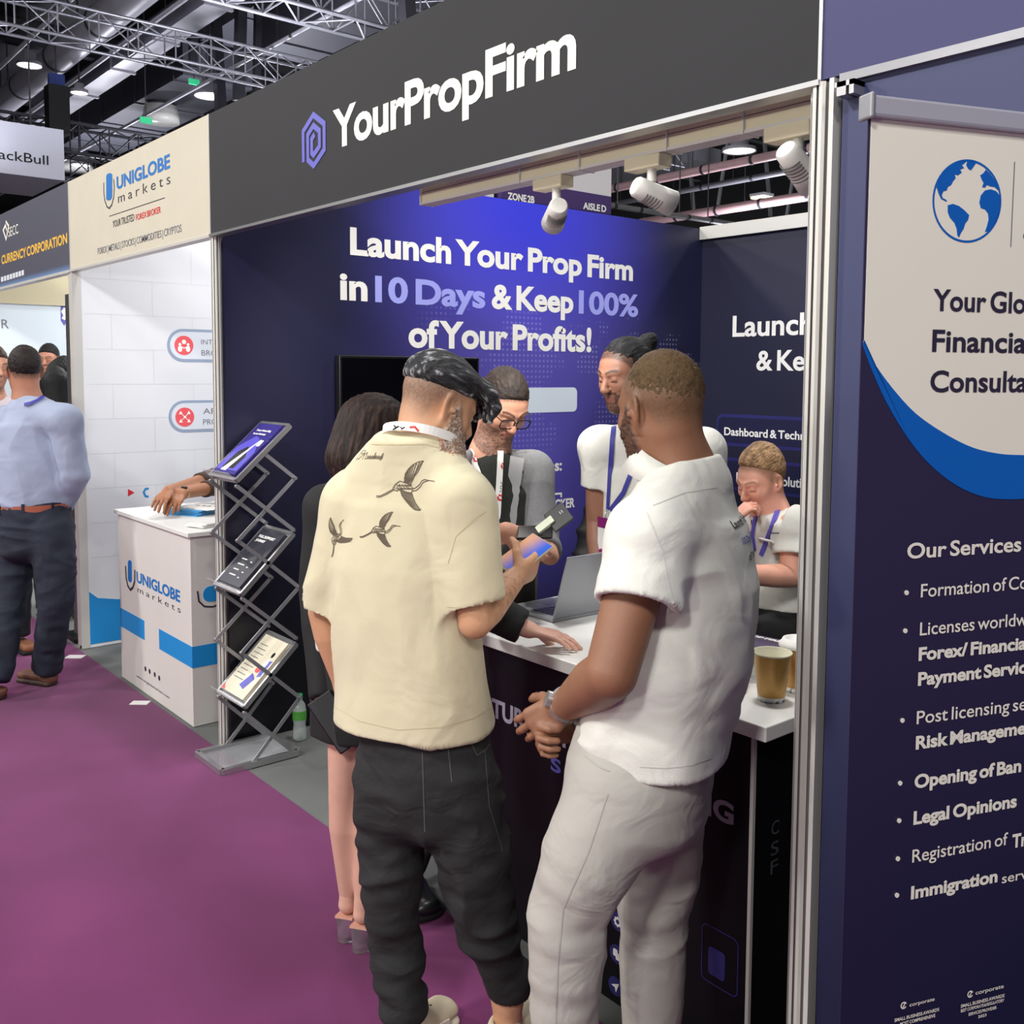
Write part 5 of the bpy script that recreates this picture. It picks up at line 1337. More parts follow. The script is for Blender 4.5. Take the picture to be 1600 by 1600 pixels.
# ---- woman behind the cream T-shirt
def woman():
    d0 = 2.9; A = lambda x, y, dd=0.: at(x, y, d0 + dd)
    fw_ = facing(.35, .94); L = np.cross(EZ, fw_); F_ = facing(.5, .86)
    H = Frame(A(592, 688), unit(F_ * .95 - EZ * .3), unit(EZ * .95 + F_ * .3), .93)
    neck, chest, pel = A(585, 755), A(578, 830), A(572, 1040)
    shL, elL, wrL = A(508, 790, .05), A(494, 930, .05), A(508, 1105, -.06); shR, elR, wrR = A(655, 795, -.05), A(735, 985, -.14), at(826, 984, 2.66)
    wrR = on_z(826, 984, .952); elR = (shR * .45 + wrR * .55) - EZ * .09
    legs = [(A(590, 1090), A(585, 1235, .0), on_z(568, 1478, 0) + EZ * .125), (A(548, 1090), A(538, 1230), on_z(545, 1462, 0) + EZ * .125)]
    o = figure('dark-haired woman in black jacket and clear heels, mostly hidden behind the cream T-shirt', SKIN_W, H, L, neck, chest, pel, [(shR, elR, wrR), (shL, elL, wrL)], legs,
               [dict(d=unit(facing(.95, -.1) - EZ * .20), n=(0, 0, -1), thumb_side=1, curl=.2, sc=.95, spread=.2), dict(d=unit(V((0, 0, -1)) + PR_ * .25), n=unit(PR_ * .8 + PF_ * .2), thumb_side=-1, curl=.55, sc=.92)], .0045, (.042, .034, .024), (.07, .046, .049, .027), col=dict(lip=rgb(190, 90, 90)))
    # feet inside mules with clear block heels
    M_clear = mat('clear_acrylic', rgb(240, 236, 240), .05, trans=.9); M_nude = mat('nude_sole', rgb(214, 160, 140), .5)
    for (h, k, a) in legs:
        g0 = a * V((1, 1, 0)); d = facing(.25, .97); s_ = np.cross(EZ, d)
        q = lambda u, v, w: g0 + d * u + s_ * v + EZ * w
        lo, hi = bounds(g0, g0 + d * .2, pad=.08); lo[2] = -.01; hi[2] = .2; g = Sculpt(lo, hi, .004)
        g.cap(a + EZ * .03, q(-.006, 0, .105), .0265, .026, .006); g.ecap(q(-.010, 0, .098), q(.06, 0, .065), .0245, .031, .022, .024, s_, .008); g.ecap(q(.06, 0, .062), q(.13, 0, .028), .034, .038, .022, .016, s_, .02); g.ecap(q(.13, 0, .028), q(.175, 0, .022), .037, .03, .015, .011, s_, .01)
        P, F = g.mesh(); ft = link_mesh('foot', relax(P, F, 1, .4), F, M_skin, o, skincol(P, SKIN_W))
        sh = MB(); sh.strip([q(-.036, 0, .074), q(.0, 0, .07), q(.06, 0, .038), q(.12, 0, .008), q(.19, 0, .005)], s_, .056, .007); sh = sh.build('mule', M_nude, o)
        MB().cyl(q(-.02, 0, .0), q(-.015, 0, .07), .025, .029, 20).build('heel', M_clear, sh)
        mb = MB(); mb.strip([q(.125, .042 * math.cos(t), .02 + .034 * math.sin(t)) for t in np.linspace(0, math.pi, 10)], d, .03, .003); mb.build('strap', M_clear, sh)
    M_bl = mat('black_suiting', rgb(20, 20, 22), .8, wrinkle=.25, wscale=8)
    rows = [(A(585, 765), .09, .07), (A(580, 810), .155, .095), (A(572, 900), .15, .105), (A(570, 980), .15, .1), (A(568, 1070), .165, .115)]
    zc = A(568, 968)[2]
    top(o, 'jacket', M_bl, rows, L, None, [([shL, elL, shL * 0 + wrL - unit(wrL - elL) * .03], [.058, .05, .04]), ([shR, elR, wrR - unit(wrR - elR) * .02], [.06, .055, .047])], zc, amp=.006, sh_r=.05, vox=.006)
    sk = legs_garment(o, 'skirt', M_bl, [(A(570, 1030), .15, .105), (A(568, 1090), .165, .118), (A(563, 1150), .15, .11)], L, [([A(563, 1120), A(562, 1150)], [.11, .108])], amp=.003)
    g = Sculpt(*bounds(A(570, 950), A(570, 1030), pad=.24), .006); g.loft([(A(570, 940), .158, .108), (A(570, 1040), .170, .116)], L, 0); g.keep(A(570, 1012), (0, 0, -1)); g.keep(A(570, 955), (0, 0, 1))
    garment('blouse', g, M_polo, o, .004, (9, 9, 6), 3.)
    g = Sculpt(*bounds(H.c, H.c - EZ * .2, pad=.22), .004)
    g.ell(H(0, -.016, .032), H.ax(), (.088, .108, .104), .02); g.chain([H(0, -.075, .03), H(.0, -.10, -.08), A(575, 745, -.10), A(565, 800, -.13)], [.085, .082, .082, .06], .03); g.chain([H(.06, -.03, .02), A(556, 730, -.06), A(548, 780, -.08)], [.05, .05, .03], .03)
    g.keep(H(0, .062, .03), unit(H.f - H.u * .45), H.c - .2, H.c + .2)
    hair_mesh('hair', g, H, o, rgb(40, 28, 26), rgb(84, 60, 50), .004, (120, 110, 14), 2, .5)
    return o, wrL
p_woman, WR_WOMAN = woman()
# ---- man in the grey jacket and glasses, facing the phones
def man_jacket():
    d0 = 3.45; A = lambda x, y, dd=0.: at(x, y, d0 + dd)
    fw_ = facing(.5, -.86); L = np.cross(EZ, fw_); F_ = facing(.52, -.85)
    hf, hu = unit(F_ * .80 - EZ * .60), unit(EZ * .80 + F_ * .60 + PR_ * .05)
    H = Frame(A(786, 634, .0), hf, hu, .97)
    neck, chest, pel = A(765, 712, .05), A(768, 800, .04), A(765, 985, .08)
    shL, elL, wrL = A(832, 738, .12), A(846, 838, .02), A(858, 868, -.24)
    shR, elR, wrR = A(700, 745, -.02), A(690, 865, -.16), A(792, 832, -.36)
    f1_, f2_ = on_z(652, 1411, .0) * V((1, 1, 0)) + EZ * .09 - EX * .06, V((1.42, .42, .09)); legs = [(A(745, 1010, .02), f1_ * .5 + A(745, 1010) * .5 + fw_ * .04, f1_), (A(790, 1010, .12), f2_ * .5 + A(790, 1010, .1) * .5, f2_)]
    o = figure('bearded man with glasses in a grey jacket, looking down at a black flip phone', SKIN_D, H, L, neck, chest, pel, [(shR, elR, wrR), (shL, elL, wrL)], None,
               [dict(d=unit(facing(.93, -.12) - EZ * .30), n=unit(-EZ * .5 + facing(.2, .8)), thumb_side=-1, curl=.45, sc=1.0, tcurl=.2), dict(d=unit(facing(-.25, -.2) + EZ * .85), n=unit(facing(-.7, -.5)), thumb_side=1, curl=.7, sc=1.0)], .004, (.055, .045, .03), bead=.002, col=dict(brow=rgb(30, 22, 20), lip=rgb(176, 104, 100), beard=rgb(52, 38, 36), beard_amt=.8, scalp=rgb(40, 30, 26), scalp_amt=1., hairline=.078, fade=(-.004, .02)))
    short_hair(o, H, rgb(36, 27, 23), rgb(80, 62, 50), .25, h=.009, lo_f=.078, lo_b=-.03, fr=(120, 50, 120))
    # spectacles
    mb = MB()
    for sg in (-1, 1):
        ring = [H(sg * .033 + .028 * math.copysign(abs(math.cos(t)) ** .5, math.cos(t)), .108 - .02 * abs(sg * .032 + .024 * math.cos(t)) * 4 * .5, .0 + .0195 * math.copysign(abs(math.sin(t)) ** .5, math.sin(t))) for t in np.linspace(0, 2 * math.pi, 25)]
        mb.tube(ring, .0021, 6)
        mb.tube([H(sg * .056, .103, .01), H(sg * .074, .07, .014), H(sg * .08, .01, .012)], .0018, 6)
    mb.tube([H(-.008, .107, .006), H(0, .111, .010), H(.008, .107, .006)], .0018, 6)
    gl = mb.build('glasses_frame', M_matteblack, o)
    mb = MB()
    for sg in (-1, 1):
        mb.poly(ell(0, 0, .0235, .018, 24), (H(sg * .032, .1055, .002), H.l * -1, H.u, unit(H.f)), .0012)
    mb.build('lens', mat('spectacle_lens', rgb(240, 242, 250), .03, alpha=.12), gl)
    M_jk = mat('grey_jacket_wool', rgb(118, 118, 120), .9, bump=.3, bscale=420, var=.08, vscale=90, wrinkle=.3, wscale=8); M_sh = mat('dark_olive_shirt', rgb(42, 44, 40), .85, wrinkle=.4, wscale=9)
    rows = [(A(766, 726, .05), .095, .075), (A(768, 775, .06), .165, .105), (A(768, 860, .06), .172, .115), (A(766, 990, .08), .17, .115)]
    zb = A(766, 1000)[2]
    inner = top(o, 'shirt', M_sh, [(r[0] + fw_ * .012, r[1] * .92, r[2] * .98) for r in rows], L, (A(768, 705, .04), A(767, 735, .05), .064, .07), [], zb + .05, amp=.004, vox=.006, neck_cut=(A(768, 700, .0), unit(EZ * .9 + fw_ * .3)))
    def openfront(g):
        g.cap(A(766, 760, -.06), A(772, 1010, -.10), .082, .03, .012, 's'); g.cap(A(768, 690, -.03), A(766, 760, -.06), .07, .085, .012, 's')
    jk = top(o, 'jacket', M_jk, rows, L, (A(766, 716, .07), A(767, 745, .06), .075, .082), [([shR, elR, wrR + unit(elR - wrR) * .05], [.072, .06, .045]), ([shL, elL, wrL + unit(elL - wrL) * .05], [.07, .06, .045])], zb, amp=.007, seed=3., sh_r=.06, neck_cut=(A(768, 704, .05), unit(EZ * .9 + fw_ * .2)), post=openfront)
    M_lap = mat('light_grey_lapel', rgb(156, 156, 158), .9, bump=.2, bscale=420); bv = bvh_of(jk)
    mb = MB()
    for pts in ([(806, 716), (801, 760), (794, 830), (792, 890)],):
        hits = [h for h in project([bv], dense(pts, 6)) if h is not None]
        mb.strip([p + n * .006 for p, n in hits], [unit(PR_ + PF_ * .35)] * len(hits), .05, .006)
    mb.build('lapel', M_lap, jk)
    p = project([bv], [(806, 700), (812, 738)]); mb = MB(); p = [h for h in p if h is not None]
    if p: mb.cyl(p[-1][0] + p[-1][1] * .008, p[-1][0] + p[-1][1] * .012, .008, n=12); mb.build('lapel_pin', M_black, jk)
    bs = [bvh_of(jk), bvh_of(inner)]
    l1, P1, N1 = lanyard(o, M_whiteprint, [(733, 680), (742, 720), (752, 755), (765, 795), (774, 815)], .022, bs)
    l2, P2, N2 = lanyard(o, M_whiteprint, [(782, 690), (780, 740), (777, 800), (773, 830)], .022, bs)
    for ly, pts, dr in ((l1, [((737, 690), (745, 722)), ((748, 733), (757, 762))], 1), (l2, [((787, 706), (786, 732)), ((783, 752), (780, 782))], 1)):
        bv = bvh_of(ly); mk_, mr = MB(), MB()
        for a, b in pts:
            a, b = V(a), V(b); printed_text(mk_, bv, 'XM', a, a + (b - a) * .6, 8, .05)
            e = a + (b - a) * .82; printed_lines(mr, bv, [[(e[0] - 2, e[1] - 3), (e[0] + 3, e[1] - 2), (e[0] + 4, e[1] + 4)], [(e[0] - 3, e[1] - 1), (e[0] - 2, e[1] + 4), (e[0] + 3, e[1] + 5)]], .006, 1.)
        if mk_.v: mk_.build('lettering', M_matteblack, ly)
        if mr.v: mr.build('emblem', M_redprint, ly)
    legs_garment(o, 'trousers', M_sh, [(A(766, 965, .08), .15, .11), (A(766, 1030, .09), .165, .12)], L, [([a, b, c], [.09, .07, .055]) for a, b, c in legs], vox=.008)
    for a, b, c in legs: shoe(o, c * V((1, 1, 0)) - fw_ * .08, fw_, M_black, M_matteblack, top=.06)
    return o, wrR, wrL
p_jacket, WRR_J, WRL_J = man_jacket()

def face_axes(F_, pitch, roll=0.):
    p = math.radians(pitch); return unit(F_ * math.cos(p) - EZ * math.sin(p)), unit(EZ * math.cos(p) + F_ * math.sin(p) + np.cross(EZ, F_) * roll)

# ---- man with a bun behind the counter
def man_bun():
    d0 = 3.46; A = lambda x, y, dd=0.: at(x, y, d0 + dd)
    fw_ = facing(-.5, -.86); L = np.cross(EZ, fw_); F_ = facing(-.80, -.60)
    hf, hu = face_axes(F_, 14); H = Frame(A(978, 586), hf, hu, 1.02)
    neck, chest, pel = A(1006, 668, .05), A(1016, 770, .05), A(1000, 960, .08)
    shR, elR, wrR = A(938, 700, .10), A(934, 815, .14), A(938, 925, .06); shL, elL, wrL = A(1098, 705, -.06), A(1118, 830, -.04), A(1090, 935, -.1)
    legs = [(A(975, 985, .1), on_z(975, 1400, .5), on_z(975, 1425, .09)), (A(1030, 985, .04), on_z(1030, 1420, .5), on_z(1030, 1440, .09))]
    legs = [(a, a * V((1, 1, 0)) + EZ * .48, a * V((1, 1, 0)) + EZ * .09) for a, b, c in legs]
    o = figure('man with black hair tied in a bun, white polo and badge, behind the counter', SKIN_E, H, L, neck, chest, pel, [(shR, elR, wrR), (shL, elL, wrL)], None,
               [dict(d=(0, 0, -1), n=L, thumb_side=-1, curl=.4), dict(d=unit(V((0, 0, -1)) + fw_ * .2), n=-L, thumb_side=1, curl=.4)], .004, (.055, .043, .03), bead=.004, col=dict(brow=rgb(22, 16, 16), lip=rgb(120, 74, 66), beard=rgb(26, 20, 20), beard_amt=.85, scalp=rgb(24, 20, 20), scalp_amt=.95, hairline=.082, fade=(-.004, .012)))
    g = Sculpt(*bounds(H.c, pad=.26), .0035); g.ell(H(0, -.017, .036), H.ax(), (.082, .101, .097), .01)
    g.keep(H(0, .088, .084), -unit(H.u * .55 - H.f * .84)); g.keep(H(0, .0, -.03), -unit(H.u * .8 - H.f * .6), k=.01)
    g.ell(H(0, -.125, .085), H.ax(), (.036, .036, .034), .025); g.cap(H(.012, -.135, .10), H(-.02, -.150, .09), .018, .014, .012)
    hair_mesh('hair', g, H, o, rgb(16, 15, 17), rgb(60, 58, 62), .003, (130, 16, 90), 6, .4)
    rows = [(A(1010, 690, .05), .10, .08), (A(1018, 745, .05), .175, .115), (A(1016, 840, .06), .17, .12), (A(1000, 990, .08), .175, .125)]
    zb = A(1000, 965)[2]
    hR = A(940, 758, .12); sh = top(o, 'polo_shirt', M_polo, rows, L, (A(1004, 662, .04), A(1010, 695, .05), .068, .085), [([shR, shR + (elR - shR) * .52], [.07, .068]), ([shL, shL + (elL - shL) * .5], [.07, .07])], zb, amp=.007, seed=17., sh_r=.06, neck_cut=(A(1000, 654, .02), unit(EZ * .9 + fw_ * .3)))
    collar(o, M_polo, A(1000, 672, .03), unit(EZ * .9 - fw_ * .42 * -1), fw_, .073, .04, 1.16, 30)
    bv = [bvh_of(sh)]
    lanyard(o, M_strap, [(961, 655), (957, 690), (954, 740), (951, 796)], .017, bv); lanyard(o, M_strap, [(990, 726), (985, 745), (975, 770), (955, 797)], .017, bv)
    hits = project(bv, [(951, 798), (949, 835)]); hits = [h for h in hits if h is not None]
    if hits:
        p, n = hits[0]; n = unit(n * V((1, 1, .1))); up = EZ; r = np.cross(up, n); c0 = p + n * .012
        b = MB(); fr = (c0, r, EZ, n); b.poly([(-.045, -.165), (.045, -.165), (.045, -.025), (-.045, -.025)], fr, .003); bd = b.build('badge', M_whiteprint, o)
        b = MB(); b.poly([(-.045, -.062), (.045, -.062), (.045, -.025), (-.045, -.025)], fr, .0042); b.poly([(-.045, -.165), (.045, -.165), (.045, -.145), (.0, -.132), (-.045, -.145)], fr, .0042); b.build('badge_band', mat('magenta_band', rgb(136, 30, 110), .5), bd)
        b = MB(); b.tube([c0 + EZ * -.03, c0 + EZ * .0, p + n * .006], .003, 6); b.build('clip', M_alu, bd)
    legs_garment(o, 'trousers', M_matteblack, [(A(1000, 945, .08), .15, .115), (A(1000, 1010, .08), .165, .12)], L, [([a, b, c], [.09, .07, .055]) for a, b, c in legs], vox=.008)
    for a, b, c in legs: shoe(o, c * V((1, 1, 0)) - fw_ * .08, fw_, M_black, M_matteblack, top=.06)
man_bun()

# ---- blond man seated at the back
def man_blond():
    d0 = 3.8; A = lambda x, y, dd=0.: at(x, y, d0 + dd)
    fw_ = facing(-.86, -.5); L = np.cross(EZ, fw_); F_ = facing(-.84, -.54)
    hf, hu = face_axes(F_, 20); H = Frame(A(1190, 752), hf, hu, .98)
    neck, chest, pel = A(1206, 806, .02), A(1212, 862, .03), A(1222, 985, .06)
    shL, elL, wrL = A(1240, 822, -.14), A(1236, 900, -.18), A(1150, 898, -.30); shR, elR, wrR = A(1178, 822, .17), A(1122, 880, .06), A(1146, 812, -.10)
    o = figure('blond man in a white polo seated at the back, hand raised to his face', SKIN_F, H, L, neck, chest, pel, [(shR, elR, wrR), (shL, elL, wrL)], None,
               [dict(d=unit(EZ * .92 + facing(.35, .0)), n=unit(facing(.9, .2)), thumb_side=1, curl=.85, sc=.86), dict(d=unit(facing(-.9, -.2)), n=(0, 0, -1), thumb_side=-1, curl=.5)], .004, (.052, .042, .03), bead=0., col=dict(brow=rgb(150, 110, 80), lip=rgb(214, 120, 112), scalp=rgb(140, 104, 74), scalp_amt=.85, hairline=.092, fade=(-.02, .03)))
    short_hair(o, H, rgb(172, 136, 100), rgb(206, 172, 134), .4, h=.008, lo_f=.094, lo_b=-.02, top_h=.012, fr=(60, 16, 50), seed=8)
    rows = [(A(1208, 822, .02), .095, .078), (A(1212, 850, .03), .165, .11), (A(1216, 900, .04), .16, .118), (A(1222, 985, .06), .168, .125)]
    sh = top(o, 'polo_shirt', M_polo, rows, L, (A(1206, 800, .01), A(1208, 822, .02), .066, .08), [([shL, A(1238, 868, -.17)], [.07, .073]), ([shR, shR + (elR - shR) * .5], [.07, .07])], A(1220, 948)[2], amp=.007, seed=27., sh_r=.066, neck_cut=(A(1204, 794, .0), unit(EZ * .9 + fw_ * .3)))
    collar(o, M_polo, A(1204, 808, .01), unit(EZ * .9 + fw_ * .3), fw_, .072, .036, 1.15, 30)
    bv = [bvh_of(sh)]; M_vi = mat('violet_lanyard', rgb(92, 82, 190), .6)
    lanyard(o, M_vi, [(1224, 775), (1215, 800), (1206, 825), (1197, 850), (1190, 868)], .019, bv); lanyard(o, M_vi, [(1185, 795), (1180, 815), (1177, 835), (1180, 860)], .019, bv)
    mb = MB(); printed_lines(mb, bv, [[(1203, 833), (1218, 833)]], .006); 
    if mb.v: mb.build('chest_print', M_greyprint, sh)
    hits = [h for h in project(bv, [(1190, 840), (1212, 847)]) if h is not None]
    if len(hits) == 2: MB().cyl(hits[0][0] + hits[0][1] * .01, hits[1][0] + hits[1][1] * .01, .005, n=8).build('pen', M_white, o)
    kn = pel + fw_ * .42 + EZ * .02
    lg = [(pel + L * s_ * .09, kn + L * s_ * .1, (kn + L * s_ * .1) * V((1, 1, 0)) + EZ * .09 - fw_ * .05) for s_ in (-1, 1)]
    legs_garment(o, 'trousers', M_matteblack, [(A(1221, 938, .05), .152, .118), (A(1222, 990, .06), .17, .13)], L, [([a, b, c], [.095, .075, .055]) for a, b, c in lg], vox=.008)
    for a, b, c in lg: shoe(o, c * V((1, 1, 0)) - fw_ * .08, fw_, M_black, M_matteblack, top=.06)
    return pel
PEL_BLOND = man_blond()

# ---- man in the pale blue shirt at the left, back to the camera
def man_blue():
    d0 = 5.2; A = lambda x, y, dd=0.: at(x, y, d0 + dd)
    fw_ = facing(-.45, .89); L = np.cross(EZ, fw_); F_ = facing(-.6, .8)
    hf, hu = face_axes(F_, 6); H = Frame(A(38, 580), hf, hu, 1.0)
    neck, chest, pel = A(44, 632), A(52, 680), A(56, 800)
    shR, elR, wrR = A(99, 658, -.08), A(117, 738, -.04), A(92, 800, .10); shL, elL, wrL = A(5, 660, .10), A(-6, 742, .10), A(6, 800, .18)
    an = [on_z(74, 1070, 0) + EZ * .09, on_z(-6, 1092, 0) + EZ * .09]
    legs = [(A(80, 830, -.04), A(88, 935, -.05), an[0]), (A(30, 830, .05), A(14, 940, .0), an[1])]
    o = figure('man in pale blue shirt and brown belt standing by the white panel wall, back turned', SKIN_G, H, L, neck, chest, pel, [(shR, elR, wrR), (shL, elL, wrL)], None,
               [dict(d=unit(V((0, 0, -1)) + fw_ * .4), n=L, thumb_side=-1, curl=.4), dict(d=unit(V((0, 0, -1)) + fw_ * .4), n=-L, thumb_side=1, curl=.4)], .005, (.058, .046, .032), bead=.004, col=dict(brow=rgb(30, 24, 22), beard=rgb(40, 32, 30), beard_amt=.7, scalp=rgb(36, 30, 28), scalp_amt=.9, fade=(-.004, .03)), thick=1.1)
    short_hair(o, H, rgb(34, 28, 28), rgb(66, 54, 48), .4, h=.007, lo_f=.066, lo_b=-.035, fr=(120, 60, 120), vox=.004)
    M_bs = mat('pale_blue_shirting', rgb(158, 168, 194), .75, bump=.15, bscale=400, wrinkle=.5, wscale=7)
    rows = [(A(48, 640), .105, .08), (A(52, 670), .178, .115), (A(55, 720), .182, .13), (A(54, 770), .172, .13), (A(54, 815), .168, .13)]
    zb = A(54, 788)[2]
    sh = top(o, 'dress_shirt', M_bs, rows, L, (A(45, 622), A(48, 645), .072, .085), [([shR, elR, wrR + unit(elR - wrR) * .02], [.078, .068, .05]), ([shL, elL, wrL + unit(elL - wrL) * .02], [.078, .068, .05])], zb, amp=.014, scale=(7, 7, 9), seed=13., sh_r=.062, neck_cut=(A(44, 624), unit(EZ * .9 + fw_ * .2)))
    collar(o, M_bs, A(44, 628), unit(EZ * .93 - fw_ * -.2), fw_, .076, .04, 1.12, 30)
    bv = [bvh_of(sh)]; lanyard(o, M_strap, [(40, 634), (50, 632), (60, 628), (68, 622)], .02, bv, lift=.012)
    M_nv = mat('dark_navy_denim', rgb(32, 38, 54), .85, bump=.25, bscale=380, var=.15, vscale=6, wrinkle=.5, wscale=8)
    tr = legs_garment(o, 'trousers', M_nv, [(A(54, 784), .165, .13), (A(56, 830), .178, .145), (A(56, 855), .17, .13)], L, [([legs[0][0], A(86, 880, -.05), legs[0][1], an[0] - EZ * .0], [.105, .098, .082, .07]), ([legs[1][0], A(24, 880, .04), legs[1][1], an[1]], [.105, .098, .082, .07])], amp=.012, seed=21.)
    # belt
    g_ = []; c = A(54, 791); mb = MB(); s_ = np.cross(fw_, EZ)
    for t in np.linspace(0, 2 * math.pi, 41): g_.append(c + s_ * math.cos(t) * .176 + fw_ * math.sin(t) * .141)
    mb.strip(g_, EZ, .036, .005); bl = mb.build('belt', mat('tan_leather', rgb(168, 92, 70), .5), o)
    mb = MB()
    for t in (3.6, 4.4, 5.2, 6.0): q = c + s_ * math.cos(t) * .178 + fw_ * math.sin(t) * .143; mb.strip([q - EZ * .03, q + EZ * .03], np.cross(EZ, q - c), .014, .006)
    mb.build('belt_loop', M_nv, tr)
    M_br = mat('brown_suede', rgb(112, 74, 58), .7, var=.1, vscale=20)
    for c in an: shoe(o, c * V((1, 1, 0)) - facing(-.92, .4) * .07, facing(-.92, .4), M_br, mat('dark_brown_sole', rgb(60, 40, 32), .6), top=.045)
man_blue()

# ---- people further back in the third booth
def bystander(label, hx, hy, d0, F_, skin, hair, cloth, legs_m, hs=.98, seed=1, long=False, face=True, feet=None, collar_m=None, sleeve=True, beard=0):
    A = lambda x, y, dd=0.: at(x, y, d0 + dd); k = FPX / d0
    L = np.cross(EZ, F_); hf, hu = face_axes(F_, 6); H = Frame(A(hx, hy), hf, hu, hs); c = H.c
    q = lambda l, f, z: V((c[0], c[1], 0)) + L * l + F_ * f + EZ * (c[2] + z)
    neck, chest, pel = q(0, -.02, -.20), q(0, -.02, -.36), q(0, -.02, -.72)
    arms = [(q(s_ * .17, -.02, -.24), q(s_ * .22, -.04, -.52), q(s_ * .2, .08, -.74)) for s_ in (-1, 1)]
    legs = [(q(s_ * .09, -.02, -.8), q(s_ * .1, 0, 0) * V((1, 1, 0)) + EZ * .5, q(s_ * .1, -.02, 0) * V((1, 1, 0)) + EZ * .09) for s_ in (-1, 1)]
    o = figure(label, skin, H, L, neck, chest, pel, arms, None, [dict(d=(0, 0, -1), n=L, thumb_side=-1, curl=.4), dict(d=(0, 0, -1), n=-L, thumb_side=1, curl=.4)], .006, (.052, .042, .03), bead=0, col=dict(brow=rgb(40, 30, 26), scalp=hair, scalp_amt=.8, beard=hair if beard else None, beard_amt=beard))
    short_hair(o, H, hair, None, 0, h=.012 if not long else .018, lo_f=.062, lo_b=-.04, vox=.005, seed=seed)
    if long:
        g = Sculpt(*bounds(H.c, pad=.24), .006); g.ell(H(0, -.02, .03), H.ax(), (.092, .108, .104), .01); g.chain([H(0, -.06, .02), H(0, -.08, -.12)], [.09, .085], .03); g.keep(H(0, .05, 0), unit(H.f - H.u * .3)); hair_mesh('long_hair', g, H, o, hair, None, .003, (120, 110, 14), seed)
    rows = [(q(0, -.02, -.24), .09, .075), (q(0, -.02, -.32), .165, .105), (q(0, -.02, -.5), .16, .115), (q(0, -.02, -.74), .165, .115)]
    top(o, 'shirt', cloth, rows, L, (q(0, -.03, -.19), q(0, -.02, -.24), .066, .08), [([a, b, c_ + EZ * .03], [.07, .06, .045]) for a, b, c_ in arms], c[2] - .74, amp=.008, seed=seed, vox=.008)
    if collar_m: collar(o, collar_m, q(0, -.02, -.185), EZ, F_, .075, .03, 1.1, 30)
    legs_garment(o, 'trousers', legs_m, [(q(0, -.02, -.68), .15, .11), (q(0, -.02, -.82), .165, .12)], L, [([a, b, c_], [.09, .075, .06]) for a, b, c_ in legs], vox=.009, amp=.008)
    for a, b, c_ in legs: shoe(o, c_ * V((1, 1, 0)) - F_ * .08, F_, feet or M_black, M_matteblack, top=.05)
    return o
M_pinks = mat('pale_pink_shirting', rgb(216, 204, 212), .8, wrinkle=.4, wscale=7); M_dk = mat('dark_suiting', rgb(24, 25, 32), .85, wrinkle=.3, wscale=7)
bystander('man in a pale pink shirt cut off at the left edge of the view', -10, 575, 5.75, facing(.75, -.66), SKIN_D, rgb(70, 54, 46), M_pinks, M_dk, seed=3, feet=mat('tan_boot', rgb(132, 82, 52), .6), beard=.4)
bystander('dark-faced man looking out from behind the pale blue shirt shoulder', 76, 562, 8.3, facing(.1, -1), SKIN_G, rgb(24, 20, 20), M_dk, M_dk, seed=4)
bystander('person with black bobbed hair and navy jacket beside the dark totem', 87, 606, 6.6, facing(-.5, .86), SKIN_D, rgb(14, 14, 16), M_dk, M_dk, seed=5, long=True)
bystander('person with black hair and white collar just left of the dark totem', 104, 588, 7.0, facing(.3, .95), SKIN_D, rgb(12, 12, 13), M_dk, M_dk, seed=6, long=True, collar_m=M_whiteprint)

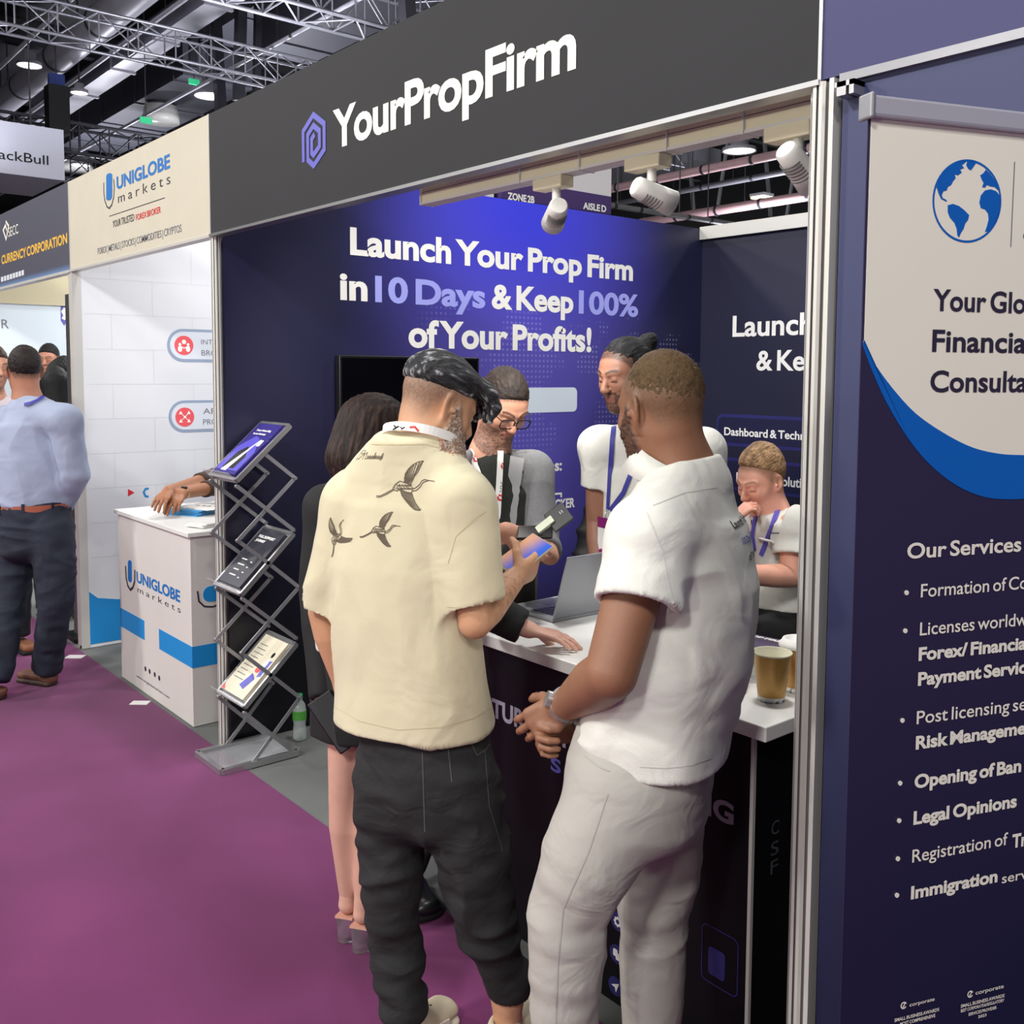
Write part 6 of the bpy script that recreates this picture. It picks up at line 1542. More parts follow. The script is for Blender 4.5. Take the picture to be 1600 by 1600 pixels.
# ---- person serving at the white counter, only the forearms show past the booth wall
def counter_person():
    F_ = unit(V((-.75, -.66, 0))); L = np.cross(EZ, F_)
    w1, w2 = on_z(263, 767, 1.06), on_z(283, 772, 1.04)
    c = V((-.42, .92, 1.52)); hf, hu = face_axes(F_, 35); H = Frame(c, hf, hu, .95)
    q = lambda l, f, z: V((c[0], c[1], 0)) + L * l + F_ * f + EZ * (c[2] + z)
    neck, chest, pel = q(0, -.04, -.18), q(0, -.06, -.34), q(0, -.12, -.72)
    shs = [q(-.17, -.04, -.24), q(.17, -.04, -.24)]
    e1 = on_z(337, 744, 1.07); e2 = on_z(340, 760, 1.03)
    arms = [(shs[0], e1, w1), (shs[1], e2, w2)]
    if np.dot(e1 - e2, L) > 0: arms = [(shs[0], e2, w2), (shs[1], e1, w1)]
    dd = unit((w1 + w2) / 2 - (e1 + e2) / 2); dh = unit(dd * V((1, 1, 0)) + EZ * -.42)
    o = figure('person in brown sleeves leaning over the white promotion counter', SKIN_J, H, L, neck, chest, pel, arms, None, [dict(d=dh, n=(0, 0, -1), thumb_side=1, curl=.25), dict(d=dh, n=(0, 0, -1), thumb_side=-1, curl=.25)], .004, (.045, .036, .027), col=dict(scalp=rgb(16, 14, 14), scalp_amt=.9))
    short_hair(o, H, rgb(16, 14, 14), None, 0, h=.014, lo_b=-.04)
    rows = [(q(0, -.04, -.23), .085, .07), (q(0, -.06, -.31), .15, .10), (q(0, -.1, -.5), .15, .11), (q(0, -.12, -.78), .155, .115)]
    top(o, 'sweater', mat('dark_brown_knit', rgb(66, 48, 40), .9, wrinkle=.3, wscale=9), rows, L, (q(0, -.05, -.18), q(0, -.04, -.22), .062, .075), [([a, b, b + (c_ - b) * .38], [.058, .048, .043]) for a, b, c_ in arms], c[2] - .78, amp=.005, seed=40.)
    lg = [(q(s_ * .09, -.12, -.8), q(s_ * .09, -.1, 0) * V((1, 1, 0)) + EZ * .48, q(s_ * .09, -.12, 0) * V((1, 1, 0)) + EZ * .09) for s_ in (-1, 1)]
    legs_garment(o, 'trousers', M_dk, [(q(0, -.12, -.72), .14, .105), (q(0, -.12, -.84), .155, .115)], L, [([a, b, c_], [.085, .07, .055]) for a, b, c_ in lg], vox=.009)
    for a, b, c_ in lg: shoe(o, c_ * V((1, 1, 0)) - F_ * .08, F_, M_black, M_matteblack, top=.05)
    a, b, c_ = arms[1] if np.linalg.norm(arms[1][2] - w2) < 1e-6 else arms[0]
    d = unit(c_ - b); x = unit(np.cross(d, EZ)); y = np.cross(d, x); mb = MB(); k = c_ - d * .03
    mb.strip([k + (x * math.cos(t) + y * math.sin(t)) * .0295 for t in np.linspace(0, 2 * math.pi, 25)], d, .012, .003); w = mb.build('wrist_watch', mat('gold_metal', rgb(214, 176, 110), .3, .8), o)
    nrm = unit(EZ - PF_ * .9); nrm = unit(nrm - d * np.dot(nrm, d)); MB().cyl(k + nrm * .027, k + nrm * .037, .016, n=18).build('watch_face', M_black, w)
counter_person()
# ------------------------------------------------------------------ sales counter with its things
CZ = .895; _k = on_z(1197, 1137, CZ)
C0, C1, CY0, CY1 = 1.70, _k[0] - .045, _k[1] + .02, .575
t = thing('sales_counter', 'black sales counter with white top and printed grey slogan in the middle booth', 'counter', ((C0 + C1) / 2, .25, 0))
M_cprint = mat('black_counter_graphic', rgb(8, 8, 14), .5, var=.2, vscale=2, spec=.3)
MB().box((C0, CY0, 0), (C1, CY1, CZ - .036)).build('body', M_cprint, t)
MB().box((C0 - .09, CY0 - .02, CZ - .036), (C1 + .045, CY1 + .02, CZ)).build('counter_top', M_white, t, bevel=.003)
m = MB(); m.box((C1 - .006, CY0 - .004, 0), (C1 + .003, CY0 + .006, CZ - .036)); m.build('corner_strip', M_post, t)
PF = CY0; M_gl = mat('lilac_grey_print', rgb(176, 170, 190), .5)
m = MB(); ptext(m, 'GET', 'y', PF, (835, 1092), (870, 1104), 1077, weight=.03); ptext(m, 'TURNKEY', 'y', PF, (769, 1118), (893, 1161), 1088, weight=.035); ptext(m, 'TRADING', 'y', PF, (962, 1209), (1147, 1278), 1178, weight=.035)
ptext(m, 'ners', 'y', PF, (930, 1487), (949, 1494), 1481, weight=.03); m.build('lettering', M_gl, t)
m = MB(); ptext(m, 'S', 'y', PF, (861, 1202), (877, 1207), 1180, weight=.03); m.build('lettering', M_indigo, t)['label'] = 'indigo letter'
fr = (V((0, PF, 0)), EX, EZ, -EY); q = MB()
for (px, py) in ((966, 1440), (964, 1491), (962, 1541)):
    I = on_y(px, py, PF); q.poly(ell(I[0], I[2], .026, .026, 20), fr, .0012)
q.build('icon_disc', M_card, t)
q = MB()
for k, (px, py) in enumerate(((966, 1440), (964, 1491), (962, 1541))):
    I = on_y(px, py, PF); c = (I[0], I[2])
    if k == 0:
        for a in range(8): w = a * math.pi / 4; q.stroke([(c[0] + .006 * math.cos(w), c[1] + .006 * math.sin(w)), (c[0] + .014 * math.cos(w), c[1] + .014 * math.sin(w))], .006, fr, .0025)
        q.stroke(ell(*c, .009, .009, 16), .005, fr, .0026, closed=True)
    elif k == 1: q.poly(rrect(c[0] - .012, c[1] - .006, c[0] + .004, c[1] + .013, .003), fr, .0025); q.poly(rrect(c[0] - .002, c[1] - .014, c[0] + .013, c[1] + .004, .003), fr, .0028)
    else: q.poly([(c[0] - .014, c[1] + .0), (c[0] + .014, c[1] + .013), (c[0] + .003, c[1] - .015), (c[0] - .001, c[1] - .002)], fr, .0025)
q.build('icon_mark', M_whiteprint, t)
A, B = on_y(1098, 1440, PF), on_y(1152, 1560, PF); q = MB(); q.stroke(rrect(A[0], B[2], B[0], A[2], .015), .003, fr, .0012, closed=True); q.poly(rrect(A[0] + .02, A[2] - .12, A[0] + .07, A[2] - .05, .01), fr, .0012); q.build('faint_panel', M_card, t)
m = MB()
for s_, z in (('C', .60), ('S', .55), ('F', .505)): text(m, s_, (V((C1 + .0005, .12, z)), EY, EZ, EX), .03, .035, weight=.0)
m.build('lettering', mat('dim_grey_print', rgb(84, 84, 92), .5), t)['label'] = 'dim grey letters'

# laptop: hinge along Y, lid leaning back towards the right
L0 = on_z(857, 972, CZ) + EX * .02; t = thing('laptop', 'open silver grey laptop on the black counter, lid towards the white polo shirt', 'laptop', L0)
M_lap2 = mat('space_grey_aluminium', rgb(160, 162, 168), .42, .35)
hy = unit(V((.03, 1, 0))); hb_ = unit(V((-1, .03, 0)))
MB().obox(L0 + hb_ * .112 + hy * .155 + EZ * .0085, hb_ * .112, hy * .155, EZ * .0075).build('base', M_lap2, t, bevel=.004)
m = MB(); r = L0 + EZ * .0166
for i in range(5):
    for j in range(12): c = r + hb_ * (.035 + .02 * i) + hy * (.03 + .0228 * j); m.obox(c, hb_ * .0085, hy * .0098, EZ * .0008)
m.build('keyboard', M_black, t)
MB().obox(r + hb_ * .178 + hy * .155, hb_ * .034, hy * .055, EZ * .0005).build('trackpad', M_steel, t)
ld = unit(EZ * .95 + V((.30, 0, 0))); ln = np.cross(hy, ld)
lid = MB().obox(L0 + EZ * .014 + ld * .108 + hy * .155, ld * .108, hy * .155, ln * .0035).build('lid', M_lap2, t, bevel=.003)
MB().obox(L0 + EZ * .014 + ld * .108 + hy * .155 + ln * -.0036 * (1 if np.dot(ln, EX) > 0 else -1), ld * .1, hy * .148, ln * .0006).build('screen', M_black, lid)

def cup(x, y, lid, label, h=.118, r0=.033, r1=.0465):
    t = thing('paper_cup', label, 'cup', (x, y, CZ), 'gold paper cups on the counter')
    M_g = mat('gold_paper', rgb(196, 152, 84), .35, .35); M_ci = mat('white_paper_inside', rgb(226, 222, 196), .7)
    MB().lathe([(0.001, .002), (r0, .002), (r0, 0), (r0 * 1.0, .012)], (x, y, CZ), 36).build('base_rim', M_whiteprint, t)
    MB().lathe([(r0 * 1.0, .012), (r1 - .001, h - .004)], (x, y, CZ), 36).build('sleeve', M_g, t)
    MB().lathe([(r1 - .001, h - .004), (r1 + .0015, h - .002), (r1 + .001, h + .001), (r1 - .002, h), (r0 - .002, .015), (0.001, .013)], (x, y, CZ), 36).build('inner_wall', M_ci, t)
    if lid: MB().lathe([(r1 + .003, h - .006), (r1 + .004, h + .002), (r1 - .002, h + .006), (r1 - .006, h + .014), (r1 - .012, h + .015), (r1 - .014, h + .010), (0.001, h + .010)], (x, y, CZ), 36).build('lid', M_whiteprint, t)
q_ = on_z(1205, 1093, CZ); cup(q_[0], q_[1], False, 'open gold paper cup standing at the white counter corner')
q_ = on_z(1245, 1079, CZ); cup(q_[0], q_[1] + .005, True, 'gold paper cup with white lid, half behind the aluminium post')
M_fly = mat('navy_flyer_paper', rgb(52, 54, 92), .3)
rn = random.Random(5)
for k in range(6):
    a = .08 + rn.uniform(-.06, .06); c = V((2.50 + rn.uniform(-.012, .012), .48 + rn.uniform(-.01, .01), CZ + .0035 + .0062 * k)); e1 = V((math.cos(a), math.sin(a), 0)); e2 = V((-math.sin(a), math.cos(a), 0))
    m = MB(); N = 8; vs = []
    for i in range(N + 1):
        for j in (-1, 1): u = -1 + 2 * i / N; vs.append(c + e1 * u * .15 + e2 * j * .075 + EZ * (.004 * k / 5 * u * u))
    tp = [v + EZ * .0035 for v in vs]; n = len(vs)
    m.add(tp, [(2 * i, 2 * i + 2, 2 * i + 3, 2 * i + 1) for i in range(N)]); m.add(vs, [(2 * i, 2 * i + 1, 2 * i + 3, 2 * i + 2) for i in range(N)])
    m.add(vs + tp, [(2 * i, 2 * i + 2, n + 2 * i + 2, n + 2 * i) for i in range(N)] + [(2 * i + 1, n + 2 * i + 1, n + 2 * i + 3, 2 * i + 3) for i in range(N)] + [(0, n, n + 1, 1), (2 * N, 2 * N + 1, n + 2 * N + 1, n + 2 * N)])
    o = m.build('flyer', M_fly, loc=c); tag(o, 'top navy flyer with white slogan in the pile behind the gold cups' if k == 5 else 'navy flyer lower in the pile behind the gold paper cups', 'flyer', 'navy flyers on the counter')
    if k == 5:
        m = MB(); fr = (c + EZ * .0085 - e1 * .13 + e2 * .03, e1, e2, EZ); text(m, 'YOUR PROP FIRM', fr, .22, .016, weight=.04); text(m, 'JOURNEY', (fr[0] - e2 * .025, e1, e2, EZ), .12, .016, weight=.04); m.build('lettering', M_whiteprint, o)
# crumpled clear wrapper
g = Sculpt((2.51, .19, CZ - .01), (2.71, .39, CZ + .1), .004); g.ell((2.605, .285, CZ + .03), (EX, EY, EZ), (.055, .05, .042), .02); g.ell((2.57, .31, CZ + .022), (EX, EY, EZ), (.04, .035, .03), .02); g.keep((0, 0, CZ + .001), (0, 0, -1))
P, F = g.mesh(); N = g.normals(P); P = P + N * ((np.abs(vnoise(P * 70) - .5) * 4 - .8) * .010)[:, None]; P[:, 2] = np.maximum(P[:, 2], CZ + .0012)
o = link_mesh('plastic_wrapper', P, F, mat('clear_film', rgb(225, 228, 228), .12, alpha=.42, spec=.8), None, None, (2.60, .29, CZ)); tag(o, 'crumpled clear plastic wrapper left of the gold cups', 'wrapper')
g = Sculpt((2.53, .23, CZ - .01), (2.67, .37, CZ + .1), .004); g.ell((2.595, .305, CZ + .024), (EX, EY, EZ), (.032, .028, .022), .01); P, F = g.mesh(); N = g.normals(P); P = P + N * ((vnoise(P * 60) - .5) * .014)[:, None]; P[:, 2] = np.maximum(P[:, 2], CZ + .002)
o = link_mesh('pouch', P, F, M_black, None, None, (2.59, .30, CZ)); tag(o, 'small black pouch inside the clear plastic wrapper', 'pouch')
o = MB().obox((2.63, .19, CZ + .0015), V((.05, .03, 0)), V((-.02, .033, 0)), EZ * .0012).build('paper_slip', M_white, loc=(2.63, .19, CZ)); tag(o, 'small white paper slip by the clear wrapper', 'paper')

# stool under the seated man, chair behind the counter
px_, py_ = PEL_BLOND[0], PEL_BLOND[1]
t = thing('stool', 'black stool under the seated blond man', 'stool', (px_, py_, 0)); zs = PEL_BLOND[2] - .125
MB().lathe([(0.001, zs - .05), (.17, zs - .05), (.18, zs - .03), (.175, zs), (.0, zs + .002)], (px_, py_, 0), 28).build('seat', M_black, t)
MB().cyl((px_, py_, .02), (px_, py_, zs - .05), .025).build('column', M_alu, t); MB().lathe([(0.001, 0), (.2, 0), (.2, .012), (.03, .03), (0.001, .03)], (px_, py_, 0), 28).build('base', M_alu, t)
cc = at(958, 830, 4.15); t = thing('office_chair', 'black office chair with rounded back behind the man with the bun', 'chair', cc * V((1, 1, 0)))
cf = unit(V((.25, -1, 0))); cs = np.cross(EZ, cf); b0 = cc * V((1, 1, 0))
g = Sculpt(*bounds(cc, pad=.45), .009)
for k in range(6): z0, z1 = .60 + .1 * k, .70 + .1 * k; w = [.16, .19, .205, .21, .20, .17, .11]; g.ecap(b0 + EZ * z0 - cf * .02 * k * .5, b0 + EZ * z1 - cf * .02 * (k + 1) * .5, w[k], w[k + 1], .03, .03, cs, .01)
P, F = g.mesh(); link_mesh('backrest', relax(P, F, 2), F, M_black, t)
MB().lathe([(0.001, .45), (.22, .45), (.235, .48), (.22, .52), (0.001, .525)], b0 + cf * .2, 32).build('seat', M_black, t)
MB().bar(b0 + EZ * .47 + cf * .1, b0 + EZ * .66, .05, .02).build('back_support', M_matteblack, t); MB().cyl(b0 + cf * .2 + EZ * .1, b0 + cf * .2 + EZ * .45, .025).build('column', M_black, t)
for k in range(5): w = k * 2 * math.pi / 5; e = b0 + cf * .2 + V((math.cos(w), math.sin(w), 0)) * .28; lg_ = MB().bar(b0 + cf * .2 + EZ * .1, e + EZ * .07, .04, .025).build('leg', M_black, t); MB().cyl(e + EZ * .028 - cs * .012, e + EZ * .028 + cs * .012, .028, n=16).build('castor', M_matteblack, lg_)

# ------------------------------------------------------------------ phones
def slab(name, c, lg, up, L, W, T, m_, label, cat, bev=.004):
    lg = unit(lg); up = unit(V(up) - lg * np.dot(up, lg)); sd = np.cross(up, lg); t = thing(name, label, cat, c)
    MB().obox(c, lg * L / 2, sd * W / 2, up * T / 2).build('body', m_, t, bevel=bev); return t, lg, sd, up
def screen_mat():
    m = mat('phone_screen_glow', rgb(90, 140, 240), .4, spec=.1); tt = NT(m); n = tt.sep('Generated')
    c = tt.mix(tt.sm(n[0], .1, .8), rgb(190, 140, 110), rgb(28, 80, 190)); tt.nt.links.new(c, tt.b.inputs['Base Color']); tt.nt.links.new(c, tt.b.inputs['Emission Color']); tt.b.inputs['Emission Strength'].default_value = .45; return m
ph = WR_CREAM + unit(facing(.5, .62) + EZ * .25) * .10 - unit(facing(-.62, .5) + EZ * .35) * -.035
ph = at(819, 867, 2.57)
t, lg, sd, up = slab('smartphone', ph, facing(.75, .75) + EZ * .42, EZ * .75 - PF_ * .6, .155, .074, .009, mat('champagne_case', rgb(196, 190, 160), .4), 'smartphone with lit blue screen held by the man in the cream T-shirt', 'phone')
MB().obox(ph + up * .0049, lg * .073, sd * .034, up * .0006).build('screen', screen_mat(), t)
a = at(836, 832, 3.02); t, lg, sd, up = slab('flip_phone', a, PR_ + EZ * .06 - PF_ * .1, EZ * .9 - PF_ * .35, .11, .075, .010, M_black, 'black folding phone case held by the man in the grey jacket', 'phone')
b = at(873, 808, 3.0); l2 = unit(PR_ * .75 + EZ * .6); n2 = unit(PR_ * -.5 + EZ * .5 - PF_ * .8); n2 = unit(n2 - l2 * np.dot(n2, l2)); s2 = np.cross(n2, l2)
fl = MB().obox(b, l2 * .035, s2 * .038, n2 * .004).build('flap', M_black, t, bevel=.003); MB().obox(at(852, 820, 3.0), l2 * .03, s2 * .012, n2 * .006).build('bright_edge', mat('pale_edge', rgb(214, 220, 196), .4), t)
m = MB(); text(m, 'II', (b + n2 * .0045 + l2 * .01, l2, np.cross(n2, l2), n2), .01, .012); m.build('camera_mark', M_steel, fl)
wp = at(524, 1128, 2.80); t, lg, sd, up = slab('smartphone', wp, at(553, 1176, 2.80) - at(495, 1090, 2.80), -PF_ * .9 + EZ * .25, .17, .078, .010, M_black, 'dark phone held low by the woman beside the cream T-shirt', 'phone')
MB().obox(wp + up * .0054, lg * .08, sd * .035, up * .0006).build('screen', mat('dark_glass', rgb(70, 72, 74), .12), t)

# ------------------------------------------------------------------ wall television
t = thing('television', 'black television on the blue graphic wall behind the cream T-shirt', 'television', (.03, .98, 1.53))
MB().box((.012, .569, 1.29), (.05, 1.40, 1.762)).build('casing', M_black, t, bevel=.004); MB().box((.05, .582, 1.305), (.0512, 1.387, 1.749)).build('screen', mat('tv_glass', rgb(6, 6, 8), .08), t)
MB().box((.0, .9, 1.45), (.012, 1.07, 1.62)).build('wall_bracket', M_steel, t)

# ------------------------------------------------------------------ literature stand
XR, XL = .300, .035
t = thing('brochure_stand', 'silver folding zigzag brochure stand at the left edge of the middle booth', 'brochure stand', (.165, .03, 0))
Z = lambda px, py: on_x(px, py, XR)
def yz(px, py): p = Z(px, py); return (p[1], p[2])
trays = [(yz(452.6, 666), yz(370, 751)), (yz(458, 835), yz(377.5, 929)), (yz(462.7, 1007), yz(382.6, 1105))]
arms = [[yz(412, 708), yz(460.8, 747), yz(371.5, 845), yz(418, 879)], [yz(370, 760), yz(458, 828)], [yz(418, 879), yz(467, 917.6), yz(377.5, 1020.6), yz(422, 1054)], [yz(379, 936), yz(462, 997)], [yz(422, 1054), yz(468.6, 1090), yz(390, 1199)], [yz(382, 1114), yz(462, 1178)]]
for side, X in (('r', XR), ('l', XL)):
    for k, ln in enumerate(arms):
        off = .006 * (k % 2) * (1 if side == 'r' else -1)
        for a, b in zip(ln[:-1], ln[1:]):
            ar = MB().bar((X + off, a[0], a[1]), (X + off, b[0], b[1]), .006, .016, up=(1, 0, 0) if 0 else (0, .7, .7)).build('scissor_arm', M_steel, t)
        m = MB()
        for a in ln: m.cyl((X - .008, a[0], a[1]), (X + .008, a[0], a[1]), .008, n=12)
        m.build('rivet', M_alu, t)
M_acr = mat('smoky_acrylic', rgb(200, 200, 206), .1, alpha=.35)
by0, by1 = -.142, .205
m = MB()
for a, b in (((XL, by0), (XR, by0)), ((XR, by0), (XR, by1)), ((XR, by1), (XL, by1)), ((XL, by1), (XL, by0))): m.bar((a[0], a[1], .013), (b[0], b[1], .013), .024, .024)
m.build('base_frame', M_alu, t); MB().box((XL, by0, .006), (XR, by1, .012)).build('base_plate', M_acr, t)
mags = [('navy_magazine_cover', rgb(58, 50, 132)), ('dark_grey_magazine_cover', rgb(58, 58, 68)), ('cream_magazine_cover', rgb(226, 218, 196))]
for k, (a, b) in enumerate(trays):
    A, B = V((XL, a[0], a[1])), V((XL, b[0], b[1])); d = unit(B - A); n = unit(np.cross(EX, A - B)); n = n if n[2] > 0 else -n; Lt = np.linalg.norm(B - A)
    m = MB()
    for X in (XL, XR): m.bar(A + EX * (X - XL), B + EX * (X - XL), .014, .02, up=n)
    m.bar(A, A + EX * (XR - XL), .014, .02, up=n); m.bar(B, B + EX * (XR - XL), .014, .02, up=n); tr = m.build('tray_frame', M_alu, t)
    MB().obox((A + B) / 2 + EX * (XR - XL) / 2 - n * .006, EX * (XR - XL) / 2, d * Lt / 2, n * .002).build('tray_pan', M_acr, tr)
    MB().obox(B + EX * (XR - XL) / 2 + n * .02 + d * .005, EX * (XR - XL) / 2, n * .028, d * .002).build('tray_lip', M_acr, tr)
    # magazines lying in the tray
    lb = ['navy rocket cover', 'dark grey cover with white list', 'cream cover with a seated figure'][k]; where = ['top', 'middle', 'bottom'][k]
    M_c = mat(mags[k][0], mags[k][1], .25)
    for j in range(4):
        c = (A + B) / 2 + EX * ((XR - XL) / 2 + .003 * (j % 2)) + n * (.0015 + .0052 * j) + d * .0
        mg = MB().obox(c, EX * .108, d * .148, n * .0022).build('magazine', M_c, loc=c)
        tag(mg, (lb + ' magazine on the ' + where + ' tray of the brochure stand') if j == 3 else ('magazine lower in the pile in the ' + where + ' stand tray'), 'magazine', 'magazines in the ' + where + ' tray')
    fr = (c + n * .0024, EX, -d, n)
    if k == 0:
        q = MB(); q.poly([(-.1, -.13), (.1, -.13), (.1, -.02), (.03, .06), (-.02, .07), (-.1, .0)], fr, .0004); q.build('violet_art', mat('violet_art', rgb(96, 88, 200), .3), mg)
        q = MB(); q.poly([(-.06, -.12), (.05, -.12), (.06, -.05), (.0, .01), (-.05, -.03)], fr, .0008); q.build('dark_art', M_black, mg)
        q = MB(); q.poly([(-.05, -.135), (.0, -.135), (.03, -.03), (.055, .055), (.02, -.01), (-.02, -.08)], fr, .0012); text(q, 'Your Next Big', (fr[0] + EX * -.07 - d * .10, EX, -d, n), .14, .011, weight=.04); text(q, 'for your Brokerage', (fr[0] + EX * -.07 - d * .08, EX, -d, n), .12, .010, weight=.04); q.poly(rrect(.055, .015, .085, .05, .003), fr, .0012); q.build('white_art', M_whiteprint, mg)
    elif k == 1:
        q = MB(); text(q, 'FULL SUPPORT', (fr[0] + EX * -.08 - d * .10, EX, -d, n), .15, .014, weight=.05); text(q, 'JOURNEY', (fr[0] + EX * -.08 - d * .078, EX, -d, n), .09, .013, weight=.05)
        for j in range(4): q.stroke([(-.06, -.02 - .028 * j), (-.01 + .012 * (j % 2), -.02 - .028 * j)], .005, fr, .0008); q.stroke([(.03, -.025 - .028 * j), (.045, -.025 - .028 * j)], .005, fr, .0008)
        q.build('lettering', M_whiteprint, mg)
    else:
        q = MB()
        for j in range(9): q.stroke([(-.09, .10 - .022 * j), (-.02 + .02 * (j % 3) * .5, .10 - .022 * j)], .004, fr, .0006)
        q.build('text_lines', M_greyprint, mg)
        q = MB(); q.poly([(.0, -.10), (.05, -.11), (.075, -.05), (.03, -.03)], fr, .0006); q.poly([(.06, .04), (.10, .05), (.10, -.03), (.075, -.04)], fr, .0006); q.build('violet_art', M_indigo, mg); q = MB(); q.poly(ell(.045, -.01, .02, .014, 14), fr, .0009); q.poly([(-.108, -.146), (-.075, -.146), (-.108, -.12)], fr, .0008); q.build('coral_art', M_coral, mg); q = MB(); q.poly(ell(.066, .03, .015, .028, 14), fr, .0009); q.build('pale_art', M_pillfill, mg); q = MB(); q.poly(ell(.07, .075, .010, .014, 14), fr, .0009); q.build('dark_art', M_black, mg)

# ------------------------------------------------------------------ bottle, cards, papers
bx, by = .135, .30
t = thing('water_bottle', 'clear plastic water bottle with green label on the floor by the booth wall', 'bottle', (bx, by, 0))
MB().lathe([(0.001, .004), (.026, 0), (.031, .012), (.030, .05), (.027, .075), (.031, .095), (.031, .14), (.026, .165), (.014, .185), (.0125, .20)], (bx, by, 0), 28).build('body', mat('clear_plastic', rgb(226, 236, 236), .08, alpha=.4, spec=.8), t)
MB().lathe([(.0318, .097), (.0318, .138)], (bx, by, 0), 28).build('label', mat('green_label', rgb(80, 160, 60), .4), t); MB().lathe([(.0155, .192), (.0155, .214), (0.001, .215)], (bx, by, 0), 24).build('cap', mat('green_cap', rgb(30, 130, 80), .4), t)
o = MB().obox(on_z(219, 1098, .0015), unit(V((.6, .7, 0))) * .045, unit(V((-.7, .6, 0))) * .028, EZ * .0012).build('card', M_white, loc=on_z(219, 1098, 0)); tag(o, 'small white card lying on the purple carpet', 'card')
o = MB().obox(on_z(118, 1026, .002), unit(V((.6, .7, 0))) * .05, unit(V((-.7, .6, 0))) * .03, EZ * .0018).build('paper_scrap', M_white, loc=on_z(118, 1026, 0)); tag(o, 'pale paper scrap on the carpet near the dark totem', 'paper')
rn = random.Random(9); M_bb = mat('blue_brochure', rgb(64, 150, 208), .35)
def sheets(name, x, y, z, n, w, d, m_, lab_top, lab_low, cat, grp, a0=0., th=.004, jit=.012):
    for k in range(n):
        a = a0 + rn.uniform(-.12, .12); c = V((x + rn.uniform(-jit, jit), y + rn.uniform(-jit, jit), z + th * (k + .5))); e1 = V((math.cos(a), math.sin(a), 0)); e2 = V((-math.sin(a), math.cos(a), 0))
        o = MB().obox(c, e1 * w / 2, e2 * d / 2, EZ * th * .48).build(name, m_, loc=c); tag(o, lab_top if k == n - 1 else lab_low, cat, grp)
    return o, c, e1, e2
p = on_z(300, 803, CT)
sheets('brochure', p[0], p[1], CT, 5, .21, .14, M_bb, 'top blue brochure of the pile on the white counter', 'blue brochure lower in the pile on the white counter', 'brochure', 'blue brochures on the white counter', .5, .006)
o, c, e1, e2 = sheets('leaflet', p[0] + .03, p[1] + .06, CT + .030, 3, .20, .14, M_white, 'white leaflet with dark pictures on top of the blue brochures', 'white leaflet between the blue brochures and the top leaflet', 'leaflet', 'white leaflets on the blue brochures', .5, .003)
m = MB(); fr = (c + EZ * .002, e1, e2, EZ)
for k in range(4): m.poly(ell(-.05 + .035 * k, .0 + .008 * (k % 2), .013, .011, 12), fr, .0004)
m.build('picture_print', M_darkprint, o)
p = on_z(318, 823, CT); sheets('leaflet', p[0], p[1], CT, 4, .12, .09, M_white, 'uppermost small white leaflet at the front of the white counter', 'small white leaflet lower in the front pile on the white counter', 'leaflet', 'small white leaflets at the counter front', .3, .005)
p = V((-1.22, .10, CT)); t = thing('acrylic_holder', 'clear acrylic card holder behind the brown sleeved hands', 'card holder', p)
MB().obox(p + EZ * .045 + EY * .16, EX * .06, EY * .002, EZ * .045).build('back_plate', M_acr, t); MB().obox(p + EZ * .004 + EY * .13, EX * .06, EY * .03, EZ * .003).build('base_plate', M_acr, t)

# ------------------------------------------------------------------ roll-up banner
P0 = at(1357, 160, 1.30); P1 = on_z(1600, 187.5, P0[2]); BR = unit((P1 - P0) * V((1, 1, 0))); BN = np.cross(BR, EZ); BN = BN if np.dot(BN, CAM - P0) > 0 else -BN
BW, ztop = .85, P0[2]; b0 = V((P0[0], P0[1], 0)); PL = (P0, BR, BN)
t = thing('roll_up_banner', 'tall roll-up banner with white top, blue curve and white service list', 'banner', b0 + BR * BW / 2)
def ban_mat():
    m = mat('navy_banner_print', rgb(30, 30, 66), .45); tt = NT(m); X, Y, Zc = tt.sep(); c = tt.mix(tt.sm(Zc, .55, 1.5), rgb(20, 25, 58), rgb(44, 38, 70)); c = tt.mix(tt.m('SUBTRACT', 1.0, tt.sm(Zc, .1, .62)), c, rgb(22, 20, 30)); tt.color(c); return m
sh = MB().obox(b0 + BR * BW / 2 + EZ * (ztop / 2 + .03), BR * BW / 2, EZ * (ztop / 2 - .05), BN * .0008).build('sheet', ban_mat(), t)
FRB = (P0 + BN * .001, BR, EZ, BN); PLB = (P0 + BN * .001, BR, BN)
def bp(qs): return ppts('p', PLB, FRB, qs)
cv = spline(bp([(1346, 531), (1366, 568), (1396, 609), (1431, 646.5), (1475, 677), (1519, 699), (1562, 709), (1600, 711)]))
wx = cv[-1][0] + .42
m = MB(); m.poly([(.004, -.012)] + [(.004, cv[0][1])] + cv[1:] + [(cv[-1][0] + .15, cv[-1][1] + .005), (wx, cv[-1][1] + .10), (BW - .004, cv[18][1]), (BW - .004, -.012)], FRB, .0006); m.build('white_field', mat('warm_white_print', rgb(240, 236, 222), .5), sh)
cb = spline(bp([(1346, 533), (1361, 576), (1387, 633), (1422, 690), (1457, 730), (1497, 760), (1540, 777), (1580, 780), (1600, 779)]))
m = MB(); up_ = [(.004, cv[0][1])] + cv[1:] + [(cv[-1][0] + .15, cv[-1][1] + .005)]; lo_ = [(.004, cb[0][1])] + cb[1:] + [(cb[-1][0] + .15, cb[-1][1] + .02)]
vs = [FRB[0] + BR * a + EZ * b + BN * .0009 for a, b in up_ + lo_[::-1]]; m.poly(up_ + lo_[::-1], FRB, .0009); m.build('blue_curve', mat('royal_blue_print', rgb(0, 96, 190), .45), sh)
S = lambda pts: bp([(1300 + x / 2.287, 100 + y / 2.287) for x, y in pts])
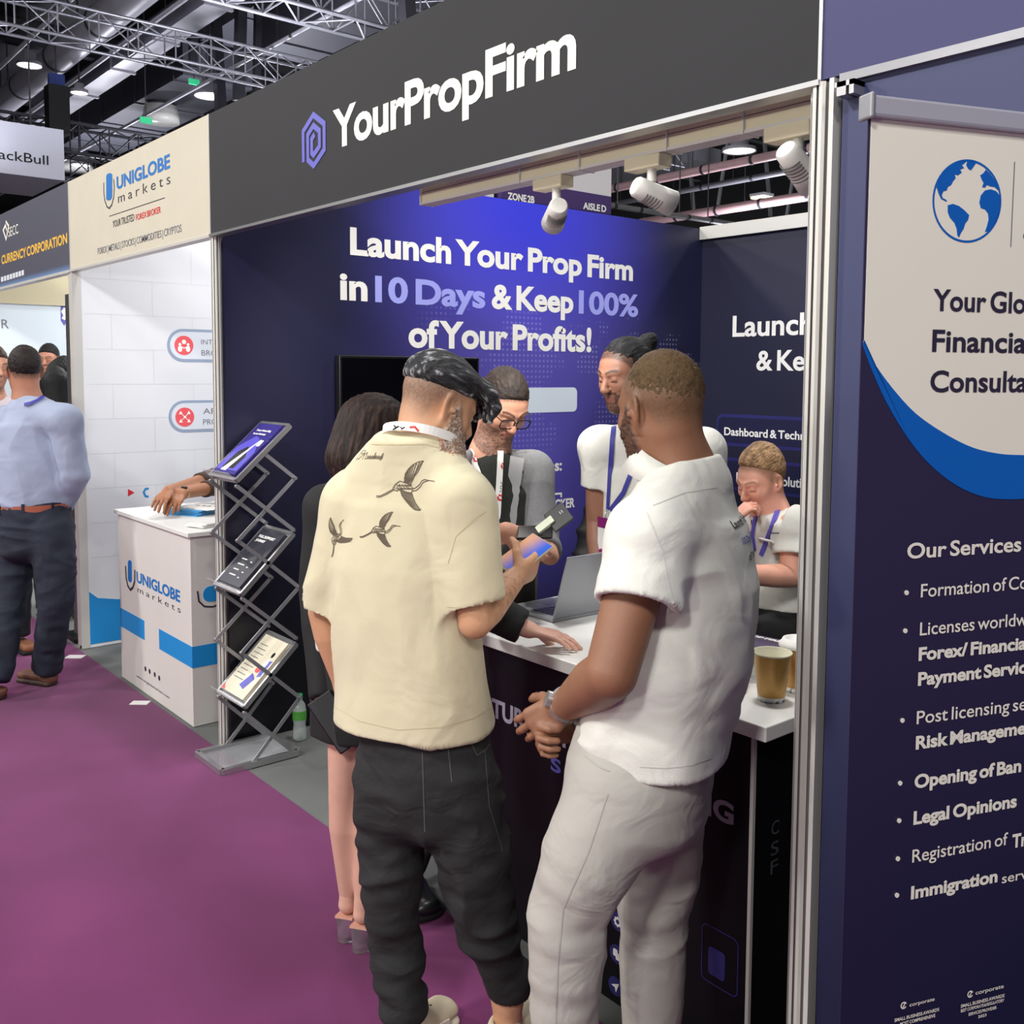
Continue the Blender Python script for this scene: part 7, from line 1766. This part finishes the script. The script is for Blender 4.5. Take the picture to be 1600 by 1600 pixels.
M_rb = MATS['royal_blue_print']; ring = S([(480 + 120 * math.cos(a), 490 + 145 * math.sin(a)) for a in np.linspace(0, 2 * math.pi, 49)[:-1]])
m = MB(); m.stroke(ring, .003, FRB, .0012, closed=True)
for poly in ([(372, 440), (385, 405), (405, 380), (425, 365), (450, 352), (468, 347), (476, 352), (462, 362), (470, 372), (455, 378), (462, 388), (448, 398), (436, 395), (440, 408), (430, 420), (424, 432), (412, 440), (408, 452), (396, 455), (390, 468), (394, 480), (404, 484), (410, 492), (402, 490), (388, 482), (380, 465)],
             [(412, 505), (430, 500), (452, 508), (470, 522), (488, 540), (484, 558), (474, 570), (468, 590), (458, 605), (452, 620), (446, 612), (444, 590), (436, 568), (420, 550), (412, 530)],
             [(482, 348), (500, 347), (512, 356), (505, 366), (495, 380), (486, 376), (478, 362)],
             [(530, 470), (545, 452), (565, 448), (585, 455), (596, 470), (598, 500), (594, 535), (584, 560), (570, 582), (556, 598), (545, 600), (552, 580), (558, 556), (556, 535), (545, 520), (530, 515), (525, 495)],
             [(535, 440), (540, 425), (533, 412), (528, 398), (540, 390), (548, 378), (562, 392), (575, 410), (588, 432), (592, 452), (580, 440), (565, 438), (552, 432), (545, 442)]): m.poly(S(poly), FRB, .0012)
m.build('globe_emblem', M_rb, sh)
m = MB(); m.stroke(bp([(1584.5, 253), (1578.5, 386)]), .0018, FRB, .001); ptext(m, 'C', 'p', PLB, (1597, 374), (1606, 374), 362, weight=0); m.build('divider', M_greyprint, sh)
M_dp = mat('dark_plum_print', rgb(44, 38, 60), .5)
m = MB()
for s_, a_, b_, c_ in (('Your Glo', (1456.5, 484.5), (1601, 487), 449), ('Financia', (1455, 548.5), (1602, 549), 512.5), ('Consulta', (1452, 611.8), (1604, 609), 576.5)): ptext(m, s_, 'p', PLB, a_, b_, c_, weight=.022)
m.build('lettering', M_dp, sh)['label'] = 'dark plum heading'
m = MB()
for s_, a_, b_, c_, w_ in (('Our Services', (1416, 872.5), (1594, 864.5), 847, .022), ('Formation of Co', (1437.5, 933), (1604, 923), 911, .008), ('Licenses worldw', (1436, 992.5), (1604, 978), 971, .008), ('Forex/ Financia', (1434, 1031.5), (1602, 1015.5), 1010, .036), ('Payment Servic', (1433, 1070.5), (1602, 1050), 1049, .036),
                           ('Post licensing se', (1431, 1131), (1602, 1112), 1109.5, .008), ('Risk Manageme', (1429.5, 1170), (1601, 1148), 1148.5, .036), ('Opening of Ban', (1427.5, 1231), (1594, 1208), 1209, .036), ('Legal Opinions', (1426, 1287.5), (1587, 1264), 1266, .036), ('Registration of', (1424, 1347), (1573, 1323), 1326, .008), ('Tr', (1580, 1324), (1603, 1320), 1302, .036), ('Immigration', (1422, 1404), (1557, 1381), 1383, .036), ('serv', (1564, 1379.5), (1604, 1372), 1364, .008),
                           ('corporate', (1420, 1572), (1459, 1563.5), 1566, .01), ('SMALL BUSINESS AWARDS', (1396.5, 1596), (1466, 1582), 1590.5, .02), ('MOST COMPREHENSIVE', (1405, 1602), (1460, 1590), 1596.5, .02), ('corporate', (1523, 1553.5), (1567, 1543), 1547, .01), ('SMALL BUSINESS AWARDS', (1500, 1574), (1568, 1563), 1568.5, .02), ('BEST CORPORATE & REGULATORY', (1500, 1581), (1567.5, 1569.5), 1576, .02), ('SERVICES PROVIDER', (1512, 1586.5), (1556, 1578), 1581.5, .02), ('2023', (1527, 1590), (1540, 1587), 1585.5, .02)):
    ptext(m, s_, 'p', PLB, a_, b_, c_, weight=w_)
for (x, y, r_) in ((1416, 926, .0034), (1414, 985.5, .0034), (1409.5, 1125.5, .0034), (1406, 1223.5, .0034), (1404.5, 1282, .0034), (1402.5, 1341.5, .0034), (1401, 1398.5, .0034)):
    c = bp([(x, y)])[0]; m.poly(ell(c[0], c[1], r_, r_, 14), FRB, .0014)
for (x, y) in ((1411, 1570), (1515, 1552.5)):
    c = bp([(x, y)])[0]; m.stroke(ell(c[0], c[1], .0045, .0045, 16, 20, 330), .002, FRB, .0014); m.stroke([(c[0] - .001, c[1] - .003), (c[0] + .002, c[1] + .003)], .002, FRB, .0014)
m.build('lettering', M_creamprint, sh)['label'] = 'white service list'
q0 = P0 - EZ * .012
MB().obox(P0 + BR * BW / 2 - EZ * .006, BR * (BW / 2 + .002), EZ * .014, BN * .012).build('top_rail', mat('satin_silver', rgb(178, 178, 190), .4, .15), t, bevel=.004); MB().obox(P0 - BR * .002 - EZ * .006, BR * .004, EZ * .017, BN * .014).build('end_cap', M_steel, t, bevel=.003)
MB().obox(b0 + BR * BW / 2 + EZ * .045, BR * (BW / 2 + .01), EZ * .044, BN * .045).build('cassette', M_alu, t, bevel=.01); MB().cyl(b0 + BR * BW / 2 - BN * .02 + EZ * .05, b0 + BR * BW / 2 - BN * .02 + EZ * (ztop - .01), .009).build('support_pole', M_alu, t)
for k in (.2, .65): MB().obox(b0 + BR * k + EZ * .008, BR * .02, BN * .14, EZ * .007).build('foot', M_alu, t)
